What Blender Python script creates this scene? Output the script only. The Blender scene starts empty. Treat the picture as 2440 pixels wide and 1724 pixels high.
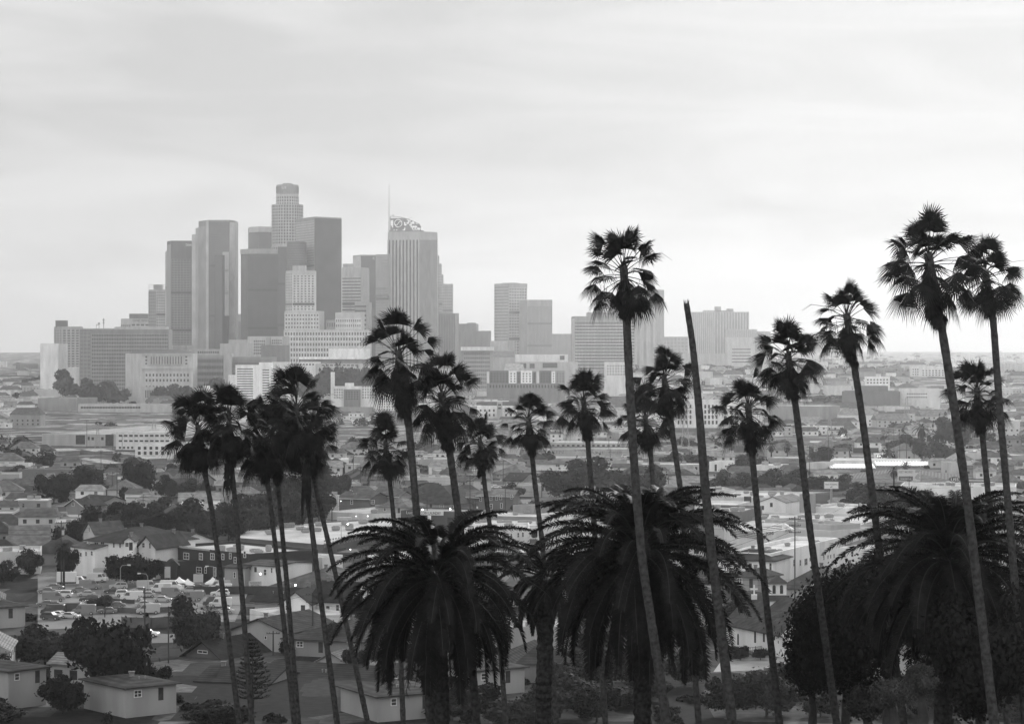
import bpy, math, random
from mathutils import Vector, Matrix, noise
import numpy as np
R = math.radians
SC = bpy.context.scene
COL = SC.collection

# ---------------------------------------------------------------- camera, world, sun, exposure
F, YH, H = 5680.0, 835.0, 60.0          # focal length in photo pixels, horizon row, eye height
cd = bpy.data.cameras.new('camera'); cam = bpy.data.objects.new('camera', cd); COL.objects.link(cam)
cam.location = (0, 0, H); cam.rotation_euler = (R(90), 0, 0)
cd.sensor_width = 36; cd.lens = 36*F/2440; cd.shift_y = -27/2440
cd.clip_start = .5; cd.clip_end = 40000
SC.camera = cam
SC.view_settings.view_transform = 'Standard'; SC.view_settings.look = 'None'
SC.view_settings.exposure = 0.85; SC.view_settings.gamma = 1
SUN_EL, SUN_AZ = R(21), R(15)           # azimuth measured clockwise from +Y (the view direction)
W = bpy.data.worlds.new('World'); SC.world = W; W.use_nodes = True
nt = W.node_tree; nt.nodes.clear(); N = nt.nodes; LK = nt.links.new
sky = N.new('ShaderNodeTexSky'); sky.sky_type = 'NISHITA'; sky.sun_disc = False
sky.sun_elevation = SUN_EL; sky.sun_rotation = SUN_AZ; sky.dust_density = 6; sky.air_density = 1.5; sky.ozone_density = 1
bw = N.new('ShaderNodeRGBToBW'); LK(sky.outputs[0], bw.inputs[0])
tc = N.new('ShaderNodeTexCoord')
mp = N.new('ShaderNodeMapping'); mp.inputs['Scale'].default_value = (2.6, 1.0, 15); mp.inputs['Rotation'].default_value = (0, R(13), R(12))
LK(tc.outputs['Generated'], mp.inputs[0])
n1 = N.new('ShaderNodeTexNoise'); n1.inputs['Scale'].default_value = 2.4; n1.inputs['Detail'].default_value = 5
n1.inputs['Roughness'].default_value = .48; n1.inputs['Distortion'].default_value = .7
LK(mp.outputs[0], n1.inputs[0])
mr = N.new('ShaderNodeMapRange'); mr.inputs[1].default_value = .36; mr.inputs[2].default_value = .66
mr.inputs[3].default_value = .88; mr.inputs[4].default_value = 1.15; LK(n1.outputs[0], mr.inputs[0])
# overcast veil: pale in front where the sun sits behind cloud, darker overhead; brightness added behind the camera to fill walls facing it
nrm = N.new('ShaderNodeVectorMath'); nrm.operation = 'NORMALIZE'; LK(tc.outputs['Generated'], nrm.inputs[0])
dt = N.new('ShaderNodeVectorMath'); dt.operation = 'DOT_PRODUCT'; LK(nrm.outputs[0], dt.inputs[0])
sd = Vector((math.sin(SUN_AZ)*math.cos(R(8)), math.cos(SUN_AZ)*math.cos(R(8)), math.sin(R(8))))
dt.inputs[1].default_value = sd
dm = N.new('ShaderNodeMapRange'); dm.inputs[1].default_value = -1; dm.inputs[2].default_value = 1; LK(dt.outputs['Value'], dm.inputs[0])
veil = N.new('ShaderNodeValToRGB'); LK(dm.outputs[0], veil.inputs[0])
els = veil.color_ramp.elements
els[0].position = 0.0; els[0].color = (.78, .78, .78, 1)
els[1].position = 1.0; els[1].color = (.31, .31, .31, 1)
for p_, v_ in ((.25, .66), (.5, .34), (.62, .31), (.8, .37), (.93, .38), (.97, .34)):
    e = els.new(p_); e.color = (v_, v_, v_, 1)
mu = N.new('ShaderNodeMath'); mu.operation = 'MULTIPLY'; LK(veil.outputs[0], mu.inputs[0]); LK(mr.outputs[0], mu.inputs[1])
bg1 = N.new('ShaderNodeBackground'); LK(bw.outputs[0], bg1.inputs[0]); bg1.inputs[1].default_value = .05
bg2 = N.new('ShaderNodeBackground'); LK(mu.outputs[0], bg2.inputs[0]); bg2.inputs[1].default_value = 1.0
mx = N.new('ShaderNodeMixShader'); mx.inputs[0].default_value = .96
LK(bg1.outputs[0], mx.inputs[1]); LK(bg2.outputs[0], mx.inputs[2])
wo = N.new('ShaderNodeOutputWorld'); LK(mx.outputs[0], wo.inputs[0])
sl = bpy.data.lights.new('sun', 'SUN'); sl.energy = 1.3; sl.angle = R(10); sl.color = (1, 1, 1)
so = bpy.data.objects.new('sun', sl); COL.objects.link(so)
so.rotation_euler = Vector((math.sin(SUN_AZ)*math.cos(SUN_EL), math.cos(SUN_AZ)*math.cos(SUN_EL), math.sin(SUN_EL))).to_track_quat('Z', 'Y').to_euler()
so.location = (0, 0, 500)
SC.render.engine = 'CYCLES'
SC.cycles.volume_bounces = 1; SC.cycles.max_bounces = 4; SC.cycles.diffuse_bounces = 2; SC.cycles.glossy_bounces = 2
SC.cycles.transparent_max_bounces = 6; SC.cycles.use_denoising = True

# ---------------------------------------------------------------- helpers
def smooth(a, b, t):
    t = min(1, max(0, (t-a)/(b-a))); return t*t*(3-2*t)
def g(x, y):
    """height of the terrain"""
    if y < 375: 
        z = 58.2 - .1575*max(y, 0) - max(0, abs(x)-60)*.0
        return max(0, z) if y < 360 else z*(1-smooth(360, 375, y))
    z = 30*smooth(2750, 3500, y)*(1-.6*smooth(500, 1300, x)) + (8+6*noise.noise(Vector((x*.002, y*.002, 0))))*smooth(4500, 5500, y)
    z2 = 50 + 9*noise.noise(Vector((x*.0011, y*.0006, 3.3)))
    t = smooth(5600, 8300, y)
    return z*(1-t) + z2*t
def DG(row):
    """distance at which the ground crosses a photo row"""
    if row <= 842: return 8000.
    lo, hi = 375., 9000.
    for _ in range(60):
        m = (lo+hi)/2
        if H-(row-YH)*m/F > g(0, m) + (0 if m < 2700 else 0): lo = m
        else: hi = m
    return lo
def PX(px, D): return (px-1220)*D/F
def PZ(row, D): return H-(row-YH)*D/F
def P(px, row, D): return Vector((PX(px, D), D, PZ(row, D)))

class MB:
    def __init__(s): s.v = []; s.f = []; s.m = []
    def add(s, vs, fs, mi=0):
        o = len(s.v); s.v.extend([tuple(v) for v in vs]); s.f.extend([tuple(i+o for i in f) for f in fs]); s.m.extend([mi]*len(fs)); return s
    def box(s, x0, x1, y0, y1, z0, z1, mi=0):
        return s.add([(x0,y0,z0),(x1,y0,z0),(x1,y1,z0),(x0,y1,z0),(x0,y0,z1),(x1,y0,z1),(x1,y1,z1),(x0,y1,z1)],
              [(0,3,2,1),(4,5,6,7),(0,1,5,4),(1,2,6,5),(2,3,7,6),(3,0,4,7)], mi)
    def fb(s, a, b, s0, s1, z0, z1, d0, d1, mi=0):
        """box on the vertical face a-b (outward = to the observer's side when a is left of b)"""
        ax, ay = a[0], a[1]; dx, dy = b[0]-ax, b[1]-ay; L = math.hypot(dx, dy); ux, uy = dx/L, dy/L; nx, ny = uy, -ux
        def q(t, d, z): return (ax+ux*t+nx*d, ay+uy*t+ny*d, z)
        return s.add([q(s0,d1,z0),q(s1,d1,z0),q(s1,d0,z0),q(s0,d0,z0),q(s0,d1,z1),q(s1,d1,z1),q(s1,d0,z1),q(s0,d0,z1)],
              [(0,3,2,1),(4,5,6,7),(0,1,5,4),(1,2,6,5),(2,3,7,6),(3,0,4,7)], mi)
    def prism(s, poly, z0, z1, mi=0):
        n = len(poly); vs = [(p[0],p[1],z0) for p in poly]+[(p[0],p[1],z1) for p in poly]
        return s.add(vs, [tuple(range(n-1,-1,-1)), tuple(range(n,2*n))]+[(i,(i+1)%n,n+(i+1)%n,n+i) for i in range(n)], mi)
    def tube(s, pts, rad, n=6, mi=0, cap=True):
        pts = [Vector(p) for p in pts]; k = len(pts); rad = rad if hasattr(rad, '__len__') else [rad]*k
        vs = []; up = None
        for i, p in enumerate(pts):
            t = (pts[min(i+1,k-1)]-pts[max(i-1,0)]).normalized()
            if up is None: up = t.orthogonal().normalized()
            up = (up-t*up.dot(t)).normalized(); sd_ = t.cross(up)
            for j in range(n):
                a = 2*math.pi*j/n; vs.append(p+(up*math.cos(a)+sd_*math.sin(a))*rad[i])
        fs = [(i*n+j, i*n+(j+1)%n, (i+1)*n+(j+1)%n, (i+1)*n+j) for i in range(k-1) for j in range(n)]
        if cap: fs += [tuple(range(n-1,-1,-1)), tuple(range((k-1)*n, k*n))]
        return s.add(vs, fs, mi)
    def mesh(s, name, mats, smooth_=False):
        me = bpy.data.meshes.new(name); me.from_pydata(s.v, [], s.f)
        for m in (mats if isinstance(mats, (list, tuple)) else [mats]): me.materials.append(m)
        if any(s.m): me.polygons.foreach_set('material_index', s.m)
        if smooth_: me.polygons.foreach_set('use_smooth', [True]*len(s.f))
        me.update(); return me
    def build(s, name, mats, parent=None, off=None, smooth_=False):
        if off is not None: s.v = [(v[0]-off[0], v[1]-off[1], v[2]-off[2]) for v in s.v]
        o = bpy.data.objects.new(name, s.mesh(name, mats, smooth_)); COL.objects.link(o)
        if parent: o.parent = parent
        return o
def tag(o, label=None, cat=None, group=None, kind=None):
    if label: o['label'] = label
    if cat: o['category'] = cat
    if group: o['group'] = group
    if kind: o['kind'] = kind
    return o
def empty(name, loc, label=None, cat=None, group=None, rz=0):
    o = bpy.data.objects.new(name, None); COL.objects.link(o); o.location = loc; o.rotation_euler = (0,0,rz)
    o.empty_display_size = .5
    return tag(o, label, cat, group)
def copy_tree(o, parent=None):
    c = o.copy(); COL.objects.link(c); c.parent = parent
    for ch in list(KIDS.get(o.name, [])):
        copy_tree(ch, c)
    return c
KIDS = {}
def index_kids(o):
    KIDS[o.name] = list(o.children)
    for c in KIDS[o.name]: index_kids(c)

_mats = {}
def M(v, rough=.85, amt=.18, scale=.6, kind='n', spec=.3, key=''):
    """grey paint, plaster, stone or roofing with uneven weathering; v = base grey"""
    k = (round(v, 3), rough, amt, scale, kind, key)
    if k in _mats: return _mats[k]
    m = bpy.data.materials.new(kind+'_grey_%d' % int(v*1000)); m.use_nodes = True
    t = m.node_tree; b = t.nodes['Principled BSDF']; L = t.links.new
    b.inputs['Roughness'].default_value = rough; b.inputs['Specular IOR Level'].default_value = spec
    co = t.nodes.new('ShaderNodeTexCoord'); src = co.outputs['Object']
    n = t.nodes.new('ShaderNodeTexNoise'); n.inputs['Scale'].default_value = scale; n.inputs['Detail'].default_value = 6
    if kind == 'streak' or kind == 'wall':
        mpp = t.nodes.new('ShaderNodeMapping'); mpp.inputs['Scale'].default_value = (1, 1, .22); L(src, mpp.inputs[0]); L(mpp.outputs[0], n.inputs[0])
    else: L(src, n.inputs[0])
    r = t.nodes.new('ShaderNodeMapRange'); L(n.outputs[0], r.inputs[0])
    r.inputs[1].default_value = .3; r.inputs[2].default_value = .7
    r.inputs[3].default_value = v*(1-amt); r.inputs[4].default_value = v*(1+amt)
    out = r.outputs[0]
    if kind in ('brick', 'shingle', 'rings', 'siding'):
        wv = t.nodes.new('ShaderNodeTexWave'); wv.wave_type = 'BANDS'; wv.bands_direction = 'Z'
        wv.inputs['Scale'].default_value = {'brick': 1.6, 'shingle': 1.3, 'rings': 2.2, 'siding': 1.3}[kind]
        wv.inputs['Distortion'].default_value = 1.2 if kind != 'siding' else .1; wv.inputs['Detail'].default_value = 3; L(src, wv.inputs[0])
        mm = t.nodes.new('ShaderNodeMapRange'); L(wv.outputs['Fac'], mm.inputs[0]); mm.inputs[3].default_value = .68; mm.inputs[4].default_value = 1.2
        mu_ = t.nodes.new('ShaderNodeMath'); mu_.operation = 'MULTIPLY'; L(out, mu_.inputs[0]); L(mm.outputs[0], mu_.inputs[1]); out = mu_.outputs[0]
    L(out, b.inputs['Base Color'])
    bp = t.nodes.new('ShaderNodeBump'); bp.inputs['Strength'].default_value = .25; L(n.outputs[0], bp.inputs['Height']); L(bp.outputs[0], b.inputs['Normal'])
    _mats[k] = m; return m
def wallm(v): return M(v, .85, .16, .25, 'wall')
def roofm(v): return M(v*.6, .95, .35, .5, 'shingle', .06)
def flatroof(v): return M(v, .9, .28, .12, 'flat')
def leafm(v, key='leaf'): return M(v, .7, .55, .9, key, .05, key)
GLASS = M(.05, .15, .5, .8, 'glass', .6)
def glassm(v): return M(v, .3, .3, .035, 'glass', .5)
TRIM = M(.7, .6, .1, 1, 'trim')
DARK = M(.03, .8, .3, 1, 'dark')
METAL = M(.3, .45, .2, 3, 'metal')
WOOD = M(.055, .9, .35, 1.5, 'streak')
def emit(v):
    m = bpy.data.materials.new('lamp_glow'); m.use_nodes = True; b = m.node_tree.nodes['Principled BSDF']
    b.inputs['Base Color'].default_value = (.8,.8,.8,1); b.inputs['Emission Color'].default_value = (1,1,1,1); b.inputs['Emission Strength'].default_value = v
    return m
GLOW = emit(9)

SCREEN = []      # (x0, y0, x1, y1, D) of what is already built, in photo pixels
FOOT = []        # (x, y, r)
LAND = []        # landmarks used in the labels of the many small things: (phrase, px, D)
PARTNAMES = {'penthouse','roof_fascia','cornice','side_shaft','belt_course','lower_stage','wing','bay','roof_box','lift_tower','base_storey','screen_wall'}
LASTB = []
def offs(o):
    v = o.location.copy()
    while o.parent: o = o.parent; v = v+o.location
    return v
def inset(poly, d):
    n = len(poly); out = []
    for i in range(n):
        p0, p1, p2 = Vector(poly[i-1]), Vector(poly[i]), Vector(poly[(i+1) % n])
        e1 = (p1-p0).normalized(); e2 = (p2-p1).normalized()
        n1_ = Vector((-e1.y, e1.x)); n2_ = Vector((-e2.y, e2.x)); b = (n1_+n2_)
        b = b/max(.3, b.length_squared)*2; out.append(tuple(p1+b*d))
    return out
_wm = {}
def window(root, a, b, s, z, w, h, style='dark', name='window'):
    """one window: a frame proud of the wall, its pane a child"""
    off = offs(root)
    dx, dy = b[0]-a[0], b[1]-a[1]; L = math.hypot(dx, dy); ux, uy = dx/L, dy/L
    k = (round(w, 1), round(h, 1), style)
    if k not in _wm:
        t = min(.14, w*.12)
        if style == 'dark':
            m = MB().box(-w/2, w/2, -.04, .05, -h/2, h/2); _wm[k] = (m.mesh('window', GLASS), None)
        else:
            fm = MB().box(-w/2, w/2, -.09, .02, h/2-t, h/2).box(-w/2, w/2, -.13, .02, -h/2, -h/2+t)
            fm.box(-w/2, -w/2+t, -.09, .02, -h/2+t, h/2-t).box(w/2-t, w/2, -.09, .02, -h/2+t, h/2-t)
            if w > 1.3: fm.box(-t*.35, t*.35, -.07, .02, -h/2+t, h/2-t)
            if h > 1.2: fm.box(-w/2+t, -t*.36 if w > 1.3 else w/2-t, -.06, .02, -t*.3, t*.3)
            if h > 1.2 and w > 1.3: fm.box(t*.36, w/2-t, -.06, .02, -t*.3, t*.3)
            pm = MB().box(-w/2+t, w/2-t, -.03, .02, -h/2+t, h/2-t)
            _wm[k] = (fm.mesh('window', TRIM if style == 'trim' else M(.16)), pm.mesh('pane', GLASS))
    fm, pm = _wm[k]
    o = bpy.data.objects.new(name, fm); COL.objects.link(o); o.parent = root
    o.location = (a[0]+ux*s-off[0], a[1]+uy*s-off[1], z-off[2]); o.rotation_euler = (0, 0, math.atan2(uy, ux))
    if pm:
        q = bpy.data.objects.new('pane', pm); COL.objects.link(q); q.parent = o
    return o
def text(root, body, a, b, s0, s1, z0, z1, mat, d=.25, name='lettering'):
    """raised letters on the face a-b"""
    cu = bpy.data.curves.new('t', 'FONT'); cu.body = body; cu.size = 1; cu.extrude = .04; cu.offset = .012; cu.resolution_u = 2
    o = bpy.data.objects.new('t', cu); COL.objects.link(o)
    dg = bpy.context.evaluated_depsgraph_get(); me = bpy.data.meshes.new_from_object(o.evaluated_get(dg)); bpy.data.objects.remove(o)
    xs = [v.co.x for v in me.vertices]; ys = [v.co.y for v in me.vertices]
    x0, x1, y0, y1 = min(xs), max(xs), min(ys), max(ys)
    ax, ay = a[0], a[1]; dx, dy = b[0]-ax, b[1]-ay; L = math.hypot(dx, dy); ux, uy = dx/L, dy/L; nx, ny = uy, -ux
    off = offs(root)
    for v in me.vertices:
        t = s0+(v.co.x-x0)/(x1-x0)*(s1-s0); z = z0+(v.co.y-y0)/(y1-y0)*(z1-z0); e = d+v.co.z
        v.co = (ax+ux*t+nx*e-off[0], ay+uy*t+ny*e-off[1], z-off[2])
    me.materials.clear(); me.materials.append(mat)
    q = bpy.data.objects.new(name, me); COL.objects.link(q); q.parent = root
    return q

def bld(name, label, cat, pts, top, base=None, depth=None, styles=None, wall=.5, rv=.4, roof=('flat',), wins=(), zb=None,
        group=None, sn=None, units=0, seed=0, wstyle='trim', signs=(), proud=.3, screen=True, wallkind='wall'):
    """pts: front corners (photo column, distance) from one end to the other; top/base: photo rows at the first corner's distance"""
    rnd = random.Random(seed*7+int(pts[0][0]))
    D0 = pts[0][1]
    if D0 is None: D0 = DG(base)
    pts = [(p, D0 if d is None else (D0+d if abs(d) < 200 and d != D0 and D0 > 200 and d < D0*.4 else d)) for p, d in pts]
    fr = [Vector((PX(p, d), d)) for p, d in pts]
    z1 = PZ(top, D0)
    gz = min([g(p.x, p.y) for p in fr])
    z0 = (gz-1.5) if zb is None else zb
    if len(fr) == 2:
        e = (fr[1]-fr[0]).normalized(); nb = Vector((-e.y, e.x)); dp = depth or 15
        poly = [fr[0], fr[1], fr[1]+nb*dp, fr[0]+nb*dp]
    elif len(fr) == 3 and not depth:
        poly = fr+[fr[0]+fr[2]-fr[1]]
    else:
        dp = depth or 20; poly = fr+[fr[-1]+Vector((0, dp)), fr[0]+Vector((0, dp))]
    poly = [tuple(p) for p in poly]
    cx = sum(p[0] for p in poly)/len(poly); cy = sum(p[1] for p in poly)/len(poly)
    off = Vector((cx, cy, max(z0, gz)))
    if name in PARTNAMES and LASTB:
        root = empty(name, off-LASTB[0].location); root.parent = LASTB[0]
    else:
        root = empty(name, off, label, cat, group); LASTB[:] = [root]
    styles = styles or []
    wm = styles[0][-1] if False else (M(wall, .85, .16, .25, wallkind) if wallkind != 'wall' else wallm(wall))
    kind = roof[0]
    if kind == 'flat':
        ins = inset(poly, min(.5, (z1-z0)*.05)); ph = min(.9, (z1-z0)*.08); n = len(poly)
        w = MB(); vs = [(p[0],p[1],z0) for p in poly]+[(p[0],p[1],z1) for p in poly]+[(p[0],p[1],z1) for p in ins]+[(p[0],p[1],z1-ph) for p in ins]
        fs = [tuple(range(n-1,-1,-1))]
        for i in range(n):
            j = (i+1) % n
            fs += [(i,j,n+j,n+i), (n+i,n+j,2*n+j,2*n+i), (2*n+i,2*n+j,3*n+j,3*n+i)]
        w.add(vs, fs); w.build('wall', wm, root, off)
        ins2 = inset(poly, min(.5, (z1-z0)*.05)-.004)
        MB().prism(ins2, z1-ph-.25, z1-ph).build('roof', flatroof(rv), root, off)
        for _ in range(units):
            t = rnd.uniform(.12, .88); u = rnd.uniform(.15, .85)
            A, B, Cc, Dd = [Vector(q) for q in (poly[0], poly[1] if len(poly) == 4 else poly[-3], poly[-2], poly[-1])]
            q = A.lerp(B, t).lerp(Dd.lerp(Cc, t), u); sx = rnd.uniform(.6, 1.6); hh = rnd.uniform(.7, 1.6)
            mm = MB(); mm.box(q.x-sx, q.x+sx, q.y-.7, q.y+.7, z1-ph+.25, z1-ph+hh); mm.box(q.x-sx*.7, q.x+sx*.7, q.y-.5, q.y+.5, z1-ph+hh, z1-ph+hh+.15)
            mm.box(q.x-sx*.8, q.x+sx*.8, q.y-.4, q.y+.4, z1-ph-.05, z1-ph+.25)
            mm.build('vent_unit', METAL, root, off)
    else:
        A, B, Cc, Dd = [Vector((p[0], p[1], 0)) for p in poly[:4]]
        w = MB(); w.prism(poly[:4], z0, z1)
        o = roof[2] if len(roof) > 2 else .6
        ridge = roof[1]
        dmid = (A.y+B.y+Cc.y+Dd.y)/4
        ux = (B-A).normalized(); uy = (Dd-A).normalized()
        a, b, c, d = A-ux*o-uy*o, B+ux*o-uy*o, Cc+ux*o+uy*o, Dd-ux*o+uy*o
        e0 = z1-.02
        if kind == 'gy':
            zr = PZ(ridge, (A.y+B.y)/2)
            r1, r2 = (a+b)/2, (d+c)/2
            w.add([(A.x,A.y,z1),(B.x,B.y,z1),((A.x+B.x)/2,(A.y+B.y)/2,zr-.1),(Dd.x,Dd.y,z1),(Cc.x,Cc.y,z1),((Dd.x+Cc.x)/2,(Dd.y+Cc.y)/2,zr-.1)], [(0,1,2),(4,3,5)])
        elif kind == 'gx':
            zr = PZ(ridge, dmid); r1, r2 = (a+d)/2, (b+c)/2
            w.add([(A.x,A.y,z1),(Dd.x,Dd.y,z1),((A.x+Dd.x)/2,(A.y+Dd.y)/2,zr-.1),(B.x,B.y,z1),(Cc.x,Cc.y,z1),((B.x+Cc.x)/2,(B.y+Cc.y)/2,zr-.1)], [(1,0,2),(3,4,5)])
        else:
            zr = PZ(ridge, dmid); wx = (b-a).length; wy = (d-a).length
            if wx >= wy: r1 = (a+d)/2+ux*wy/2*.9; r2 = (b+c)/2-ux*wy/2*.9
            else: r1 = (a+b)/2+uy*wx/2*.9; r2 = (d+c)/2-uy*wx/2*.9
        w.build('wall', wm, root, off)
        th = .22
        drop = (zr-z1)*o/max(1, ((b-a).length if kind == 'gy' else (d-a).length)/2)
        e0 = z1-drop+.05
        lo = [(q.x,q.y,e0) for q in (a,b,c,d)]; hi = [(q.x,q.y,e0+th) for q in (a,b,c,d)]
        rr = [(r1.x,r1.y,zr), (r2.x,r2.y,zr)]; rh = [(r1.x,r1.y,zr+th), (r2.x,r2.y,zr+th)]
        m = MB()
        vs = lo+hi+rr+rh   # 0-3 4-7 8,9 10,11
        if kind == 'gy':
            fs = [(4,10,11,7),(10,5,6,11),(0,3,9,8),(8,9,2,1),(0,8,10,4),(8,1,5,10),(3,7,11,9),(9,11,6,2),(0,4,7,3),(1,2,6,5)]
        elif kind == 'gx':
            fs = [(4,5,11,10),(10,11,6,7),(1,0,8,9),(3,2,9,8),(0,4,10,8),(8,10,7,3),(1,9,11,5),(9,2,6,11),(0,1,5,4),(3,7,6,2)]
        elif (b-a).length >= (d-a).length:
            fs = [(4,5,11,10),(5,6,11),(6,7,10,11),(7,4,10),(0,1,5,4),(1,2,6,5),(2,3,7,6),(3,0,4,7),(0,3,2,1)]
        else:
            fs = [(4,5,10),(5,6,11,10),(6,7,11),(7,4,10,11),(0,1,5,4),(1,2,6,5),(2,3,7,6),(3,0,4,7),(0,3,2,1)]
        m.add(vs, fs); m.build('roof', roofm(rv), root, off)
        if kind in ('gy', 'gx') and roof[-1] == 'trim':
            t = MB()
            if kind == 'gy': t.tube([(a.x,a.y-.05,e0+.1),(r1.x,r1.y-.05,zr+.12),(b.x,b.y-.05,e0+.1)], .13, 4)
            else: t.tube([(a.x,a.y-.05,e0+.1),(b.x,b.y-.05,e0+.1)], .13, 4)
            t.build('roof_trim', TRIM, root, off)
    # a plain near house still has windows, a door and a chimney or pipes
    if kind != 'flat' and D0 < 1150 and name in ('house', 'garage', 'shed'):
        for fi in range(len(fr)-1):
            L = (fr[fi+1]-fr[fi]).length; hgt = z1-max(z0, gz)
            if not wins and hgt > 1.8:
                nn_ = max(2, int(L/4.2))
                for k in range(nn_):
                    door = (k == nn_//2 and hgt > 2.4); wd = .95 if door else rnd.choice((1.1, 1.5)); ht = 2.1 if door else 1.25
                    ht = min(ht, hgt*.7)
                    window(root, fr[fi], fr[fi+1], L*(k+.5+rnd.uniform(-.12,.12))/nn_, (z1-.35-ht/2), wd, ht, 'dark' if door else wstyle, 'door' if door else 'window')
        mid = (r1+r2)/2; rr_ = rnd.uniform(-.35,.35); q = Vector((mid.x+(r2.x-r1.x)*rr_, mid.y+(r2.y-r1.y)*rr_))
        MB().box(q.x-.4, q.x+.4, q.y-.35, q.y+.35, zr-1.2, zr+.9).box(q.x-.5, q.x+.5, q.y-.45, q.y+.45, zr+.9, zr+1.05).build('chimney', M(.2,.9,.3,2,'brick'), root, off)
        for _ in range(2):
            u_ = rnd.uniform(.2,.8); q = Vector((a.x,a.y)).lerp(Vector((b.x,b.y)), u_).lerp(Vector((mid.x,mid.y)), .55); zq = e0+(zr-e0)*.5
            MB().tube([(q.x,q.y,zq-.3),(q.x,q.y,zq+.75)], .09, 6).tube([(q.x,q.y,zq+.75),(q.x,q.y,zq+.9)], .15, 6).build('vent_pipe', METAL, root, off)
    # facade relief
    frm = {}
    for i, st in enumerate(styles):
        if st is None or i >= len(fr)-1: continue
        a, b = fr[i], fr[i+1]; L = (b-a).length; typ = st[0]
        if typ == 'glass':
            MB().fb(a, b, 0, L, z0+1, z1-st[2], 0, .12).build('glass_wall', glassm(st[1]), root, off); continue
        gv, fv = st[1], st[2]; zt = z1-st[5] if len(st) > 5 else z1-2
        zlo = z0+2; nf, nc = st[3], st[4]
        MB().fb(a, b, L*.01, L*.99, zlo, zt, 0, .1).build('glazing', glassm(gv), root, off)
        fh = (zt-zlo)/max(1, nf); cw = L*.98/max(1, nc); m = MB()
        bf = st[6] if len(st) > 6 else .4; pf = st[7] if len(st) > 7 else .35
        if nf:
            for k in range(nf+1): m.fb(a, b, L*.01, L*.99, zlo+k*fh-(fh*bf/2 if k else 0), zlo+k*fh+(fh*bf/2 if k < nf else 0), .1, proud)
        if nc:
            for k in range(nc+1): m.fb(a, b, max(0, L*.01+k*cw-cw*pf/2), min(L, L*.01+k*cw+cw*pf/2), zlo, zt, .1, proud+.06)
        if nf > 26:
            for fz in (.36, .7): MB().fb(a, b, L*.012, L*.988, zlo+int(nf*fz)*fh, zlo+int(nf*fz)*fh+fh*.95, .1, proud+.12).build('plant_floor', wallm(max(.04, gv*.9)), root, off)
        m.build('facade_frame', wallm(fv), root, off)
    for wn in wins:
        x0, y0, x1, y1 = wn[:4]; xm = (x0+x1)/2
        fi = 0
        for i in range(len(pts)-1):
            if pts[i][0] <= xm <= pts[i+1][0]: fi = i
        (pa, da), (pb, db) = pts[fi], pts[fi+1]
        t = (xm-pa)/(pb-pa); Dm = da+(db-da)*t
        # the fraction along the face, with perspective
        X = PX(xm, 1); ax, ay, bx, by = fr[fi].x, fr[fi].y, fr[fi+1].x, fr[fi+1].y
        den = (bx-ax)-X*(by-ay); t = (X*ay-ax)/den if abs(den) > 1e-6 else t
        Dm = ay+(by-ay)*t; L = (fr[fi+1]-fr[fi]).length
        cosf = abs(bx-ax)/L
        window(root, fr[fi], fr[fi+1], t*L, (PZ(y0, Dm)+PZ(y1, Dm))/2, max(.3, (x1-x0)*Dm/F/max(.3, cosf)), (y1-y0)*Dm/F, wn[4] if len(wn) > 4 else wstyle, wn[5] if len(wn) > 5 else 'window')
    for sg in signs:
        body, x0, y0, x1, y1, gv = sg[:6]
        fi = 0
        for i in range(len(pts)-1):
            if pts[i][0] <= (x0+x1)/2 <= pts[i+1][0]: fi = i
        (pa, da), (pb, db) = pts[fi], pts[fi+1]; L = (fr[fi+1]-fr[fi]).length
        t0, t1 = (x0-pa)/(pb-pa)*L, (x1-pa)/(pb-pa)*L
        text(root, body, fr[fi], fr[fi+1], t0, t1, PZ(y1, da), PZ(y0, da), M(gv, .7, .05), proud+.2)
    if screen:
        xs = [p for p, d in pts]; SCREEN.append((min(xs)-2, (roof[1] if len(roof) > 1 else top)-4, max(xs)+2, base or YH+(H-g(cx, cy))*F/cy+2, min(d for p, d in pts)))
    FOOT.append((cx, cy, max((Vector(p)-Vector((cx, cy))).length for p in poly)))
    if sn: LAND.append((sn, sum(p for p, d in pts)/len(pts), cy))
    root['_z1'] = z1; root['_zb'] = z0
    return root
def autowins(x0, y0, x1, y1, nc, nr, fw=.5, fh=.55, skip=None):
    out = []; cw = (x1-x0)/nc; rh = (y1-y0)/nr
    for r in range(nr):
        for c in range(nc):
            if skip and (c, r) in skip: continue
            cx = x0+cw*(c+.5); cy = y0+rh*(r+.5); out.append((cx-cw*fw/2, cy-rh*fh/2, cx+cw*fw/2, cy+rh*fh/2, 'dark'))
    return out
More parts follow.
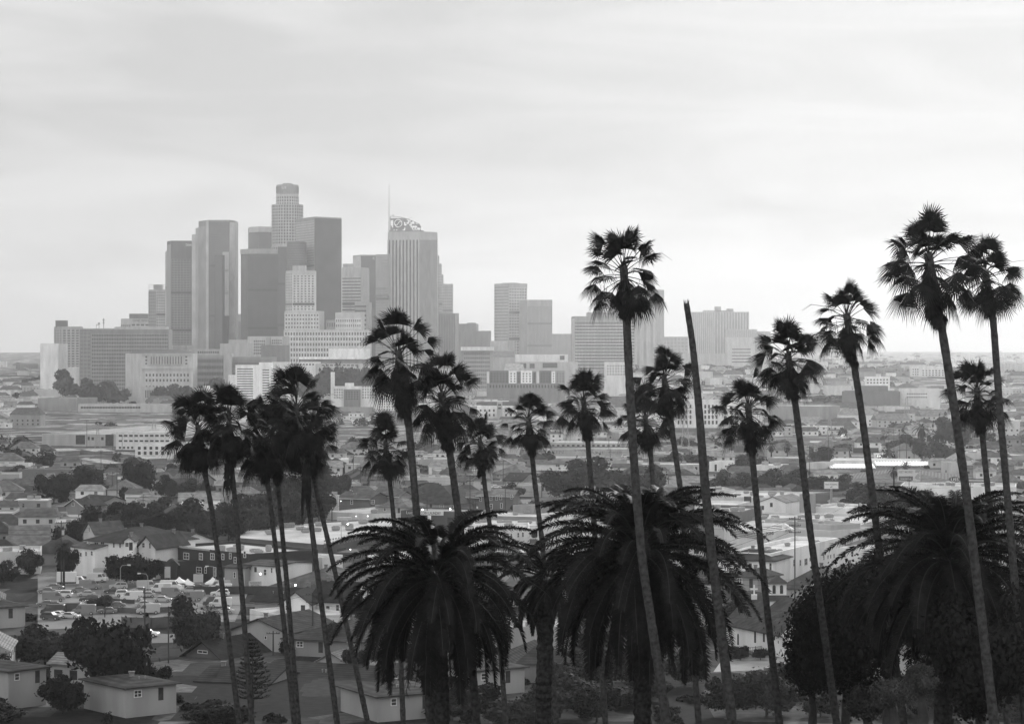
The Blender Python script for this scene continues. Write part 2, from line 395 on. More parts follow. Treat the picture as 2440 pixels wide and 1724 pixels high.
# ---------------------------------------------------------------- terrain
def grid(name, x0, x1, ys, nx, mat, lift=0, zf=None):
    m = MB(); zf = zf or g
    for y in ys:
        for i in range(nx+1):
            x = x0+(x1-x0)*i/nx; m.v.append((x, y, zf(x, y)+lift))
    for j in range(len(ys)-1):
        for i in range(nx):
            a = j*(nx+1)+i; m.f.append((a, a+1, a+nx+2, a+nx+1))
    m.m = [0]*len(m.f)
    return m.build(name, mat, smooth_=True)
def ground_mat():
    m = bpy.data.materials.new('ground_soil_grass_asphalt'); m.use_nodes = True; t = m.node_tree; b = t.nodes['Principled BSDF']; L = t.links.new
    b.inputs['Roughness'].default_value = .95; b.inputs['Specular IOR Level'].default_value = .04
    co = t.nodes.new('ShaderNodeTexCoord')
    v = t.nodes.new('ShaderNodeTexVoronoi'); v.inputs['Scale'].default_value = .06; v.distance = 'CHEBYCHEV'; L(co.outputs['Object'], v.inputs['Vector'])
    s = t.nodes.new('ShaderNodeSeparateColor'); L(v.outputs['Color'], s.inputs[0])
    r = t.nodes.new('ShaderNodeValToRGB'); L(s.outputs[0], r.inputs[0]); r.color_ramp.interpolation = 'CONSTANT'
    e = r.color_ramp.elements; e[0].color = (.035,.035,.035,1); e[1].position = .4; e[1].color = (.07,.07,.07,1)
    for p_, c_ in ((.68,.13),(.86,.24)):
        q = e.new(p_); q.color = (c_,c_,c_,1)
    n = t.nodes.new('ShaderNodeTexNoise'); n.inputs['Scale'].default_value = .5; n.inputs['Detail'].default_value = 9; n.inputs['Roughness'].default_value = .7; L(co.outputs['Object'], n.inputs[0])
    mr_ = t.nodes.new('ShaderNodeMapRange'); L(n.outputs[0], mr_.inputs[0]); mr_.inputs[1].default_value = .3; mr_.inputs[2].default_value = .7; mr_.inputs[3].default_value = .45; mr_.inputs[4].default_value = 1.35
    mu_ = t.nodes.new('ShaderNodeMath'); mu_.operation = 'MULTIPLY'; L(r.outputs[0], mu_.inputs[0]); L(mr_.outputs[0], mu_.inputs[1])
    sx = t.nodes.new('ShaderNodeSeparateXYZ'); L(co.outputs['Object'], sx.inputs[0])      # ground colour lightened with distance, painted in place of thicker ground haze
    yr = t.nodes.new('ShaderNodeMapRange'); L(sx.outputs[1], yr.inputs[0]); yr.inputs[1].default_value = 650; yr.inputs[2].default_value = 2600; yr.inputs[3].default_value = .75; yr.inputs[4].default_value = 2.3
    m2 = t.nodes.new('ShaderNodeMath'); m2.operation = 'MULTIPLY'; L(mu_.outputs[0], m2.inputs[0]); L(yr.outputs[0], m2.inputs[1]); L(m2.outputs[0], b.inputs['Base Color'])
    return m
ys = [-400, -50, 0] + list(range(20, 400, 20)) + [400+i*80 for i in range(30)] + [2800+i*110 for i in range(60)] + [9500, 10200, 10800]
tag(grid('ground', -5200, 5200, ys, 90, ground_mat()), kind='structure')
ASPH = M(.16, .9, .25, .2, 'asphalt')
ROADM = M(.17, .9, .2, .1, 'asphalt')
CONC = M(.34, .85, .2, .15, 'concrete')
def sheet(name, quad, lift, mat, kind='structure'):
    """flat paved area; quad in photo px (col,row) on the ground"""
    m = MB(); v = []
    for c, r in quad:
        D = DG(r); v.append((PX(c, D), D, g(0, D)+lift))
    m.add(v, [tuple(range(len(v)))]); return tag(m.build(name, mat), kind=kind)
sheet('parking_lot', [(90,1500),(560,1480),(600,1392),(90,1372)], .05, M(.2, .9, .25, .08, 'asphalt'))
sheet('road', [(-60,1545),(480,1528),(470,1508),(-60,1524)], .06, ROADM)
sheet('street', [(1000,1362),(1420,1350),(1420,1336),(1000,1346)], .05, ROADM)
sheet('street', [(600,1210),(2440,1196),(2440,1190),(600,1204)], .05, ROADM)
sheet('street', [(1700,1600),(2000,1590),(1960,1562),(1720,1572)], .05, CONC)
sheet('street', [(1240,1190),(1275,1190),(1400,1380),(1330,1380)], .055, ROADM)
sheet('freeway', [(1930,1050),(2060,1050),(2120,1062),(2160,1100),(2085,1100),(2080,1072),(2040,1060),(1930,1054)], .06, CONC)
sheet('parking_lot', [(960,1096),(1560,1088),(1560,1066),(960,1070)], .05, CONC)
sheet('street', [(0,1180),(700,1168),(700,1162),(0,1172)], .05, ROADM)
sheet('parking_lot', [(1960,1010),(2160,1010),(2160,998),(1960,998)], .05, CONC)

# ---------------------------------------------------------------- the skyline
def tower(*a, **k): k.setdefault('group', None); return bld(*a, **k)
ot = 'office_tower'
bld('hotel_tower', 'pale slab tower with a darker penthouse box, at the edge of the skyline', 'tower', [(129,3400),(148,3380),(190,3380)], 778, styles=[('g',.12,.4,17,3,4), ('g',.1,.42,17,4,4)], depth=25, wall=.36)
bld('penthouse', 'dark rooftop box above the pale slab tower', 'penthouse', [(132,3392),(158,3392)], 763, depth=12, wall=.14, zb=PZ(779, 3392))
bld('office_block', 'pale wide block with short window bands standing behind the pale slab tower', 'building', [(160,3550),(266,3550)], 782, styles=[('g',.1,.42,22,5,3)], depth=30, wall=.36)
bld('office_slab', 'broad dark slab building with thin pale floor bands beside the classical courthouse', 'building', [(190,2915),(217,2890),(402,2890)], 785, depth=32,
    styles=[('g',.13,.27,17,3,2.2,.45,.2), ('g',.06,.3,17,46,5,.32,.35)], wall=.22, sn='dark banded slab', base=925)
bld('penthouse', 'low pale plant room on the roof of the broad dark banded slab', 'penthouse', [(273,2898),(398,2898)], 778, depth=18, wall=.42, zb=PZ(787, 2898))
dmast = empty('dish_mast', (PX(240,3548), 3560, PZ(783,3560)), 'thin rooftop mast with dish antennas over the pale wide block', 'antenna')
mm = MB(); X = PX(247,3560); mm.tube([(X,3560,PZ(786,3560)),(X,3560,PZ(758,3560))], .4, 5); mm.tube([(PX(236,3560),3560,PZ(786,3560)),(PX(236,3560),3560,PZ(770,3560))], .35, 5)
mm.tube([(PX(230,3560),3560,PZ(786,3560)),(PX(230,3560),3560,PZ(772,3560))], .25, 5); mm.build('pole', DARK, dmast, dmast.location)
for px, row, r in ((247,762,1.6),(247,769,1.6),(236,771,1.9),(231,774,1.1)):
    m = MB(); c = P(px, row, 3558); m.tube([c, c+Vector((0,-.8,.1))], [r*.5, r], 10); m.build('dish', METAL, dmast, dmast.location)
bld('data_center_tower', 'pale flat office tower with a lettered rooftop frieze over the dark banded slab', 'tower', [(288,4210),(312,4190),(378,4190)], 759,
    styles=[('g',.1,.42,8,5,8,.5,.3), ('g',.06,.45,12,6,8,.5,.25)], depth=40, wall=.42, signs=[('ONE WILSHIRE',316,760.5,373,766,.1)])
bld('penthouse', 'dark louvred plant room on the lettered pale office tower', 'penthouse', [(308,4200),(352,4200)], 747, depth=20, wall=.14, zb=PZ(760, 4200))
bld('apartment_tower', 'pale tower topped by an open steel frame next to the dark gridded tower', 'tower', [(354,4100),(372,4080),(405,4080)], 690, styles=[('g',.08,.3,24,4,3), ('g',.14,.45,28,6,3,.5,.4)], depth=28, wall=.4)
rf = empty('roof_frame', (PX(375,4095), 4095, PZ(690,4095)), 'open steel rooftop frame on the pale tower beside the dark gridded tower', 'roof frame')
m = MB()
for px in (355,366,378,390): m.tube([P(px,692,4092), P(px,678,4092)], .4, 4)
m.tube([P(354,678,4092), P(393,678,4092)], .5, 4); m.tube([P(354,684,4092), P(393,684,4092)], .3, 4); m.build('frame', METAL, rf, rf.location)
m = MB(); a_ = P(366,0,4095); b_ = P(386,0,4095); m.box(a_.x, b_.x, 4095, 4107, PZ(691,4095), PZ(678.5,4095)); m.build('plant_room', wallm(.3), rf, rf.location)
bld(ot, 'narrow pale slab tower flush against the dark gridded tower', 'tower', [(394,3960),(406,3950)], 598, depth=30, wall=.45, styles=[('g',.25,.5,50,2,6)])
bld(ot, 'dark gridded tower with pale roof lettering, shorter neighbour of the stepped glass tower', 'tower', [(398,3925),(407,3900),(460,3900)], 575, styles=[('glass',.12,6), ('g',.06,.2,44,7,30,.45,.3)], depth=40, wall=.13,
    signs=[('Deloitte',443,580,459,586,.7)], sn='dark gridded tower')
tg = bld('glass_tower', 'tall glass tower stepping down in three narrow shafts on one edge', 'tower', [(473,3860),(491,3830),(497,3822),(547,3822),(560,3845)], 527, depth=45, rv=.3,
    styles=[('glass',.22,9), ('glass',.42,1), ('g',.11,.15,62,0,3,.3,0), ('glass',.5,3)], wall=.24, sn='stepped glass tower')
bld('side_shaft', 'upper side shaft of the stepped glass tower, one step below its roof', 'tower', [(466,3875),(480,3866)], 543, depth=30, wall=.3, styles=[('glass',.3,1)])
bld('side_shaft', 'lowest side shaft of the stepped glass tower, paler than the rest', 'tower', [(457,3885),(472,3878)], 559, depth=30, wall=.38, styles=[('glass',.42,1)])
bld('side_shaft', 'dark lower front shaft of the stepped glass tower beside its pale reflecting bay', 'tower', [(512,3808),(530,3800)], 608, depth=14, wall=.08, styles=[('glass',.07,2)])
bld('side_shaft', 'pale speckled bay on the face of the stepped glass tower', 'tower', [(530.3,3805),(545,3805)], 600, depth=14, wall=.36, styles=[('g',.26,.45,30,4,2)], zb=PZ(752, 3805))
bld('office_block', 'slim dark block seen in the gap beside the stepped glass tower', 'building', [(561,4300),(576,4300)], 765, depth=30, wall=.2)
bld(ot, 'thin tower with a flat cap in the gap beside the stepped glass tower', 'tower', [(565,4400),(575,4400)], 748, depth=30, wall=.3)
bld(ot, 'broad dark tower with a pale lettered cap band in front of the taller cylindrical tower', 'tower', [(574,3790),(589,3770),(662,3770)], 595, depth=45, wall=.12, styles=[('glass',.1,9), ('g',.055,.09,54,0,9,.35,0)],
    signs=[('AON',576,597,584,601,.6),('PAUL HASTINGS',600,597,628,602,.55)], sn='flat-capped dark tower')
bld('cornice', 'upper band of the flat-capped dark tower, a pale cornice storey', 'cornice', [(572.5,3786),(588.5,3766),(663,3766)], 594, depth=48, wall=.33, zb=PZ(606, 3786))
bld(ot, 'dark tower with a pale crown and a pale corner strip behind the flat-capped dark tower', 'tower', [(591.5,4140),(616,4120),(650,4130)], 543, depth=40, wall=.12, styles=[('glass',.1,11), ('glass',.1,11)], signs=[('CITY',606,545,613,549,.15)])
bld('cornice', 'pale crown storey over the tower behind the flat-capped dark tower', 'cornice', [(593,4138),(616,4117),(648,4127)], 541, depth=30, wall=.42, zb=PZ(554, 4138))
# cylindrical tower
def ring(cxp, D, r, n=40, sq=0): 
    cx = PX(cxp, D); return [(cx+r*math.cos(2*math.pi*i/n), D+r*math.sin(2*math.pi*i/n)) for i in range(n)]
D = 4000; root = empty('round_tower', (PX(685,D), D, g(PX(685,D),D)), 'tallest cylindrical stone tower with a stepped round crown', 'tower'); LAND.append(('tall round tower', 685, D)); off = root.location
px = D/F
def cyl(name, r, t, b, mat, wins=0, seg=40, gl=.05):
    MB().prism(ring(685, D, r, seg), PZ(b, D), PZ(t, D)).build(name, mat, root, off)
    if wins:
        m = MB(); nf = int((b-t)/7.2); cx = PX(685, D)
        for k in range(nf):
            z = PZ(t+5+k*7.2, D)
            for i in range(wins):
                a = math.pi+math.pi*(i+.5)/wins; c, s = math.cos(a), math.sin(a); w = r*math.pi/wins*.27
                p = lambda u, rr, zz: (cx+c*rr-s*u, D+s*rr+c*u, zz)
                m.add([p(-w,r+.35,z-1.6), p(w,r+.35,z-1.6), p(w,r+.35,z+1.6), p(-w,r+.35,z+1.6)], [(0,1,2,3)])
        m.build('glazing', glassm(gl), root, off)
cyl('crown_drum', 8.6, 437, 442, wallm(.3)); cyl('crown', 18.6, 441, 466, wallm(.3), 0); cyl('upper_shaft', 19, 467, 489, wallm(.46), 14); cyl('setback_ring', 19.3, 464, 466.5, wallm(.48))
cyl('middle_shaft', 26.5, 488, 588, wallm(.4), 18); cyl('lower_shaft', 27.5, 588.2, 800, wallm(.38), 18)
m = MB()
for i in range(26):
    a = math.pi+math.pi*(i+.5)/26; cx = PX(685, D); m.tube([(cx+18.9*math.cos(a), D+18.9*math.sin(a), PZ(461,D)), (cx+18.9*math.cos(a), D+18.9*math.sin(a), PZ(445,D))], .45, 4)
m.build('crown_ribs', wallm(.22), root, off)
text(root, 'US', (PX(674,D), D-20), (PX(690,D), D-20), 0, 11*px, PZ(452,D), PZ(446,D), M(.6,.7,.05), 0)
FOOT.append((PX(685,D), D, 28)); SCREEN.append((645,437,723,800,4000-28))
# dark rounded office tower in front of it
bld(ot, 'low dark curtain-wall tower between the flat-capped tower and the pale residential tower', 'tower', [(662,3700),(705,3690)], 588, depth=40, wall=.1, styles=[('g',.07,.1,50,0,3,.4,0)])
D = 3680; root = empty('round_tower', (PX(712,D), D+16, g(PX(712,D),D)), 'dark tower with a rounded end in front of the tall round tower', 'tower'); off = root.location
cx = PX(704, D)
m = MB(); pr = [(cx+15*math.cos(a), D+18+15*math.sin(a)) for a in [math.pi+math.pi*i/20 for i in range(21)]]; m.prism(pr+[(cx+15, D+30), (cx-15, D+30)], 20, PZ(575, D)); m.build('glass_wall', glassm(.08), root, off)
m = MB(); 
for k in range(52):
    z = 30+k*(PZ(578,D)-30)/52; m.prism([(cx+(x-cx)*1.008, D+18+(y-D-18)*1.008) for x, y in pr]+[(cx+15.1, D+30), (cx-15.1, D+30)], z, z+.9)
m.build('floor_bands', glassm(.13), root, off); SCREEN.append((690,575,724,850,D))
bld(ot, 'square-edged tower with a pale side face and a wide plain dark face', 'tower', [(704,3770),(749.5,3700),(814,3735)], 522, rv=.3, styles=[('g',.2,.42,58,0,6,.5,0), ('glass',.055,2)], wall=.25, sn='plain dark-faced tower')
rs = 'apartment_tower'
bld(rs, 'pale residential tower with punched windows, its stepped head before the plain dark-faced tower', 'tower', [(681,3300),(697,3290),(750,3290)], 645, depth=26, wall=.45, styles=[('g',.2,.5,38,3,3), ('g',.05,.56,40,6,6,.5,.5)], base=800, sn='pale residential tower')
bld('penthouse', 'stepped plant room crowning the pale residential tower', 'penthouse', [(697,3296),(728,3296)], 633, depth=16, wall=.42, zb=PZ(647,3296))
bld('lower_stage', 'wider lower stage of the pale residential tower, stepping out below its shaft', 'tower', [(678,3280),(761,3270)], 741, depth=24, wall=.48, styles=[('g',.06,.58,16,12,3,.5,.5)], base=800)
bld(rs, 'long pale apartment range with a dense window grid below the pale residential tower', 'apartment block', [(676,3235),(878,3225)], 785, depth=26, wall=.48, styles=[('g',.06,.58,9,30,2,.45,.45)], base=848)
bld(rs, 'pale apartment block with a window grid rising beside the plain dark-faced tower', 'tower', [(799,3265),(861,3260)], 744, depth=22, wall=.46, styles=[('g',.06,.58,12,12,8,.5,.5)], base=800)
bld('office_block', 'small grey block half hidden between the plain dark-faced tower and the banded tower', 'building', [(778,3300),(800,3295)], 762, depth=22, wall=.36, styles=[('g',.14,.42,8,4,2)])
bld(ot, 'light tower striped with horizontal window bands beside the plain dark-faced tower', 'tower', [(815,4000),(860,3990)], 637, depth=40, wall=.44, styles=[('g',.06,.52,29,0,16,.6,0)], sn='horizontally striped tower')
bld('penthouse', 'roof plant on the light horizontally striped tower', 'penthouse', [(817,4004),(841,4004)], 628, depth=16, wall=.34, zb=PZ(638,4004))
bld('wing', 'lower striped wing stepping down from the horizontally striped tower', 'tower', [(845,3980),(873,3975)], 720, depth=30, wall=.42, styles=[('g',.1,.44,14,0,3,.6,0)])
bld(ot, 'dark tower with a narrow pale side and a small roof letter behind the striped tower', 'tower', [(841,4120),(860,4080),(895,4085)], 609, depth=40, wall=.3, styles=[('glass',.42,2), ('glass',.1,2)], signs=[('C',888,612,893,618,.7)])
bld(ot, 'pale tower with one dark belt course, standing against the ribbed tower', 'tower', [(895,3830),(926,3820)], 606, depth=40, wall=.36, styles=[('g',.3,.38,40,0,3,.3,0)])
bld('belt_course', 'dark recessed belt of the pale tower against the ribbed tower', 'belt course', [(894.8,3826),(925,3816)], 703, depth=3, wall=.18, zb=PZ(710,3826))
tr = bld(ot, 'wide tower ribbed with thick vertical piers below a blank top band', 'tower', [(924,3830),(1000,3810),(1041,3828)], 553, depth=45, wall=.38, rv=.3, proud=1.6,
    styles=[('g',.05,.42,0,9,13,0,.5), ('g',.2,.38,0,18,13,0,.45)], sn='ribbed tower', signs=[])
D = 4250
root = empty('spired_tower', (PX(968,D), D+20, g(PX(968,D),D)), 'sail-shaped lattice crown with a ring emblem and slender spire behind the ribbed tower', 'tower'); off = root.location
pr = [(930,516),(934,515),(949,516.5),(965,520),(985,527),(998,533),(1000,536),(1003,551),(930,551)]
m = MB(); k = len(pr); vs = [tuple(P(a,b,D)) for a,b in pr]+[tuple(P(a,b,D)+Vector((0,12,0))) for a,b in pr]
MB().box(PX(928,D), PX(1010,D), D-2, D+34, g(0,D), PZ(549,D)).build('shaft', glassm(.15), root, off)
m = MB(); rn = random.Random(4); top_ = lambda a: 516 if a < 950 else 516+(a-950)*.2+max(0, a-975)*.3
for a, b_ in zip(pr, pr[1:]+pr[:1]): m.tube([P(a[0],a[1],D), P(b_[0],b_[1],D)], .5, 4)
for c_ in range(23):
    a = 931+c_*3.15
    if c_ % 2 == 0: m.tube([P(a,551,D), P(a,top_(a),D)], .28, 4)
    for r_ in range(8):
        r0_ = 551-r_*4.4
        if r0_-4.4 < top_(a): continue
        solid = (936 < a < 962 and 519 < r0_ < 547) or rn.random() < .6
        if solid: m.fb((PX(a,D),D), (PX(a+3.3,D),D), 0, 2.36*.98, PZ(r0_,D), PZ(r0_-4.3,D), -rn.uniform(.3,2), 0)
for r_ in range(8):
    row_ = 551-r_*4.4; xe = 1003 if row_ > 536 else 985 if row_ > 526 else 960
    m.tube([P(930,row_,D), P(xe,row_,D)], .25, 4)
m.build('crown_lattice', wallm(.16), root, off)
m = MB(); c = P(949,532,D)
m.tube([c+Vector((math.cos(t)*6.6,-1.2,math.sin(t)*6.6)) for t in [2*math.pi*i/28 for i in range(29)]], .8, 5)
m.tube([c+Vector((x*6.2,-1.2,2.6*math.sin(x*math.pi)+x*1.5)) for x in [-1+i*.1 for i in range(21)]][::1], .75, 5)
m.build('ring_emblem', M(.9,.5,.03), root, off)
m = MB(); m.tube([P(927,560,D), P(927,500,D), P(927,440,D)], [1.2,.8,.35], 6); m.build('spire', METAL, root, off)
m = MB(); m.tube([P(937,517,D), P(937,512,D)], .5, 5); m.tube([P(935,512,D), P(940,512.5,D)], .5, 5); m.tube([P(955,519,D),P(975,521,D)], .35, 4); m.tube([P(972,522,D),P(982,517,D)], .4, 4); m.build('roof_crane', METAL, root, off)
FOOT.append((PX(968,D), D+15, 30))
bld(ot, 'upper step of the cascading tower edge next to the ribbed tower', 'tower', [(1036,4250),(1046,4250)], 608, depth=30, wall=.36, styles=[('g',.2,.4,40,3,2)])
bld(ot, 'second step of the cascading tower edge next to the ribbed tower', 'tower', [(1044,4240),(1052,4240)], 628, depth=30, wall=.36, styles=[('g',.2,.4,38,3,2)])
bld(ot, 'third step of the cascading tower edge next to the ribbed tower', 'tower', [(1046,4230),(1056,4230)], 654, depth=30, wall=.36, styles=[('g',.2,.4,34,3,2)])
bld(ot, 'hazy square tower beyond the cascading steps of the ribbed tower', 'tower', [(1054,4150),(1079,4150)], 676, depth=30, wall=.38, styles=[('g',.22,.42,28,5,3)])
bld('office_block', 'dark low tower with a pale corner slab at the foot of the cascading steps', 'building', [(1045,3950),(1085,3945)], 746, depth=30, wall=.22, styles=[('g',.12,.22,0,10,2,0,.4)])
bld('office_block', 'small bracketed stair tower on the side of the dark low tower by the cascading steps', 'building', [(1079,3960),(1087,3960)], 756, depth=12, wall=.34)
bld('office_block', 'dark flat block in two heights right beyond the cascading towers', 'building', [(1085,4150),(1134,4145)], 771, depth=30, wall=.2, sn='dark flat block')
bld('penthouse', 'raised stair head of the dark flat block beyond the cascading towers', 'building', [(1113,4150),(1134,4150)], 768.5, depth=16, wall=.22)
bld('wing', 'lower dark wing of the flat block facing the open gap of sky', 'building', [(1134,4140),(1170,4140)], 788, depth=30, wall=.2)
IGT = bld(ot, 'isolated gridded tower with balconied edge, taller of the two clear of the skyline', 'tower', [(1178,4480),(1212,4450),(1256,4465)], 676, depth=32, rv=.3, wall=.36, styles=[('g',.2,.4,26,0,4,.5,0), ('g',.06,.48,27,7,8,.5,.45)], base=842, sn='isolated gridded tower')
bld('penthouse', 'flat penthouse on the taller isolated gridded tower', 'penthouse', [(1196,4462),(1235,4462)], 673.5, depth=14, wall=.38, zb=PZ(677,4462))
m = IGT
q = MB()
for i in range(26): q.box(PX(1176.5,4470), PX(1179.5,4470), 4472, 4480, PZ(684+i*5.6,4470), PZ(682.5+i*5.6,4470))
q.build('balcony_rails', wallm(.5), m, m.location)
bld(ot, 'shorter finely ribbed tower standing in front of the isolated gridded tower', 'tower', [(1238,4420),(1256,4380),(1316,4380)], 715, depth=30, wall=.33, styles=[('glass',.26,2), ('g',.18,.36,30,18,12,.25,.4)], base=846, sn='shorter ribbed tower')
bld('office_block', 'long hazy low block on the horizon behind the shorter ribbed tower', 'building', [(1314,5200),(1366,5200)], 795, depth=60, wall=.22)
bld(ot, 'wide office slab striped with thin pale floor lines behind the tall single palm', 'tower', [(1363,3700),(1369,3660),(1513,3660)], 754, depth=45, wall=.3, styles=[('glass',.4,3), ('g',.09,.7,15,40,8,.16,.08)], base=862, sn='line-striped office slab')
bld('penthouse', 'long penthouse storey on the line-striped office slab', 'penthouse', [(1398,3672),(1500,3672)], 744, depth=24, wall=.34, zb=PZ(756,3672))
bld(ot, 'hazy pale tower rising behind the skirt of the tall single palm', 'tower', [(1512,4500),(1562,4480)], 690, depth=40, wall=.4, styles=[('g',.3,.42,0,3,4,0,.6)], wins=autowins(1548,738,1560,820,2,9,.5,.35))
bld('office_block', 'low hazy block between the pale hazy tower and the leafless trunk', 'building', [(1562,4700),(1640,4700)], 802, depth=40, wall=.34, styles=[('g',.3,.38,8,9,2)])
bld(ot, 'massive hazy tower with vertical ribs and two rooftop boxes behind the leafless trunk', 'tower', [(1646,5030),(1702,5000),(1785,5010)], 743, depth=60, wall=.38, styles=[('g',.22,.4,0,12,2,0,.5), ('g',.2,.4,0,12,2,0,.5)], base=848, sn='massive hazy tower')
for a, b, t, l in ((1676,1745,739,'wide low roof tier of the massive hazy tower'), (1704,1718,730,'taller rooftop box of the massive hazy tower'), (1732,1748,735,'shorter rooftop box of the massive hazy tower')):
    bld('penthouse', l, 'penthouse', [(a,5030),(b,5030)], t, depth=20, wall=.34, zb=PZ(744,5030))
bld('wing', 'upper side wing of the massive hazy tower', 'building', [(1732,4930),(1804,4930)], 784, depth=40, wall=.38, styles=[('g',.24,.4,0,16,2,0,.5)])
bld('wing', 'lower side wing of the massive hazy tower reaching towards the palms', 'building', [(1803,4940),(1836,4940)], 789, depth=40, wall=.38)
bld('office_block', 'pale windowed block standing before the massive hazy tower', 'building', [(1732,4400),(1798,4400)], 803, depth=40, wall=.48, wins=autowins(1743,828,1790,866,1,5,.95,.3), base=870)
bld('office_block', 'hazy low podium under the massive hazy tower', 'building', [(1600,4300),(1734,4300)], 842, depth=30, wall=.4, base=868)
# civic middle distance
hj = bld('courthouse', 'classical stone courthouse with a pillared upper loggia beside the dark banded slab', 'courthouse', [(299,2715),(338,2690),(460,2690)], 842, depth=38, wall=.52, base=950, roof=('flat',), sn='classical courthouse',
    wins=autowins(345,887,452,912,13,2,.45,.5)+autowins(345,916,452,938,13,2,.45,.5)+autowins(345,846,352,870,1,3,.6,.5)+autowins(440,846,448,870,1,3,.6,.5)+autowins(358,848,436,868,12,1,.45,.9))
off = hj.location
m = MB(); a0, b0 = (PX(338,2690),2690), (PX(460,2690),2690)
for r_ in (842.5, 846, 876, 880): m.fb(a0, b0, -.6, PX(460,2690)-PX(338,2690)+.6, PZ(r_+1.4,2690), PZ(r_,2690), 0, .9)
for i in range(13):
    x = 357+i*6.5; m.tube([(PX(x,2690),2688.7,PZ(870,2690)), (PX(x,2690),2688.7,PZ(848,2690))], .75, 8)
m.build('cornice_and_columns', wallm(.5), hj, off)
m = MB(); x0,x1 = PX(303,2710),PX(458,2710)
m.add([(x0,2712,PZ(841.5,2700)),(x1,2692,PZ(841.5,2700)),(x1,2740,PZ(841.5,2700)),(x0,2750,PZ(841.5,2700)),(x0+12,2722,PZ(833,2700)),(x1-10,2712,PZ(833,2700)),(x1-10,2728,PZ(833,2700)),(x0+12,2730,PZ(833,2700))],[(0,1,5,4),(1,2,6,5),(2,3,7,6),(3,0,4,7),(4,5,6,7),(3,2,1,0)])
m.build('hip_roof', roofm(.25), hj, off)
bld('annex', 'pale arched low annex at the foot of the classical courthouse', 'building', [(298,2650),(316,2640),(367,2640)], 921, depth=16, wall=.46, base=952, wins=autowins(302,926,314,946,4,2,.4,.6)+autowins(345,928,365,948,4,1,.5,.9))
bld('office_block', 'long dark office range with window bands beside the classical courthouse', 'building', [(460,2760),(533,2750)], 846, depth=30, wall=.3, styles=[('g',.1,.24,7,18,3,.5,.2)], base=925)
bld('stair_tower', 'plain pale stair slab standing between the two dark office ranges', 'building', [(533,2740),(552,2740)], 842, depth=20, wall=.42, base=915)
bld('office_block', 'second dark office range beyond the plain pale stair slab', 'building', [(552,2750),(647,2745)], 850, depth=30, wall=.26, styles=[('g',.1,.22,4,24,3,.5,.2)], base=925)
bld('office_block', 'stepped pale grey block over the dark office ranges', 'building', [(524,2950),(589,2945)], 818, depth=24, wall=.4, base=860)
bld('penthouse', 'upper storey block of the stepped pale grey building over the dark office ranges', 'building', [(545,2970),(590,2970)], 809, depth=20, wall=.36, base=860)
bld('office_block', 'small pale building with a tidy window grid below the flat-capped dark tower', 'building', [(590,3080),(634,3075)], 801, depth=22, wall=.46, base=868, wins=autowins(604,809,632,845,6,5,.6,.55))
bld('office_block', 'pale windowed top floor joined by a dark block to the small pale gridded building', 'building', [(645,3090),(673,3085)], 801, depth=22, wall=.46, base=868, wins=autowins(647,808,672,820,5,2,.6,.55))
bld('office_block', 'plain dark block set before the small pale gridded building', 'building', [(622,3050),(680,3045)], 822, depth=22, wall=.18, base=868)
bld('office_block', 'grey blocks with rooftop fins behind the courthouse roof', 'building', [(404,2980),(446,2975)], 822, depth=24, wall=.36, styles=[('g',.12,.5,0,16,1,0,.4)], base=870)
bld('office_block', 'low grey plant-topped block below the stepped glass tower', 'building', [(446,2960),(525,2955)], 831, depth=24, wall=.38, wins=autowins(470,835,522,843,10,1,.6,.6), base=870)
def slabtower():
    r = bld('apartment_tower', 'white slab apartment house with rows of short window bands above the palm cluster', 'apartment block', [(544,2540),(560,2520),(616,2520)], 893, depth=18, wall=.86, base=960, sn='white slab apartments')
    for a, b, t in ((561,617,869), (617,647,863), (646,690,880)):
        L_ = {561:'tall shaft of the white slab apartment house', 617:'lift core and highest block of the white slab apartment house', 646:'far wing of the white slab apartment house, behind its core'}[a]
        w = autowins(565,876,603,952,1,13,1,.42) if a == 561 else (autowins(622,878,645,952,1,12,.7,.42) if a == 617 else autowins(650,888,688,952,2,11,.78,.42))
        bld('wing', L_, 'apartment block', [(a,2515),(b,2515)], t, depth=16, wall=.86, base=960, wins=w)
slabtower()
bld('apartment_house', 'white stepped low flats in trees in front of the dark office range', 'apartment block', [(466,2460),(505,2455)], 925, depth=16, wall=.76, base=960, wins=autowins(470,930,503,950,6,2,.5,.5))
bld('wing', 'small white block with a tower bay beside the stepped low flats', 'apartment block', [(484,2440),(497,2440)], 919, depth=12, wall=.82, base=960)
bld('white_office', 'plain white building at the picture edge before the pale slab tower', 'building', [(96,2950),(139,2945)], 818, depth=30, wall=.76, base=925)
bld('white_office', 'stepped white building in trees below the dark banded slab', 'building', [(152,3010),(187,3005)], 874, depth=20, wall=.66, base=905)
bld('white_office', 'low white wing with dark doorway near the picture edge', 'building', [(128,2750),(153,2745)], 912, depth=16, wall=.76, base=925)
bld('concert_roof', 'long white flat-roofed hall on the hilltop above the wooded slope', 'hall', [(716,2760),(865,2750)], 851, depth=30, wall=.3, rv=.6, base=870, sn='hilltop hall')
bld('roof_fascia', 'pale overhanging fascia of the long hilltop hall', 'fascia', [(713,2752),(868,2742)], 850, depth=34, wall=.86, zb=PZ(855.5,2752))
bld('hall', 'broad white windowless block behind the long hilltop hall', 'building', [(783,2900),(868,2890)], 830, depth=26, wall=.82, base=860)
bld('hall', 'white wall of the lower hall with small openings under the hilltop hall', 'building', [(648,2700),(755,2695)], 862, depth=24, wall=.7, base=880, wins=autowins(690,866,750,870,8,1,.6,.8))
bld('hall', 'long pale lower storey in front of the hilltop hall', 'building', [(752,2690),(862,2688)], 866, depth=12, wall=.48, base=876, wins=autowins(765,868,855,872,9,1,.7,.7))
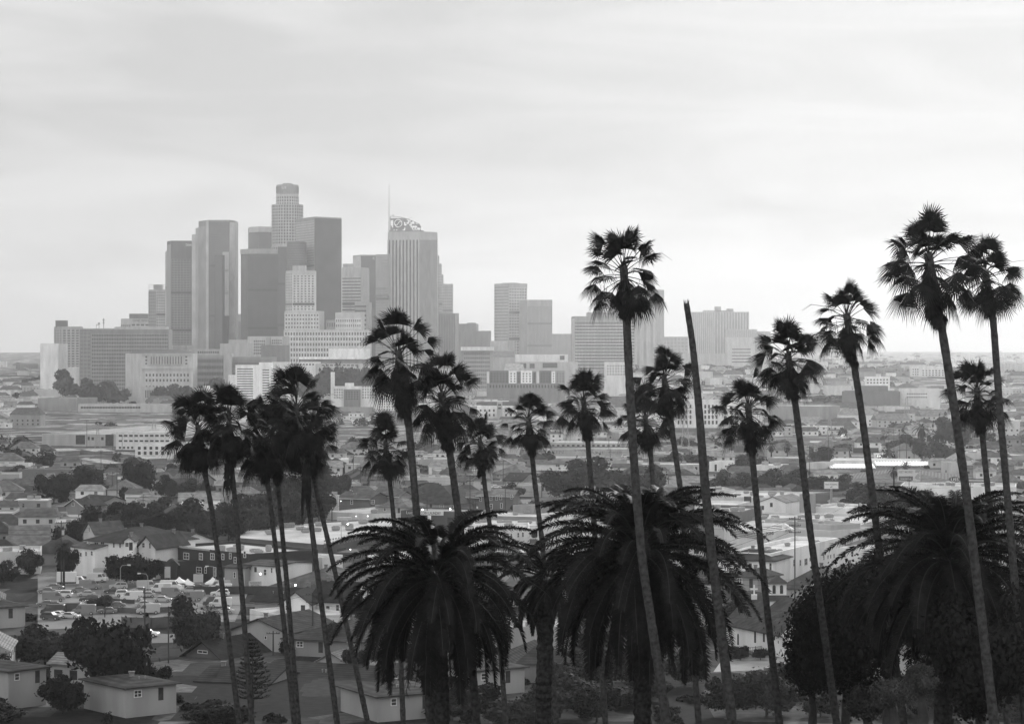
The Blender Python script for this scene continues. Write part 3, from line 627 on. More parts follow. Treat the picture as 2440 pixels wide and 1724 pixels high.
bld('cathedral_tower', 'plain square bell tower on the wooded slope under the hilltop hall', 'tower', [(788,2480),(797,2480)], 886, depth=4, wall=.76, base=915)
bld('dark_office', 'low dark ribbed block with a pale cornice behind the paired palms', 'building', [(1104,3050),(1168,3045)], 836, depth=26, wall=.3, styles=[('g',.1,.3,9,14,1,.45,.3)], base=875)
bld('roof_fascia', 'pale cornice slab over the low dark ribbed block behind the paired palms', 'fascia', [(1098,3044),(1170,3039)], 826, depth=30, wall=.66, zb=PZ(835,3044))
bld('hall', 'angular pale hall with sloping walls below the isolated gridded tower', 'hall', [(1168,3200),(1210,3190)], 812, depth=26, wall=.42, base=870)
bld('hall', 'curved pale hall wing tapering beside the angular pale hall', 'hall', [(1155,3150),(1225,3150)], 850, depth=20, wall=.4, base=870, roof=('gx',836))
bld('museum_block', 'long pale box-like hall with one large square window below the shorter ribbed tower', 'hall', [(1222,3300),(1348,3290)], 844, depth=30, wall=.7, base=872, wins=[(1334,847,1345,857,'dark')], sn='long pale hall')
bld('museum_block', 'pale lower storey with deep dark bays under the long pale hall', 'building', [(1228,3100),(1372,3090)], 862, depth=26, wall=.45, base=880, wins=[(1293,864,1328,876,'dark'),(1238,865,1254,877,'dark'),(1262,866,1274,877,'dark')])
bld('white_sail_roof', 'small white wedge-roofed pavilion above the two-tone apartment range', 'pavilion', [(1202,2750),(1242,2745)], 882, depth=16, wall=.7, base=888, roof=('gx',867), rv=.75)
def twotone():
    segs = [(1160,1166,.6,0),(1166,1212,.14,1),(1212,1231,.82,1),(1231,1241,.2,0),(1241,1268,.85,1),(1268,1278,.2,0),(1278,1285,.6,0),(1285,1314,.14,1),(1314,1323,.82,0),(1323,1346,.3,1)]
    names = ['white end bay','first dark bay','white bay beside the dark end','narrow dark recess by the middle','broad white middle bay','dark recess beyond the middle bay','slim white strip','second dark bay','white strip by the far end','grey far end bay']
    for i_, ((a, b, w, k), nm) in enumerate(zip(segs, names)):
        bld('bay' if i_ else 'apartment_range', 'two-tone apartment range of white and dark bays above the palms', 'apartment block', [(a,2600+(6 if w < .3 else 0)),(b,2600+(6 if w < .3 else 0))], 883 if k else 885, depth=16, wall=w, base=914,
            wins=autowins(a+2,887,b-1,911,max(1,int((b-a)/7)),4,.4,.5) if b-a > 8 else ())
    bld('base_storey', 'dark arcaded base storey under the two-tone apartment range', 'building', [(1160,2590),(1330,2585)], 913, depth=14, wall=.2, base=926, wins=autowins(1165,916,1325,924,22,1,.5,.9))
    LAND.append(('two-tone apartment range', 1250, 2600))
twotone()
bld('apartment_block', 'white apartment block with even window rows between the tall palms', 'apartment block', [(788,2300),(900,2290)], 920, depth=18, wall=.7, base=956, wins=autowins(795,925,818,950,4,4,.45,.5)+autowins(862,918,898,950,6,5,.45,.5), sn='white even-windowed block')
bld('wing', 'dark balconied middle section of the white even-windowed block', 'apartment block', [(819,2292),(857,2290)], 927, depth=8, wall=.2, base=956, wins=autowins(822,931,855,953,5,4,.5,.5))
bld('penthouse', 'raised white stair block on the white even-windowed block', 'apartment block', [(822,2310),(842,2310)], 912, depth=10, wall=.76, base=956)
bld('apartment_block', 'tall narrow white apartment block partly hidden by the two leading palms', 'apartment block', [(898,2150),(958,2145)], 936, depth=18, wall=.8, base=982, wins=autowins(901,941,956,978,9,6,.42,.5))
bld('apartment_block', 'grey blocks and carports before the white even-windowed block', 'building', [(782,2120),(880,2115)], 970, depth=18, wall=.3, base=982)
bld('apartment_block', 'white four-square apartment house with a lift tower between two fan palms', 'apartment block', [(1137,2120),(1225,2115)], 967, depth=18, wall=.82, base=998, wins=autowins(1140,972,1182,994,4,2,.4,.5)+autowins(1200,972,1223,994,2,2,.4,.5), sn='white four-square apartments')
bld('lift_tower', 'grey lift tower of the white four-square apartment house', 'tower', [(1184,2105),(1197,2105)], 957, depth=8, wall=.4, base=998, wins=[(1187,962,1194,966,'dark'),(1187,970,1194,974,'dark')])
bld('flat_block', 'dark flat roof edge behind the white four-square apartment house', 'building', [(1135,2220),(1250,2215)], 958, depth=30, wall=.12, base=975)
bld('apartment_block', 'pale hazy apartment house behind the tall single palm trunk', 'apartment block', [(1440,2900),(1500,2895)], 862, depth=20, wall=.66, base=900, wins=autowins(1445,868,1497,895,8,4,.4,.5))
bld('apartment_block', 'modern pale apartment house with tall windows behind the leafless trunk', 'apartment block', [(1606,1840),(1765,1835)], 952, depth=22, wall=.76, base=1022, wins=[w for w in autowins(1612,962,1650,1012,4,4,.45,.7)+autowins(1676,962,1712,1012,4,4,.5,.7)+autowins(1722,965,1762,1012,3,4,.5,.7)], sn='tall-windowed apartments')
bld('base_storey', 'dark garage storey under the tall-windowed apartment house', 'building', [(1604,1760),(1766,1755)], 1020, depth=14, wall=.15, base=1030)
bld('warehouse', 'long dark warehouse with a raised roof box in the hazy flats', 'warehouse', [(2006,2300),(2144,2290)], 932, depth=50, wall=.16, base=966, sn='long dark warehouse')
bld('roof_box', 'raised dark roof box on the long dark warehouse', 'penthouse', [(2054,2330),(2116,2330)], 919, depth=20, wall=.14, base=940)
bld('warehouse', 'white factory with two rows of dark windows next to the long dark warehouse', 'warehouse', [(2144,2310),(2240,2305)], 926, depth=40, wall=.66, base=968, wins=autowins(2160,934,2210,950,9,2,.6,.35))
bld('apartment_block', 'hazy balconied apartment block above the white factory', 'apartment block', [(2170,3300),(2262,3295)], 872, depth=24, wall=.66, base=920, wins=autowins(2173,877,2190,912,3,6,.5,.5)+autowins(2196,880,2258,912,8,6,.5,.45), sn='balconied hazy block')
bld('apartment_block', 'hazy white stepped flats beside the balconied hazy block', 'apartment block', [(2060,2900),(2120,2895)], 897, depth=20, wall=.76, base=920, wins=autowins(2064,901,2118,915,7,2,.5,.5))
bld('warehouse', 'grey flat-roofed depot with a dark loading side behind the leaning palms', 'warehouse', [(1850,2010),(1957,1990),(2002,2005)], 966, depth=60, wall=.3, base=1000, sn='grey depot')
bld('warehouse', 'broad grey shed with low hip roof behind the leaning palms', 'warehouse', [(1870,1640),(1970,1630)], 1046, depth=30, wall=.3, base=1052, roof=('hip',1042), rv=.25)
# rail-yard band, west side
bld('warehouse', 'large corrugated grey shed at the picture edge below the courthouse trees', 'warehouse', [(90,2380),(184,2370)], 948, depth=50, wall=.28, base=985, sn='corrugated grey shed')
bld('warehouse', 'long low pale jail-like block with strip windows across the flats', 'building', [(186,2330),(440,2310)], 962, depth=26, wall=.46, base=986, wins=autowins(192,968,335,973,22,1,.85,.9), sn='long strip-windowed block')
bld('screen_wall', 'grey vaulted screen wall on the long strip-windowed block', 'screen', [(410,2300),(434,2299)], 961, depth=4, wall=.16, base=986)
bld('parapet_wall', 'dark retaining wall with a pale cap below the long strip-windowed block', 'wall', [(90,2200),(330,2190)], 988, depth=6, wall=.13, base=1002)
bld('warehouse', 'white terminal roof sloping down behind the rail yard', 'warehouse', [(355,2150),(470,2140)], 994, depth=40, wall=.66, rv=.75, base=1002)
bld('warehouse', 'vast pale-roofed warehouse across the rail yard with dark loading doors', 'warehouse', [(100,1505),(278,1495)], 1033, depth=420, wall=.4, rv=.34, base=1062, wins=[(180,1036,203,1058,'dark'),(209,1040,214,1048,'dark'),(218,1041,224,1048,'dark'),(241,1041,247,1048,'dark'),(251,1035,271,1062,'dark')], sn='vast pale warehouse')
bld('office_building', 'pale four-storey office with pilasters and strip windows behind the palm cluster', 'building', [(276,1445),(410,1435)], 1029, depth=60, wall=.66, rv=.42, base=1075, wins=autowins(281,1034,405,1041,10,1,.7,.7)+autowins(281,1047,405,1053,10,1,.7,.7)+autowins(281,1062,320,1070,4,1,.6,.7), sn='pale pilastered office')
bld('wing', 'lower front wing with tall paired windows of the pale pilastered office', 'building', [(322,1335),(410,1330)], 1059, depth=24, wall=.7, rv=.45, base=1092, wins=autowins(325,1063,408,1071,6,1,.5,.9)+autowins(325,1074,408,1084,6,1,.5,.8))
bld('shed', 'dark gable-roofed shed at the picture edge before the vast pale warehouse', 'shed', [(131,1560),(170,1555)], 1056, depth=14, wall=.05, rv=.45, base=1066, roof=('gy',1044))
for i, (a, b, t, bb) in enumerate(((196,226,1101,1106),(212,240,1106,1112),(238,268,1100,1108),(258,290,1105,1112),(140,190,1075,1083),(226,270,1076,1082),(350,398,1094,1106))):
    L_ = ['small pale-roofed shed, first of the sheds behind the round dark tree','pale-roofed shed tucked against the round dark tree','pale ridge-roofed shed in the yard behind the dark tree','pale low shed roof furthest along the yard behind the dark tree','long white canopy roof over the rail yard','low pale canopy with cars before the pilastered office','broad pale hip roof below the pilastered office'][i]
    bld('shed', L_, 'shed', [(a,None),(b,10)], t, base=bb, depth=22, wall=.25, rv=.7, roof=('gx',t-6), seed=i)
# ---------------------------------------------------------------- the near neighbourhood
W4 = lambda *a: [tuple(x) for x in a]
# white hip-roofed house and its neighbours
bld('house', 'large white house with a dark hip roof behind the dark brick building', 'house', [(207,640),(318,628)], 1286, depth=22, wall=.82, rv=.1, base=1322, roof=('hip',1255,.8), sn='white hip-roofed house',
    wins=[(224,1290,236,1302),(239,1290,250,1302),(269,1291,274,1304),(284,1291,289,1305),(297,1292,301,1304)])
bld('house', 'white gabled porch wing with a pointed front on the white hip-roofed house', 'house', [(296,622),(318,622)], 1288, depth=8, wall=.82, rv=.12, base=1322, roof=('gy',1279,.5))
bld('house', 'white house with a steep front gable next to the dark brick building', 'house', [(330,628),(370,626)], 1302, depth=16, wall=.76, rv=.1, base=1330, roof=('gy',1277,.8), wins=[(338,1292,346,1304),(355,1292,360,1306)])
bld('house', 'white house end with a long dark gable roof above the steep-gabled house', 'house', [(352,660),(414,650)], 1288, depth=14, wall=.76, rv=.1, base=1315, roof=('gx',1266,.9))
bld('house', 'small white cottage at the foot of the dark round tree, before the hip-roofed house', 'house', [(168,640),(226,632)], 1302, depth=9, wall=.82, rv=.16, base=1350, roof=('gx',1294,.5), wins=[(203,1313,208,1324),(216,1312,222,1323),(190,1315,196,1326)])
bld('house', 'narrow cottage with a steep white gable beside the dark round tree', 'house', [(199,700),(226,695)], 1268, depth=10, wall=.55, rv=.18, base=1290, roof=('gy',1244,.5), wins=[(211,1256,215,1266)])
bld('house', 'dark bungalow with a white trimmed gable on the wooded rise', 'house', [(158,870),(198,866)], 1204, depth=12, wall=.3, rv=.09, base=1212, roof=('gy',1189,.8,'trim'), wins=[(170,1197,178,1205)])
bld('house', 'long dark roofed bungalow beside the white trimmed gable on the wooded rise', 'house', [(180,890),(236,880)], 1196, depth=14, wall=.35, rv=.08, base=1210, roof=('gx',1180,.8), wins=[(216,1198,228,1206)])
bld('house', 'small bungalow with a pale roof edge at the picture edge on the wooded rise', 'house', [(130,960),(178,955)], 1171, depth=14, wall=.3, rv=.2, base=1181, roof=('gx',1160,.9,'trim'), wins=[(140,1173,160,1178)])
bld('house', 'dark bungalow with a white arched front gable behind the round tree', 'house', [(368,985),(402,980)], 1158, depth=18, wall=.4, rv=.14, base=1176, roof=('gy',1142,.9,'trim'), sn='white arched bungalow', wins=[(378,1152,393,1160),(380,1163,385,1173),(387,1163,392,1173)])
bld('house', 'wide house with a bright white eave behind the arched-gable bungalow', 'house', [(408,1010),(470,1005)], 1146, depth=14, wall=.25, rv=.3, base=1168, roof=('gx',1127,.8,'trim'))
bld('house', 'low house with a pale hip roof between the slender trunks of the cluster', 'house', [(528,960),(580,955)], 1176, depth=12, wall=.35, rv=.3, base=1184, roof=('gy',1163,.6))
bld('house', 'wide dark-roofed house by the palm cluster, its ridge running to the hedge', 'house', [(548,990),(640,985)], 1166, depth=14, wall=.3, rv=.11, base=1178, roof=('gx',1150,.8))
# brick building
bb = bld('brick_building', 'dark brick two-storey building with white-framed windows and a flat parapet', 'brick building', [(401,640),(594,612)], 1298, depth=22, wall=.045, rv=.5, base=1385, wallkind='brick', units=7, sn='dark brick building', proud=.2,
    wins=[(412,1315,422,1331),(436,1316,452,1332),(474,1317,484,1333),(501,1317,512,1333),(528,1318,535,1333),(546,1316,552,1331),(557,1326,564,1341),(580,1312,587,1328),(431,1347,452,1373),(467,1350,482,1365),(487,1350,493,1365),(508,1350,516,1372),(371,1352,377,1368)])
fr0, fr1 = (PX(401,640),640), (PX(594,612),612)
m = MB().fb(fr0, fr1, -.2, 19.5, PZ(1298,640)-.35, PZ(1298,640)+.12, 0, .25); m.build('coping', M(.4,.8,.1), bb, bb.location)
bx = bld('brick_building', 'low dark brick annex with an arched gateway beside the two-storey brick building', 'brick annex', [(362,632),(402,625)], 1332, depth=12, wall=.045, rv=.3, base=1386, wallkind='brick', wins=[(371,1352,377,1368)])
m = MB(); D=618; c = P(412,1362,D); pts = [(PX(391,D),PZ(1388,D)),(PX(391,D),PZ(1345,D))]+[(PX(391,D)+ (PX(424,D)-PX(391,D))*i/8, PZ(1345,D)+math.sin(math.pi*i/8)*1.6) for i in range(1,8)]+[(PX(424,D),PZ(1345,D)),(PX(424,D),PZ(1388,D)),(PX(420,D),PZ(1388,D)),(PX(420,D),PZ(1350,D))]+[(c.x+.2+1.55*math.cos(a),PZ(1352,D)+1.4*math.sin(a)) for a in [math.pi*i/8 for i in range(1,8)]]+[(PX(396,D),PZ(1350,D)),(PX(396,D),PZ(1388,D))]
vs = [(x,D,z) for x,z in pts]+[(x,D+2.5,z) for x,z in pts]; k = len(pts)
m.add(vs, [tuple(range(k)), tuple(range(2*k-1,k-1,-1))]+[(i,k+i,k+(i+1)%k,(i+1)%k) for i in range(k)]); m.build('arched_porch', M(.05,.9,.3,.5,'brick'), bx, bx.location)
bld('white_shop', 'small white shop with block letters beside the two-storey brick building', 'shop', [(582,606),(661,600)], 1345, depth=14, wall=.76, rv=.12, base=1388, roof=('gx',1336,.5), signs=[('GLH',585,1348,600,1356,.05)], wins=[(606,1350,612,1362,'dark'),(628,1355,636,1370),(645,1352,650,1364)], sn='white lettered shop')
bld('white_shop', 'dark low porch with a stone front between the brick building and white shop', 'shop', [(535,604),(584,602)], 1352, depth=10, wall=.3, rv=.08, base=1388, roof=('gx',1345,.5), wins=[(556,1362,562,1376)])
big = bld('market_hall', 'big flat-roofed commercial hall with a long dark side wall behind the slender trunks', 'commercial hall', [(560,726),(769,700),(939,760)], 1280, depth=52, wall=.12, rv=.5, base=1348, wallkind='brick', units=22, sn='big flat-roofed hall',
    wins=[(805,1306,822,1316,'dark'),(830,1306,846,1316,'dark'),(858,1300,872,1310,'dark'),(884,1298,896,1308,'dark')])
m = MB(); a_, b_ = (PX(769,700),700), (PX(939,760),760); L_ = math.hypot(b_[0]-a_[0], 60)
for i in range(26):
    for j in range(3): m.fb(a_, b_, 1+i*(L_-2)/26, 1+i*(L_-2)/26+.9, PZ(1287+j*7,700)-.45, PZ(1287+j*7,700), 0, .12)
m.build('wall_lattice', M(.22,.9,.2), big, big.location)
bld('white_wall_building', 'white side wall with small letters in front of the big flat-roofed hall', 'shop', [(690,640),(768,634)], 1322, depth=9, wall=.76, rv=.4, base=1356, signs=[('SLH',738,1327,750,1333,.15)])
bld('house', 'low house with a broad grey hip roof below the white lettered shop', 'house', [(640,585),(818,578)], 1398, depth=26, wall=.4, rv=.2, base=1416, roof=('hip',1353,.8))
bld('house', 'grey L-shaped house with a white front gable beneath the slender cluster trunks', 'house', [(607,540),(694,538)], 1430, depth=14, wall=.3, rv=.055, base=1478, roof=('gx',1400,.9), wins=[(616,1452,626,1474,'dark')], sn='dark-roofed gabled house')
bld('house', 'white gabled front with dark barge boards under the cluster trunks', 'house', [(672,528),(737,527)], 1436, depth=16, wall=.82, rv=.055, base=1480, roof=('gy',1410,.8))
bld('house', 'long white house wall with three windows and a dark roof beside the gabled front', 'house', [(737,534),(826,530)], 1430, depth=14, wall=.84, rv=.055, base=1470, roof=('gx',1386,.6), wins=[(745,1443,752,1461),(776,1441,787,1457),(800,1439,809,1455)])
bld('garage', 'white sloping wall with a flat pale roof below the three-windowed white house', 'garage', [(700,512),(836,520)], 1470, depth=20, wall=.76, rv=.5, base=1500)
bld('house', 'house with a pale low gable wall between the first slender trunks', 'house', [(552,480),(685,474)], 1500, depth=18, wall=.42, rv=.09, base=1562, roof=('gy',1474,.8), wins=[(600,1515,606,1524),(630,1514,636,1522)], sn='pale low-gabled house')
bld('house', 'dark roofed house beside the pale low-gabled house, seen past four trunks', 'house', [(680,470),(860,464)], 1520, depth=24, wall=.25, rv=.1, base=1560, roof=('hip',1478,.8))
bld('house', 'dark hipped bungalow with a broad front gable near the bottom of the view', 'house', [(416,470),(556,462)], 1580, depth=18, wall=.12, rv=.06, base=1640, roof=('gy',1526,1.1), wins=[(470,1548,496,1556)], sn='broad-gabled dark bungalow')
bld('house', 'dark roofed rear wing behind the broad-gabled bungalow', 'house', [(480,500),(600,494)], 1560, depth=16, wall=.15, rv=.07, base=1590, roof=('gx',1510,.8))
bld('house', 'small grey hip-roofed house behind the dark round street tree', 'house', [(350,480),(448,476)], 1568, depth=13, wall=.3, rv=.15, base=1600, roof=('hip',1534,.8))
bld('shed', 'pale gabled outbuilding in the bottom corner of the view', 'outbuilding', [(120,432),(216,428),(262,440)], 1580, wall=.4, rv=.3, base=1640, roof=('gx',1558,.7), wins=[(128,1594,150,1612,'dark'),(165,1596,185,1618,'dark')], sn='pale gabled outbuilding')
bld('garage', 'dark roofed garage with twin vent pipes near the bottom of the view', 'garage', [(470,432),(640,428)], 1622, depth=14, wall=.3, rv=.07, base=1680, roof=('gx',1590,.6))
bld('house', 'wide dark roof with a white ridge line below the slender cluster trunks', 'house', [(600,440),(905,430)], 1620, depth=20, wall=.3, rv=.07, base=1680, roof=('gx',1582,.6,'trim'))
bld('house', 'pale triangular roof end between two dark roofs under the cluster trunks', 'house', [(728,455),(850,452)], 1590, depth=12, wall=.4, rv=.28, base=1625, roof=('gy',1556,.5))
bld('house', 'dark roof beneath the last cluster trunk beside the first date palm', 'house', [(800,475),(930,470)], 1552, depth=14, wall=.2, rv=.08, base=1590, roof=('hip',1530,.6))
for i, (a, b, t, bb_, rk, lab) in enumerate(((20,110,1600,1690,1575,'grey gabled house beyond the corner outbuilding, at the frame edge'),(300,420,1640,1710,1612,'dark gabled house under the round street tree'),(900,1060,1660,1720,1628,'dark roofed house under the first date palm'),(1120,1250,1600,1660,1575,'pale hip-roofed house behind the thick date palm trunk'),(-60,60,1450,1500,1425,'hip-roofed grey house beyond the car park'))):
    bld('house', lab, 'house', [(a,None),(b,6)], t, base=bb_, depth=14, wall=.35, rv=.1, roof=('hip',rk,.7))
# laundry strip and its neighbours
cl = bld('laundry_shop', 'dark low laundromat with a long white sign band behind the first date palm', 'laundromat', [(955,820),(1098,812)], 1215, depth=18, wall=.08, rv=.25, base=1248, sn='coin laundromat', wins=[(975,1232,1000,1246,'dark'),(1006,1232,1030,1246,'dark'),(1066,1232,1090,1246,'dark')])
m = MB(); A_, B_ = (PX(955,820),820), (PX(1098,812),812); m.fb(A_, B_, (1003-955)*.1436, (1066-955)*.1436, PZ(1226,817), PZ(1216,817), .05, .35); m.build('sign_band', M(.75,.6,.05), cl, cl.location)
text(cl, 'COIN LAUNDRY', A_, B_, (1008-955)*.1436, (1060-955)*.1436, PZ(1224.5,817), PZ(1217.5,817), M(.12,.8,.05), .37)
text(cl, 'Luc', A_, B_, (970-955)*.1436, (986-955)*.1436, PZ(1224.5,817), PZ(1217.5,817), M(.5,.8,.05), .2)
bld('pylon', 'slim white sign pylon standing before the laundromat', 'sign', [(1019,790),(1027,790)], 1228, depth=.6, wall=.82, base=1262, signs=[('l',1022,1236,1024,1252,.2)])
bld('house', 'dark pitched roof house with a white trimmed double slope above the flat pale store', 'house', [(806,900),(880,894)], 1186, depth=14, wall=.14, rv=.16, base=1202, roof=('gx',1172,.9,'trim'), wins=[(835,1190,841,1201),(884,1190,893,1200)], sn='white-trimmed dark house')
bld('house', 'second white-trimmed dark house next to the double-sloped one', 'house', [(880,910),(950,905)], 1182, depth=12, wall=.3, rv=.18, base=1196, roof=('gx',1170,.6,'trim'), wins=[(886,1186,893,1194),(905,1186,909,1194)])
bld('store', 'flat pale store with a blank white side wall behind the cluster of slender palms', 'store', [(780,850),(930,835)], 1218, depth=34, wall=.76, rv=.45, base=1250, units=5, sn='flat pale store')
bld('house', 'house under a pale spreading hip roof in front of the white-trimmed dark houses', 'house', [(900,850),(972,845)], 1206, depth=14, wall=.4, rv=.3, base=1216, roof=('hip',1186,.7))
bld('house', 'very broad dark hip roof rising behind the laundromat', 'house', [(960,900),(1090,890)], 1196, depth=30, wall=.25, rv=.09, base=1208, roof=('hip',1156,.8), sn='broad dark hip roof')
bld('house', 'dark two-storey house with tall white windows beside the tall leaning trunk', 'house', [(1094,905),(1140,900)], 1183, depth=16, wall=.13, rv=.22, base=1212, roof=('gx',1169,.8,'trim'), wins=[(1108,1186,1118,1196),(1110,1200,1116,1208,'dark')])
bld('house', 'long dark apartment house with seven white windows on its upper storey', 'apartment house', [(1140,900),(1222,894),(1238,915)], 1181, depth=16, wall=.13, rv=.25, base=1214, roof=('gx',1166,.8,'trim'), wins=[(1143,1183,1148,1194),(1167,1181,1173,1192),(1181,1180,1186,1191),(1190,1178,1196,1190),(1216,1178,1221,1188),(1167,1200,1174,1212),(1192,1198,1198,1210)], sn='seven-windowed dark house')
bld('store', 'low white store with a fenced yard below the seven-windowed dark house', 'store', [(1086,830),(1278,820)], 1226, depth=24, wall=.3, rv=.5, base=1244, units=6, sn='low fenced store')
bld('store', 'brick box on the roof line by the round hedge above the low fenced store', 'outbuilding', [(1222,845),(1272,840)], 1202, depth=10, wall=.3, rv=.3, base=1240)
bld('store', 'white flat-roofed workshops in rows below the low fenced store', 'workshop', [(1080,770),(1280,760)], 1246, depth=18, wall=.76, rv=.55, base=1262, units=10, wins=[(1104,1240,1128,1256,'dark'),(1150,1250,1160,1258,'dark')])
bld('store', 'cream two-storey building with a row of upright windows behind a bare tree', 'store', [(1080,710),(1176,700),(1262,716)], 1260, depth=22, wall=.76, rv=.6, base=1310, units=4, sn='cream upright-windowed building', wins=[(1178,1271,1188,1284,'dark'),(1198,1271,1206,1283,'dark'),(1208,1270,1212,1288),(1216,1270,1220,1287),(1232,1268,1237,1280),(1243,1267,1248,1279),(1110,1272,1122,1300,'dark')])
bld('parapet_wall', 'long low wall of pale panels along the yard under the cream building', 'wall', [(1095,650),(1285,644)], 1312, depth=16, wall=.14, rv=.55, base=1345, units=9, wins=[(1236,1314,1244,1330,'dark')])
bld('warehouse', 'large plain pale-walled warehouse beside the great date palm', 'warehouse', [(1281,700),(1420,690)], 1224, depth=40, wall=.76, rv=.55, base=1300, units=4, sn='plain pale warehouse')
bld('house', 'grey roof and gabled wall behind the thick trunk of the small date palm', 'house', [(1200,560),(1290,556)], 1396, depth=14, wall=.35, rv=.25, base=1460, roof=('gx',1370,.6), wins=[(1262,1425,1276,1440)])
bld('garage', 'pale flat garage roofs behind the small date palm', 'garage', [(1180,600),(1300,595)], 1360, depth=20, wall=.4, rv=.5, base=1380, units=3)
bld('white_shop', 'white flat-roofed shop with tall doors hidden behind the first date palm crown', 'shop', [(876,660),(990,650)], 1322, depth=22, wall=.82, rv=.5, base=1368, units=5, wins=[(893,1335,898,1350,'dark'),(905,1335,912,1348,'dark')], sn='white tall-doored shop')
bld('white_shop', 'white boxy shop with upright openings above the first date palm', 'shop', [(1000,700),(1090,694)], 1276, depth=20, wall=.76, rv=.5, base=1330, wins=[(1004,1282,1007,1306,'dark'),(1012,1282,1015,1306,'dark')])
bld('house', 'small dark roofed stand beside the big flat-roofed hall by the first date palm', 'shop', [(764,620),(820,616)], 1366, depth=8, wall=.55, rv=.45, base=1384)
bld('diner', 'dark bar front with a lit sign under the patterned hall wall', 'bar', [(776,680),(860,690)], 1334, depth=6, wall=.06, rv=.1, base=1362, wins=[(790,1344,800,1356,'dark')])
# right-hand mid zone
bld('house', 'pale building with a hip roof and rooftop lights among tall trees', 'building', [(1277,1195),(1357,1188)], 1104, depth=24, wall=.76, rv=.24, base=1122, roof=('hip',1092,.8), wins=[(1324,1106,1334,1112)], sn='pale hip-roofed building')
bld('house', 'house with a wide pale pyramid roof in front of the pale hip-roofed building', 'house', [(1172,1120),(1246,1112)], 1128, depth=18, wall=.4, rv=.3, base=1142, roof=('hip',1106,.8))
bld('house', 'dark gabled house between the second and third mid-row palms', 'house', [(1200,1060),(1243,1056)], 1144, depth=16, wall=.3, rv=.09, base=1156, roof=('gx',1126,.7))
bld('house', 'flat pale apartment house beside the large dark rounded trees', 'apartment house', [(1199,985),(1318,975)], 1154, depth=18, wall=.42, rv=.2, base=1186, wins=[(1236,1162,1246,1174),(1270,1162,1280,1174)])
bld('house', 'pale gabled cottage with a deep eave at the roadside under the SUV', 'house', [(1080,1010),(1112,1006)], 1146, depth=12, wall=.35, rv=.2, base=1160, roof=('gx',1132,.6))
bld('warehouse', 'long mural-fronted rail depot with big faded letters across its roof', 'depot', [(1306,1500),(1490,1490)], 1054, depth=40, wall=.42, rv=.4, base=1070, wins=autowins(1312,1058,1480,1066,14,1,.5,.7), sn='mural-fronted depot')
gw = bld('graffiti_wall', 'long low wall covered with faint graffiti above the round trees', 'wall', [(1310,1360),(1520,1350)], 1068, depth=2, wall=.36, base=1084)
A_, B_ = (PX(1310,1360),1360), (PX(1520,1350),1350)
for t_, s0, s1, r0, r1 in (('ZEN',1,8,1081,1073),('VANE',20,32,1081,1074),('swear',14,26,1075,1070),('OKER',34,42,1081,1074)):
    text(gw, t_, A_, B_, s0, s1, PZ(r0,1355), PZ(r1,1355), M(.22,.9,.1), .1)
bld('white_block', 'white cubic house with a small dark doorway beside dense trees', 'building', [(1690,1185),(1738,1180)], 1099, depth=16, wall=.84, rv=.4, base=1124, wins=[(1703,1106,1708,1122,'dark'),(1727,1108,1732,1113)], sn='white cubic house')
bld('white_block', 'low white shed roofs with skylights beyond the tree belt', 'shed', [(1800,1195),(1856,1190)], 1107, depth=16, wall=.76, rv=.7, base=1122, units=5)
bld('white_block', 'white workshop with a sawtooth end near the leaning palm', 'workshop', [(1922,1210),(1947,1206)], 1101, depth=16, wall=.6, rv=.5, base=1118)
bld('white_block', 'dark gallery hall with a lettered pale fascia under the spiky far palms', 'gallery', [(1830,1275),(1912,1270)], 1090, depth=20, wall=.3, rv=.5, base=1104, signs=[('GIANT',1880,1092,1902,1098,.15)])
bld('dealership', 'wide white warehouse front behind bright scalloped canopies', 'warehouse', [(1978,1250),(2188,1240)], 1096, depth=30, wall=.84, rv=.5, base=1116, wins=[(1992,1109,2002,1111,'dark'),(2019,1109,2030,1111,'dark'),(2046,1109,2056,1111,'dark')], sn='canopied white warehouse')
def canopy(a, b, row, D, label):
    n = int((b-a)/7); root = empty('canopy', P((a+b)/2, row, D), label, 'canopy'); m = MB(); z = PZ(row, D)
    for i in range(n*4+1):
        x = PX(a, D)+(PX(b, D)-PX(a, D))*i/(n*4); zz = z+.35*abs(math.sin(math.pi*i/4)); m.v += [(x, D, zz-.25), (x, D, zz), (x, D+9, zz+1.6), (x, D+9, zz+1.35)]
    for i in range(n*4):
        k = i*4; m.f += [(k, k+4, k+5, k+1), (k+1, k+5, k+6, k+2), (k+3, k+7, k+4, k), (k+2, k+6, k+7, k+3)]
    m.m = [0]*len(m.f); m.build('canopy_sheet', M(.9,.5,.04), root, root.location)
    for i in range(0, n+1, 3):
        x = PX(a, D)+(PX(b, D)-PX(a, D))*i/n; MB().tube([(x, D+.3, g(x, D)-.2), (x, D+.3, z-.1)], .15, 5).build('post', METAL, root, root.location)
canopy(1978, 2087, 1115, 1210, 'long bright scalloped canopy before the wide white warehouse')
canopy(2088, 2250, 1109, 1225, 'second bright scalloped canopy reaching past the billboard palms')
bld('warehouse', 'vast low hipped roof shed behind the lettered billboard', 'warehouse', [(1995,1065),(2300,1055)], 1150, depth=70, wall=.55, rv=.26, base=1160, roof=('hip',1118,.6), units=0, sn='vast hipped shed')
bld('warehouse', 'long white wall with small vents below the vast hipped shed', 'warehouse', [(2145,960),(2420,950)], 1156, depth=26, wall=.76, rv=.35, base=1182, units=5, sn='long white vented wall')
bld('store', 'flat white store whose roof carries units, below the tree belt', 'store', [(1690,880),(1930,868)], 1182, depth=40, wall=.6, rv=.5, base=1216, units=10, sn='flat white store', wins=[(1773,1182,1790,1196,'dark')])
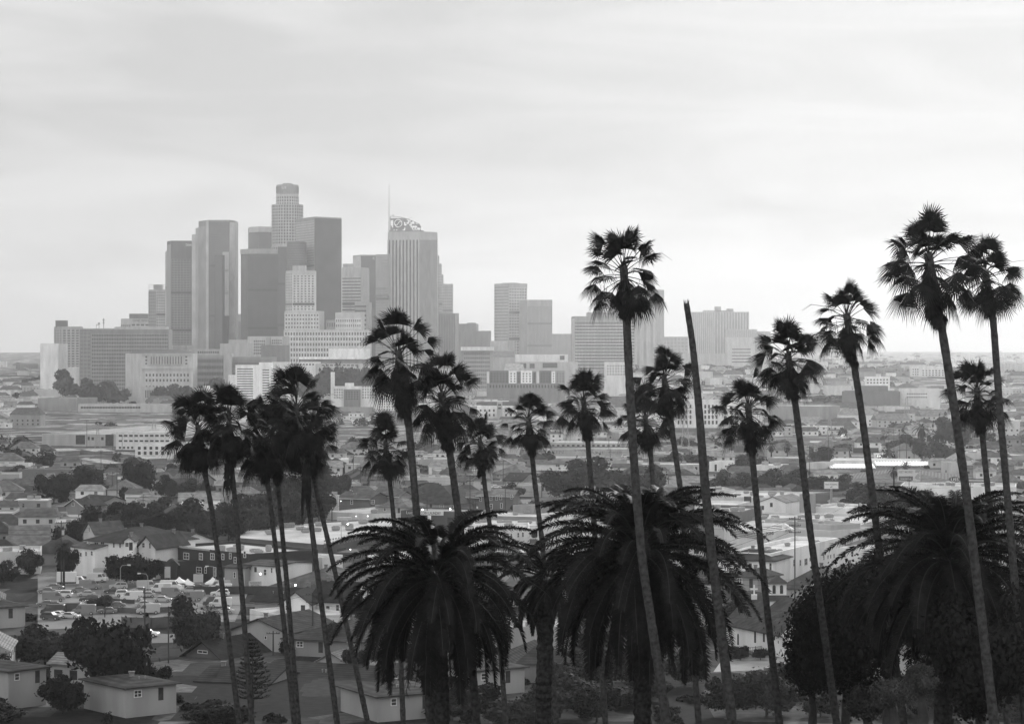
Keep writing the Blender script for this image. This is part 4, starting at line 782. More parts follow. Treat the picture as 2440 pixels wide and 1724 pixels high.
bld('store', 'dark-sided store wing facing the white sign pole', 'store', [(1930,872),(1975,866)], 1175, depth=30, wall=.14, rv=.4, base=1195)
bld('store', 'white gable-ended store with a tall window and bare trees before it', 'store', [(1810,800),(1872,796)], 1196, depth=20, wall=.82, rv=.4, base=1226, roof=('gy',1184,.3), wins=[(1835,1197,1841,1207,'dark'),(1812,1204,1820,1214,'dark')])
bld('store', 'white blank-walled building with faint ledges left of the round dark tree'.replace('left of','by'), 'store', [(1922,790),(2022,782)], 1206, depth=22, wall=.76, rv=.5, base=1234, units=2, sn='white blank-walled building')
bld('sign_tower', 'square dark and pale sign tower with vertical letters before the blank-walled building', 'sign tower', [(1905,786),(1923,784)], 1176, depth=5, wall=.35, base=1226, signs=[('P',1917,1182,1921,1187,.7),('A',1917,1189,1921,1194,.7),('N',1917,1196,1921,1201,.7),('T',1917,1203,1921,1208,.7)])
bld('store', 'dark low store front with pale numerals beside the great date palm', 'store', [(1645,740),(1768,735)], 1216, depth=30, wall=.15, rv=.5, base=1246, units=6, signs=[('1986',1718,1217,1736,1224,.7)], sn='numbered dark store')
bld('store', 'white roof terraces with a small dark opening above the numbered dark store', 'store', [(1655,820),(1752,815)], 1200, depth=20, wall=.76, rv=.6, base=1216, wins=[(1708,1207,1728,1211,'dark')])
bld('warehouse', 'broad pale flat roofs with scattered vents between the church and the sign tower', 'warehouse', [(1690,730),(2044,715)], 1244, depth=52, wall=.55, rv=.5, base=1280, units=16, sn='broad pale flat roofs')
pn = bld('store', 'boxy art deco store with banded cornice and faded letters on its white walls', 'store', [(1742,680),(1818,664),(1893,676)], 1257, depth=22, wall=.76, rv=.55, base=1300, sn='banded art deco store', signs=[('PONS',1822,1267,1840,1275,.25),('PONS',1868,1266,1881,1272,.25)])
m = MB()
for r_ in (1255, 1259, 1263): m.fb((PX(1818,664),664), (PX(1893,676),676), -.3, 9, PZ(r_+1.6,664), PZ(r_,664), 0, .3)
for r_ in (1266, 1270, 1274, 1278): m.fb((PX(1742,680),680), (PX(1818,664),664), 0, 18, PZ(r_+1.4,672), PZ(r_,672), 0, .25)
m.build('cornice_bands', M(.2,.85,.15), pn, pn.location)
bld('store', 'long pale wall with a dark coping stretching from the banded store', 'store', [(1893,690),(1981,680)], 1258, depth=20, wall=.6, rv=.5, base=1298)
bld('store', 'pale warehouse end with five small windows next to the long coped wall', 'warehouse', [(1981,684),(2050,690)], 1250, depth=30, wall=.42, rv=.45, base=1290, units=2, wins=[(1993,1272,1997,1280),(2002,1271,2006,1279),(2014,1270,2018,1278),(2023,1268,2027,1276)])
bld('motel', 'long white two-level motel range with many small windows behind the church', 'motel', [(1838,590),(1998,640)], 1318, depth=12, wall=.84, rv=.6, base=1364, units=5, sn='white motel range',
    wins=[(1851,1338,1857,1354),(1864,1335,1872,1347),(1879,1335,1883,1352),(1889,1332,1893,1349),(1904,1332,1909,1348),(1915,1329,1925,1346),(1928,1327,1932,1337),(1940,1327,1943,1336),(1960,1323,1965,1334),(1970,1321,1975,1331),(1977,1320,1981,1330),(1985,1318,1989,1329)])
bld('house', 'white house with arched windows under a dark hip roof beside the motel range', 'house', [(1706,592),(1842,586)], 1331, depth=14, wall=.84, rv=.08, base=1368, roof=('hip',1309,.7), sn='arch-windowed white house', wins=[(1731,1340,1742,1350),(1782,1340,1793,1355),(1833,1340,1839,1358),(1758,1340,1765,1353,'dark'),(1768,1341,1774,1354,'dark')])
bld('house', 'white flat-roofed house with a porch at the end of the motel range', 'house', [(1998,600),(2060,596)], 1304, depth=12, wall=.76, rv=.55, base=1345, wins=[(2006,1315,2016,1328),(2028,1312,2034,1326)])
bld('house', 'pale low hip-roofed houses behind the dark bushy tree', 'house', [(2020,660),(2085,655)], 1298, depth=14, wall=.4, rv=.3, base=1312, roof=('hip',1280,.6))
bld('house', 'large house with a grey hip roof and white dormer between motel and church tower', 'house', [(1862,545),(1985,540)], 1398, depth=18, wall=.42, rv=.14, base=1460, roof=('hip',1352,.9), wins=[(1925,1412,1932,1432)], sn='grey hip-roofed house')
bld('house', 'smaller grey roofed house behind the grey hip roof', 'house', [(1955,580),(2030,576)], 1372, depth=14, wall=.35, rv=.12, base=1400, roof=('hip',1345,.7))
bld('house', 'low dark hip roof in trees below the arch-windowed white house', 'house', [(1750,560),(1805,556)], 1372, depth=10, wall=.35, rv=.12, base=1390, roof=('hip',1354,.6))
# church
CH = empty('church', (PX(1790,478), 480, 0), 'white church with a cross on its gable and a square bell tower', 'church'); off = CH.location; LAND.append(('white church', 1810, 480))
fa, fb_ = Vector((PX(1731,486),486)), Vector((PX(1866,466),466))
e = (fb_-fa).normalized(); nb = Vector((-e.y, e.x)); c_, d_ = fb_+nb*13, fa+nb*13
m = MB(); zt = PZ(1488,480); m.prism([tuple(fa),tuple(fb_),tuple(c_),tuple(d_)], -1, zt)
rz = PZ(1411,488); r1 = (d_+fa)/2; r2 = (fb_+c_)/2
m.add([(fa.x,fa.y,zt),(d_.x,d_.y,zt),(r1.x,r1.y,rz),(fb_.x,fb_.y,zt),(c_.x,c_.y,zt),(r2.x,r2.y,rz)], [(1,0,2),(3,4,5)]); m.build('wall', wallm(.78), CH, off)
m = MB(); ov = e*.7; A1 = fa-ov-nb*.7; B1 = fb_+ov-nb*.7; C1_ = c_+ov+nb*.7; D1 = d_-ov+nb*.7; R1 = r1-ov; R2 = r2+ov; zl = zt-.5
vs = [(A1.x,A1.y,zl),(B1.x,B1.y,zl),(C1_.x,C1_.y,zl),(D1.x,D1.y,zl),(R1.x,R1.y,rz+.25),(R2.x,R2.y,rz+.25)]
vs += [(v[0],v[1],v[2]-.25) for v in vs]
m.add(vs, [(0,1,5,4),(3,4,5,2),(6,10,11,7),(9,8,11,10),(0,6,7,1),(3,2,8,9),(0,4,10,6),(4,3,9,10),(1,7,11,5),(5,11,8,2)]); m.build('roof', roofm(.13), CH, off)
m = MB()
for q in (r2+e*.75,):
    m.tube([(B1.x+e.x*.1,B1.y,zl), (q.x,q.y,rz+.4), (C1_.x+e.x*.1,C1_.y,zl)], .28, 4)
m.build('gable_coping', TRIM, CH, off)
q = Vector((PX(1797,478), 478+8, 0)); 
m = MB(); cz = PZ(1413,485); X = PX(1797,485); m.box(X-.55,X+.55,484.5,485.5,cz-1.2,cz-.2); m.box(X-.14,X+.14,484.85,485.15,cz-.2,cz+1.75); m.box(X-.75,X+.75,484.87,485.13,cz+.75,cz+1.05); m.build('cross', M(.75,.6,.05), CH, off)
for x0,x1,y0,y1 in ((1756,1762,1508,1535),(1796,1803,1496,1530),(1817,1824,1492,1528),(1843,1848,1488,1524),(1861,1866,1488,1518)):
    t = ((x0+x1)/2-1731)/135; Dm = 486-20*t; L_ = (fb_-fa).length; w = (x1-x0)*Dm/F/.9; zb_, zt_ = PZ(y1,Dm), PZ(y0,Dm)
    X = PX((x0+x1)/2,1); den = (fb_.x-fa.x)-X*(fb_.y-fa.y); s = (X*fa.y-fa.x)/den*L_
    m = MB(); pts = [(s-w/2,zb_),(s+w/2,zb_),(s+w/2,zt_-w)]+[(s+w/2*math.cos(a),zt_-w+w*math.sin(a)) for a in [math.pi*i/6 for i in range(1,6)]]+[(s-w/2,zt_-w)]
    k = len(pts); nn = -nb
    def q3(sv, z, d): p = fa+e*sv+nn*d; return (p.x,p.y,z)
    m.add([q3(a,b,.06) for a,b in pts]+[q3(a,b,-.05) for a,b in pts], [tuple(range(k))]+[(i,k+i,k+(i+1)%k,(i+1)%k) for i in range(k)]); m.build('arched_window', GLASS, CH, off)
def sq(cx, cy, h): return [(cx-h,cy-h),(cx+h,cy-h),(cx+h,cy+h),(cx-h,cy+h)]
tx, ty = PX(1855,478), 481
m = MB(); m.prism(sq(tx,ty,2.35), -1, PZ(1430,478)); m.build('tower_base', wallm(.78), CH, off)
tw = MB().prism(sq(tx,ty,1.75), PZ(1430,478)+.6, PZ(1390,478)).build('belfry', wallm(.78), CH, off)
def pyr(h, z0, z1, name, mat, h2=0):
    m = MB(); b = sq(tx,ty,h); 
    if h2: t = sq(tx,ty,h2); m.add([(x,y,z0) for x,y in b]+[(x,y,z1) for x,y in t], [(0,1,5,4),(1,2,6,5),(2,3,7,6),(3,0,4,7),(3,2,1,0),(4,5,6,7)])
    else: m.add([(x,y,z0) for x,y in b]+[(tx,ty,z1)], [(0,1,4),(1,2,4),(2,3,4),(3,0,4),(3,2,1,0)])
    m.build(name, mat, CH, off)
pyr(2.9, PZ(1431,478), PZ(1418,478), 'tower_skirt_roof', roofm(.12), 1.7)
pyr(2.3, PZ(1391,478), PZ(1372,478), 'tower_roof', roofm(.12))
for sx in (-.75, .75):
    m = MB(); m.box(tx+sx-.32, tx+sx+.32, ty-1.82, ty-1.7, PZ(1415,478), PZ(1398,478)); m.tube([(tx+sx,ty-1.83,PZ(1398,478)),(tx+sx,ty-1.7,PZ(1398,478))], .32, 10); m.build('belfry_opening', GLASS, CH, off)
m = MB(); ex = PX(1893,470); m.box(tx+1.5, ex+.6, 474, 484, -1, PZ(1490,472)); m.add([(tx+1.6,474,PZ(1490,472)),(ex+.6,474,PZ(1490,472)),((tx+1.6+ex+.6)/2+.6,474,PZ(1472,472)),(tx+1.6,484,PZ(1490,472)),(ex+.6,484,PZ(1490,472)),((tx+1.6+ex+.6)/2+.6,484,PZ(1472,472))],[(0,1,2),(4,3,5),(0,2,5,3),(2,1,4,5)]); m.build('entrance_bay', wallm(.78), CH, off)
m = MB(); X = PX(1892,470); m.box(X-.35,X+.35,473.9,474.05,PZ(1522,472),PZ(1500,472)); m.build('arched_window', GLASS, CH, off)
SCREEN.append((1722,1372,1905,1552,470)); FOOT.append((PX(1810,480),482,14))
# fences
def fence(label, pts, h, mat, posts=6, solid=False, cat='fence'):
    root = empty('fence', (PX(pts[0][0], DG(pts[0][1])), DG(pts[0][1]), 0), label, cat); off = root.location
    w = [Vector((PX(c, DG(r)), DG(r), g(0, DG(r)))) for c, r in pts]
    m = MB()
    for a, b in zip(w, w[1:]):
        L_ = (b-a).length
        if solid: m.fb(a, b, 0, L_, a.z-.3, a.z+h, -.05, .05)
        else:
            for z in (.3, h*.55, h-.1): m.fb(a, b, 0, L_, a.z+z, a.z+z+.06, -.03, .03)
            n = int(L_/.35)
            for i in range(n): m.fb(a, b, i*L_/n, i*L_/n+.06, a.z, a.z+h, -.02, .02)
        k = max(2, int(L_/posts))
        for i in range(k+1):
            p = a.lerp(b, i/k); MB().box(p.x-.07, p.x+.07, p.y-.07, p.y+.07, p.z-.3, p.z+h+.12).build('post', mat, root, off)
    m.build('fence_panel', mat, root, off)
fence('dark iron railing along the foot of the white church', [(1735,1562),(1800,1558),(1900,1540)], 1.5, DARK)
fence('long dark board fence with a clipped top below the brick building', [(440,1412),(480,1416),(660,1414)], 2.0, M(.05,.9,.3,.5,'siding'), 5, True)
fence('low dark retaining wall along the upper terrace of the car park', [(215,1432),(320,1438)], 1.0, M(.06,.9), 8, True, 'wall')
fence('curved pale-capped retaining wall across the middle of the car park', [(230,1456),(330,1462),(440,1456)], 1.3, M(.1,.9), 8, True, 'wall')
fence('dark wall under the car park with painted panels facing the road', [(290,1494),(360,1496),(500,1486)], 2.3, M(.1,.9,.5,.3), 8, True, 'wall')
fence('dark wire fence along the yard below the low fenced store', [(1080,1262),(1280,1258)], 1.8, DARK, 6)
# signs
def board_sign(name, label, x0, y0, x1, y1, D, gv, texts, legs, cat='sign', pole=.35, th=.4):
    root = empty(name, (PX((x0+x1)/2, D), D, g(PX(x0,D),D)), label, cat); off = root.location
    a, b = (PX(x0,D),D), (PX(x1,D),D)
    m = MB(); m.fb(a, b, 0, b[0]-a[0], PZ(y1,D), PZ(y0,D), -th, 0); m.build('panel', M(gv,.6,.06), root, off)
    m = MB(); L_ = b[0]-a[0]; z0_, z1_ = PZ(y1,D), PZ(y0,D)
    for s_ in ((0,L_,z1_-.12,z1_),(0,L_,z0_,z0_+.12),(0,.12,z0_+.12,z1_-.12),(L_-.12,L_,z0_+.12,z1_-.12)): m.fb(a, b, s_[0], s_[1], s_[2], s_[3], .003, .07)
    m.build('frame', M(.5,.6,.1), root, off)
    for lx in legs: MB().tube([(PX(lx,D), D+.1+th/2, g(PX(lx,D),D)-.3), (PX(lx,D), D+.1+th/2, PZ(y1,D)+.05)], pole, 8).build('post', METAL, root, off)
    for (t_, u0, v0, u1, v1, gg) in texts: text(root, t_, a, b, (u0-x0)/(x1-x0)*L_, (u1-x0)/(x1-x0)*L_, PZ(v1,D), PZ(v0,D), M(gg,.7,.05), .06)
    FOOT.append((root.location.x, D, 2)); SCREEN.append((x0, y0, x1, y1, D))
    return root
bs = board_sign('bank_sign', 'white rectangular bank sign on a single thick white pole before the tree belt', 1964,1147,1998,1164,850,.8,[('Bank of America',1967,1151,1995,1155,.15)],[1981],pole=.45)
m = MB(); 
for i in range(3): m.fb((PX(1978+i*1.5,849.9),849.9),(PX(1984,849.9),849.9), 0, .35, PZ(1161,850)+i*.1, PZ(1157.5,850)-(.2-i*.1), .05, .1)
m.build('logo', M(.3,.7,.05), bs, bs.location)
bl = board_sign('billboard', 'large pale billboard with a two-part advertisement on the vast hipped shed', 2139,1118,2193,1146,1035,.62,[('GET MORE!',2142,1121,2174,1126,.25)],[2150,2183],cat='billboard')
m = MB(); m.fb((PX(2140,1035),1035),(PX(2175,1035),1035), .3, 6.4, PZ(1144,1035), PZ(1134,1035), .02, .1); m.build('poster_band', M(.12,.6,.1), bl, bl.location)
text(bl, 'Smart&Final', (PX(2139,1035),1035), (PX(2193,1035),1035), 1.2, 5.8, PZ(1141.5,1035), PZ(1137,1035), M(.6,.7), .14)
m = MB(); rn = random.Random(8)
for i in range(10): m.fb((PX(2180,1035),1035),(PX(2193,1035),1035), rn.uniform(0,1.6), rn.uniform(1.7,2.3), PZ(1120+i*2.4,1035), PZ(1118.6+i*2.4,1035), .02, .08)
m.build('poster_picture', M(.25,.7,.3), bl, bl.location)
# oval sign
ov = empty('oval_sign', (PX(2274,1030),1030,PZ(1149,1030)), 'dark oval sign with three slanting white letters at the end of the hipped shed', 'sign')
c = P(2274,1142,1030); m = MB(); m.add([c+Vector((2.5*math.cos(t),0,1.35*math.sin(t))) for t in [2*math.pi*i/32 for i in range(32)]]+[c+Vector((2.5*math.cos(t),.4,1.35*math.sin(t))) for t in [2*math.pi*i/32 for i in range(32)]], [tuple(range(32)), tuple(range(63,31,-1))]+[(i,32+i,32+(i+1)%32,(i+1)%32) for i in range(32)])
m.build('panel', M(.08,.6), ov, ov.location); text(ov, 'USS', (PX(2266,1030),1030), (PX(2283,1030),1030), 0, 3.3, PZ(1145.5,1030), PZ(1138.5,1030), M(.8,.6), .06)
MB().tube([(c.x,1030.3,g(c.x,1030)),(c.x,1030.3,c.z)], .25, 6).build('post', METAL, ov, ov.location)
board_sign('billboard','large dark louvred billboard seen from behind among far trees',2032,1066,2094,1095,1400,.07,[],[2045,2064,2085],cat='billboard')
board_sign('notice_board','small white lettered notice board at the kerb beside the white lettered shop',593,1384,623,1400,590,.55,[('Apartments For Rent',596,1386,620,1389,.12),('Call Today',598,1391,618,1394,.12)],[595,621],pole=.08,th=.15)
board_sign('shop_sign','small dark and white sign board in the car park before the brick building',389,1390,407,1401,585,.5,[],[398],pole=.12,th=.2)
board_sign('banner','tall pale poster banner on the arched brick gateway',392,1349,406,1376,614,.6,[],[393,405],pole=.06,th=.1)
board_sign('mural','pale painted panel leaning on the front of the brick building',461,1367,484,1386,606,.4,[],[463,482],pole=.06,th=.1)
board_sign('sign','far small billboard near the lit freeway traffic',2086,1017,2106,1029,2000,.6,[],[2096],cat='billboard')
# marquee tents
def tent(a, b, top, base, label):
    D = DG(base); cx, w = PX((a+b)/2, D), (PX(b, D)-PX(a, D))/2; z = g(0, D); zt = PZ(top, D); ze = z+(zt-z)*.45
    root = empty('tent', (cx, D, z), label, 'tent'); m = MB(); b_ = [(cx-w,D-w),(cx+w,D-w),(cx+w,D+w),(cx-w,D+w)]; mid = [(cx-w*.3,D-w*.3),(cx+w*.3,D-w*.3),(cx+w*.3,D+w*.3),(cx-w*.3,D+w*.3)]
    m.add([(x,y,ze-.35) for x,y in b_]+[(x,y,ze) for x,y in b_]+[(x,y,ze+(zt-ze)*.55) for x,y in mid]+[(cx,D,zt)], [(0,1,5,4),(1,2,6,5),(2,3,7,6),(3,0,4,7),(4,5,9,8),(5,6,10,9),(6,7,11,10),(7,4,8,11),(8,9,12),(9,10,12),(10,11,12),(11,8,12)])
    m.build('canopy', M(.85,.6,.05), root, root.location)
    for x, y in b_: MB().tube([(x*.98+cx*.02,y,z-.1),(x*.98+cx*.02,y,ze-.1)], .05, 5).build('leg', METAL, root, root.location)
tent(408,446,1373,1398,'white peaked market tent in front of the arched brick gateway')
tent(432,462,1377,1400,'lower white tent joined to the peaked tent by the brick gateway')
tent(490,524,1373,1398,'white peaked tent beside the first slender palm trunk')
tent(528,556,1376,1396,'half-hidden white tent behind the second slender palm trunk')
# utility poles and lamps
POLES = []
def pole(px, top, base, arms, label, tr=False, h=None, r=.17):
    D = DG(base); x = PX(px, D); zt = PZ(top, D); z = g(x, D)
    root = empty('utility_pole', (x, D, z), label, 'utility pole'); off = root.location
    MB().tube([(x,D,z-.5),(x,D,(z+zt)/2),(x,D,zt)], [r,r*.9,r*.7], 7).build('pole', WOOD, root, off)
    for k in range(arms):
        za = zt-.5-k*1.5; m = MB(); m.box(x-1.3, x+1.3, D-.28, D-.16, za-.08, za+.08)
        for u in (-1.2,-.7,.7,1.2): m.tube([(x+u,D-.22,za+.08),(x+u,D-.22,za+.3)], .07, 5)
        m.build('crossarm', WOOD, root, off)
    if tr: MB().tube([(x+.45,D,zt-3.6),(x+.45,D,zt-2.4)], .33, 9).build('transformer', M(.45,.5,.1), root, off)
    POLES.append((x, D, zt-.2)); return root
pole(345,1398,1522,2,'thick wooden utility pole rising beside the white pickup on the road')
pole(146,1240,1402,2,'wooden pole with a pale transformer near the picture edge by the box truck',True)
pole(419,1210,1292,1,'dark wooden pole in the trees behind the brick building')
pole(452,1252,1302,1,'short wooden pole with a transformer just above the brick parapet',True)
pole(279,1112,1200,2,'tall utility pole before the round dark tree on the wooded rise')
pole(207,1000,1066,1,'thin pole at the vast pale warehouse')
pole(291,1036,1075,1,'slim pole before the pale pilastered office')
pole(745,1410,1540,2,'dark utility pole against the dark-roofed gabled house between cluster trunks')
pole(651,1502,1560,1,'short thin pole in front of the pale low-gabled house')
pole(791,1200,1250,1,'pole at the corner of the flat pale store')
pole(802,1035,1100,1,'pole in the open yard beyond the palm cluster')
pole(842,1085,1155,1,'first of the poles by the dark pointed cypress clump')
pole(859,1110,1168,1,'second pole close to the flat pale store by the dark house')
pole(1018,1178,1250,2,'dark pole crossing the laundromat front')
pole(1120,1130,1290,2,'tall pole between the SUV and the cream building')
pole(1134,1190,1235,1,'pole with a white transformer in front of the seven-windowed dark house',True)
pole(1199,1095,1180,1,'tall thin pole before the wide pale pyramid roof')
pole(1204,1160,1230,1,'pole near the end of the seven-windowed dark house')
pole(1291,1118,1195,1,'tall thin pole before the large dark rounded trees')
pole(1341,1172,1222,1,'pole with a pale transformer before the large dark rounded trees',True)
pole(1894,1230,1480,3,'tallest dark wooden pole rising before the grey hip-roofed house')
pole(2046,1180,1290,3,'cross-armed pole beside the round dark tree near the last date palm',True)
pole(1929,1062,1150,2,'double-armed pole behind the tree belt')
pole(1974,1040,1112,1,'thin pole by the bright scalloped canopy')
pole(1818,1240,1300,2,'latticed pole over the banded art deco store')
pole(2229,1150,1185,1,'short pole before the long white vented wall')
pole(2118,1020,1096,2,'first of the tall poles along the curving freeway'); pole(2130,1022,1096,2,'second of the tall poles along the curving freeway'); pole(2144,1028,1098,2,'third of the tall poles along the curving freeway')
pole(2160,1030,1100,2,'fourth of the tall poles along the curving freeway, by the shaggy palms'); pole(2178,1034,1102,2,'last of the tall poles along the curving freeway, in the shaggy palms')
# lattice pylons
def pylon(px, top, base, label, w=3.2):
    D = DG(base); x = PX(px, D); z = g(x, D); zt = PZ(top, D); root = empty('lattice_pylon', (x, D, z), label, 'pylon'); m = MB()
    lv = [z+(zt-z)*t for t in (0,.3,.55,.75,.9,1)]; ws = [w, w*.62, w*.42, w*.3, w*.25, w*.12]
    for sx in (-1,1):
        for sy in (-1,1): m.tube([(x+sx*a,D+sy*a,zz) for a, zz in zip(ws, lv)], .13, 4)
    for i in range(5):
        for s_ in (-1,1): m.tube([(x-s_*ws[i],D-ws[i],lv[i]),(x+s_*ws[i+1],D-ws[i+1],lv[i+1])], .09, 3)
    m.build('lattice', METAL, root, root.location)
    m = MB()
    for zz in (lv[3], lv[4]): m.tube([(x-w*1.3,D,zz),(x+w*1.3,D,zz)], .14, 4)
    m.build('crossarm', METAL, root, root.location)
    POLES.append((x, D, lv[4]))
pylon(367,999,1060,'dark lattice pylon over the rail yard before the strip-windowed block')
pylon(233,1006,1068,'slim lattice pylon in front of the vast pale warehouse',1.8)
pylon(1633,958,1095,'tall hazy lattice pylon beside the leafless trunk')
pylon(1977,996,1090,'tall hazy lattice pylon near the lit freeway traffic')
pylon(2160,945,1010,'pale distant lattice pylon behind the white factory')
def lamp(px, top, base, side, label, lit=False):
    D = DG(base); x = PX(px, D); z = g(x, D); zt = PZ(top, D); root = empty('street_lamp', (x, D, z), label, 'street lamp'); off = root.location
    MB().tube([(x,D,z-.2),(x,D,zt-.8),(x+side*.4,D,zt-.15),(x+side*1.8,D,zt)], [.1,.08,.07,.05], 6).build('pole', METAL, root, off)
    MB().tube([(x+side*1.7,D,zt-.02),(x+side*2.5,D,zt-.05)], [.16,.2], 6).build('lamp_head', M(.6,.5), root, off)
    if lit: MB().tube([(x+side*1.8,D-.02,zt-.2),(x+side*2.3,D-.02,zt-.26)], [.14,.12], 6).build('lamp_glass', GLOW, root, off)
lamp(287,1345,1412,1,'curved street lamp in the car park before the dark bushy tree')
lamp(352,1365,1416,-1,'street lamp in the car park by the tall poster banner')
lamp(513,1348,1404,-1,'street lamp over the market tents by the brick building')
lamp(1864,1440,1550,1,'tall curved street lamp standing before the church tower')
lamp(1915,1392,1480,1,'street lamp before the grey hip-roofed house')
lamp(813,1246,1300,1,'lit street lamp above the dark market lattice wall', True)
for i, (px, row, D, lab) in enumerate(((1007,1213,815,'bright floodlight on the roof edge of the laundromat'),(1073,1212,812,'second bright floodlight on the laundromat, beyond the leaning trunk'),(704,1393,575,'lit wall lamp under the grey hip-roofed house near the cluster'),(621,1366,600,'round lit signal beside the white lettered shop'),(640,1310,690,'small lit lamp on the dark side wall of the big hall'),(835,1308,700,'lit lamp on the patterned wall of the big hall'),(812,1193,890,'lit porch lamp on the white-trimmed dark house'),(1178,1280,705,'lit entrance lamp of the cream building'),(1261,1252,765,'small lit lamp at the end of the white workshops'),(849,1229,835,'small spotlight on the blank wall of the flat pale store'),(876,1229,833,'second spotlight on the blank wall of the flat pale store'))):
    root = empty('wall_lamp', P(px,row,D), lab, 'lamp'); r = .17 if i < 4 else .1
    bpy_m = MB(); c = root.location; bpy_m.tube([c+Vector((0,-.25,0)), c+Vector((0,-.05,0))], [r*1.2, r*1.2], 8); bpy_m.build('lamp_glass', GLOW, root, c)
    MB().tube([c+Vector((0,-.04,0)), c+Vector((0,.4,.1))], [r*1.3, .06], 6).build('housing', METAL, root, c)
def wire(a, b, sag, name_label, r=.035):
    pts = [Vector(a).lerp(Vector(b), t/14)-Vector((0,0,sag*4*(t/14)*(1-t/14))) for t in range(15)]
    o = MB().tube(pts, r, 4).build('power_line', DARK); tag(o, name_label, 'power line')
WL = [(0,7,3,'sagging wire from the thick roadside pole towards the cluster of trunks'),(7,20,6,'long wire crossing the view behind the date palms to the tallest pole'),(20,21,2,'wire between the tallest pole and the cross-armed pole'),(9,13,2,'wire along the flat pale store and laundromat'),(13,14,2,'wire from the laundromat to the tall pole by the SUV'),(14,19,2,'wire running towards the large dark rounded trees'),(4,2,3,'wire over the wooded rise'),(2,3,1,'short wire above the brick parapet'),(1,2,2,'wire from the picture edge pole to the trees')]
for a, b, s_, l_ in WL: wire(POLES[a], POLES[b], s_, l_)
for k, (dz, l_) in enumerate(((1.2,'upper'),(2.4,'lower'))):
    a, b = POLES[7], POLES[20]; wire((a[0]+.8,a[1],a[2]-dz), (b[0]+.8,b[1],b[2]-dz), 6+k, l_+' parallel wire crossing behind the date palms')
# ---------------------------------------------------------------- vegetation
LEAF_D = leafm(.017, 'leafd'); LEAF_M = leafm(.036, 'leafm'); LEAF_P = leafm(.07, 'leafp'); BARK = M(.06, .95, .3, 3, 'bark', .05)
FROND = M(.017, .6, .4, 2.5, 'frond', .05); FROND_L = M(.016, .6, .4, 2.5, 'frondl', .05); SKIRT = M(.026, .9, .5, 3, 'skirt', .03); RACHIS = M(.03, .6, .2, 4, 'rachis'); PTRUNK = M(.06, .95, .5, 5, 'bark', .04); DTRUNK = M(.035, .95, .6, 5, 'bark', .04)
def crown_mesh(seed, n, leaf, mat, lobes=9, sx=1, sz=.85, name='crown', flat=0):
    """leaf clumps through several uneven lobes inside a unit crown"""
    rs = np.random.RandomState(seed); L = []
    for i in range(lobes):
        d = rs.normal(size=3); d /= np.linalg.norm(d); d[2] = d[2]*.9+.12
        r = rs.uniform(.22, .5); L.append((d*(1-r)*rs.uniform(.7, 1.18), r))
    L.append((np.array([0,0,-.05]), .5))
    vs = []; fs = []
    w = np.array([l[1]**2 for l in L]); w /= w.sum(); ch = rs.choice(len(L), n, p=w)
    for k in range(n):
        c, r = L[ch[k]]; d = rs.normal(size=3); d /= np.linalg.norm(d)
        rr = r*(1-abs(rs.normal())*.18) if rs.rand() < .72 else r*rs.uniform(.5, 1.38)
        p = (c+d*rr)*np.array([sx, sx, sz]); nn = d+rs.normal(size=3)*.55; nn /= np.linalg.norm(nn)
        t = np.cross(nn, rs.normal(size=3)); t /= np.linalg.norm(t)+1e-9; b = np.cross(nn, t); s = leaf*rs.uniform(.5, 1.4); q = s*rs.uniform(.45, .9)
        o = len(vs); vs += [tuple(p-t*s-b*q*.3), tuple(p+b*q*-1+t*s*.1), tuple(p+t*s+b*q*.2), tuple(p+b*q-t*s*.2)]; fs.append((o, o+1, o+2, o+3))
    me = bpy.data.meshes.new(name); me.from_pydata(vs, [], fs); me.materials.append(mat); me.update(); return me
def trunk_mesh(seed, h=1.0):
    rnd = random.Random(seed); m = MB(); m.tube([(0,0,-.2),(rnd.uniform(-.04,.04),0,h*.5),(rnd.uniform(-.08,.08),rnd.uniform(-.05,.05),h)], [.09,.07,.05], 6)
    for i in range(5):
        a = rnd.uniform(0, 6.28); z = h*rnd.uniform(.55, .95); m.tube([(0,0,z),(.3*math.cos(a),.3*math.sin(a),z+.3),(.55*math.cos(a),.55*math.sin(a),z+.65)], [.045,.03,.012], 5)
    return m.mesh('trunk', BARK)
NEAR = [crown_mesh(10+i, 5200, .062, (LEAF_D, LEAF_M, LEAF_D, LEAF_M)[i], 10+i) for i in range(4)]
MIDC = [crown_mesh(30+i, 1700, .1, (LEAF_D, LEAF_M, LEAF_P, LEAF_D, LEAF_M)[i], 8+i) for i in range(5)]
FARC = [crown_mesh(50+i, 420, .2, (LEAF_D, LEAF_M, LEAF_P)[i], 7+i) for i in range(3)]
CYP = crown_mesh(70, 1500, .09, LEAF_D, 6, .9, 1)
SPARSE = crown_mesh(71, 1400, .05, LEAF_P, 14)
TRK = [trunk_mesh(i) for i in range(3)]
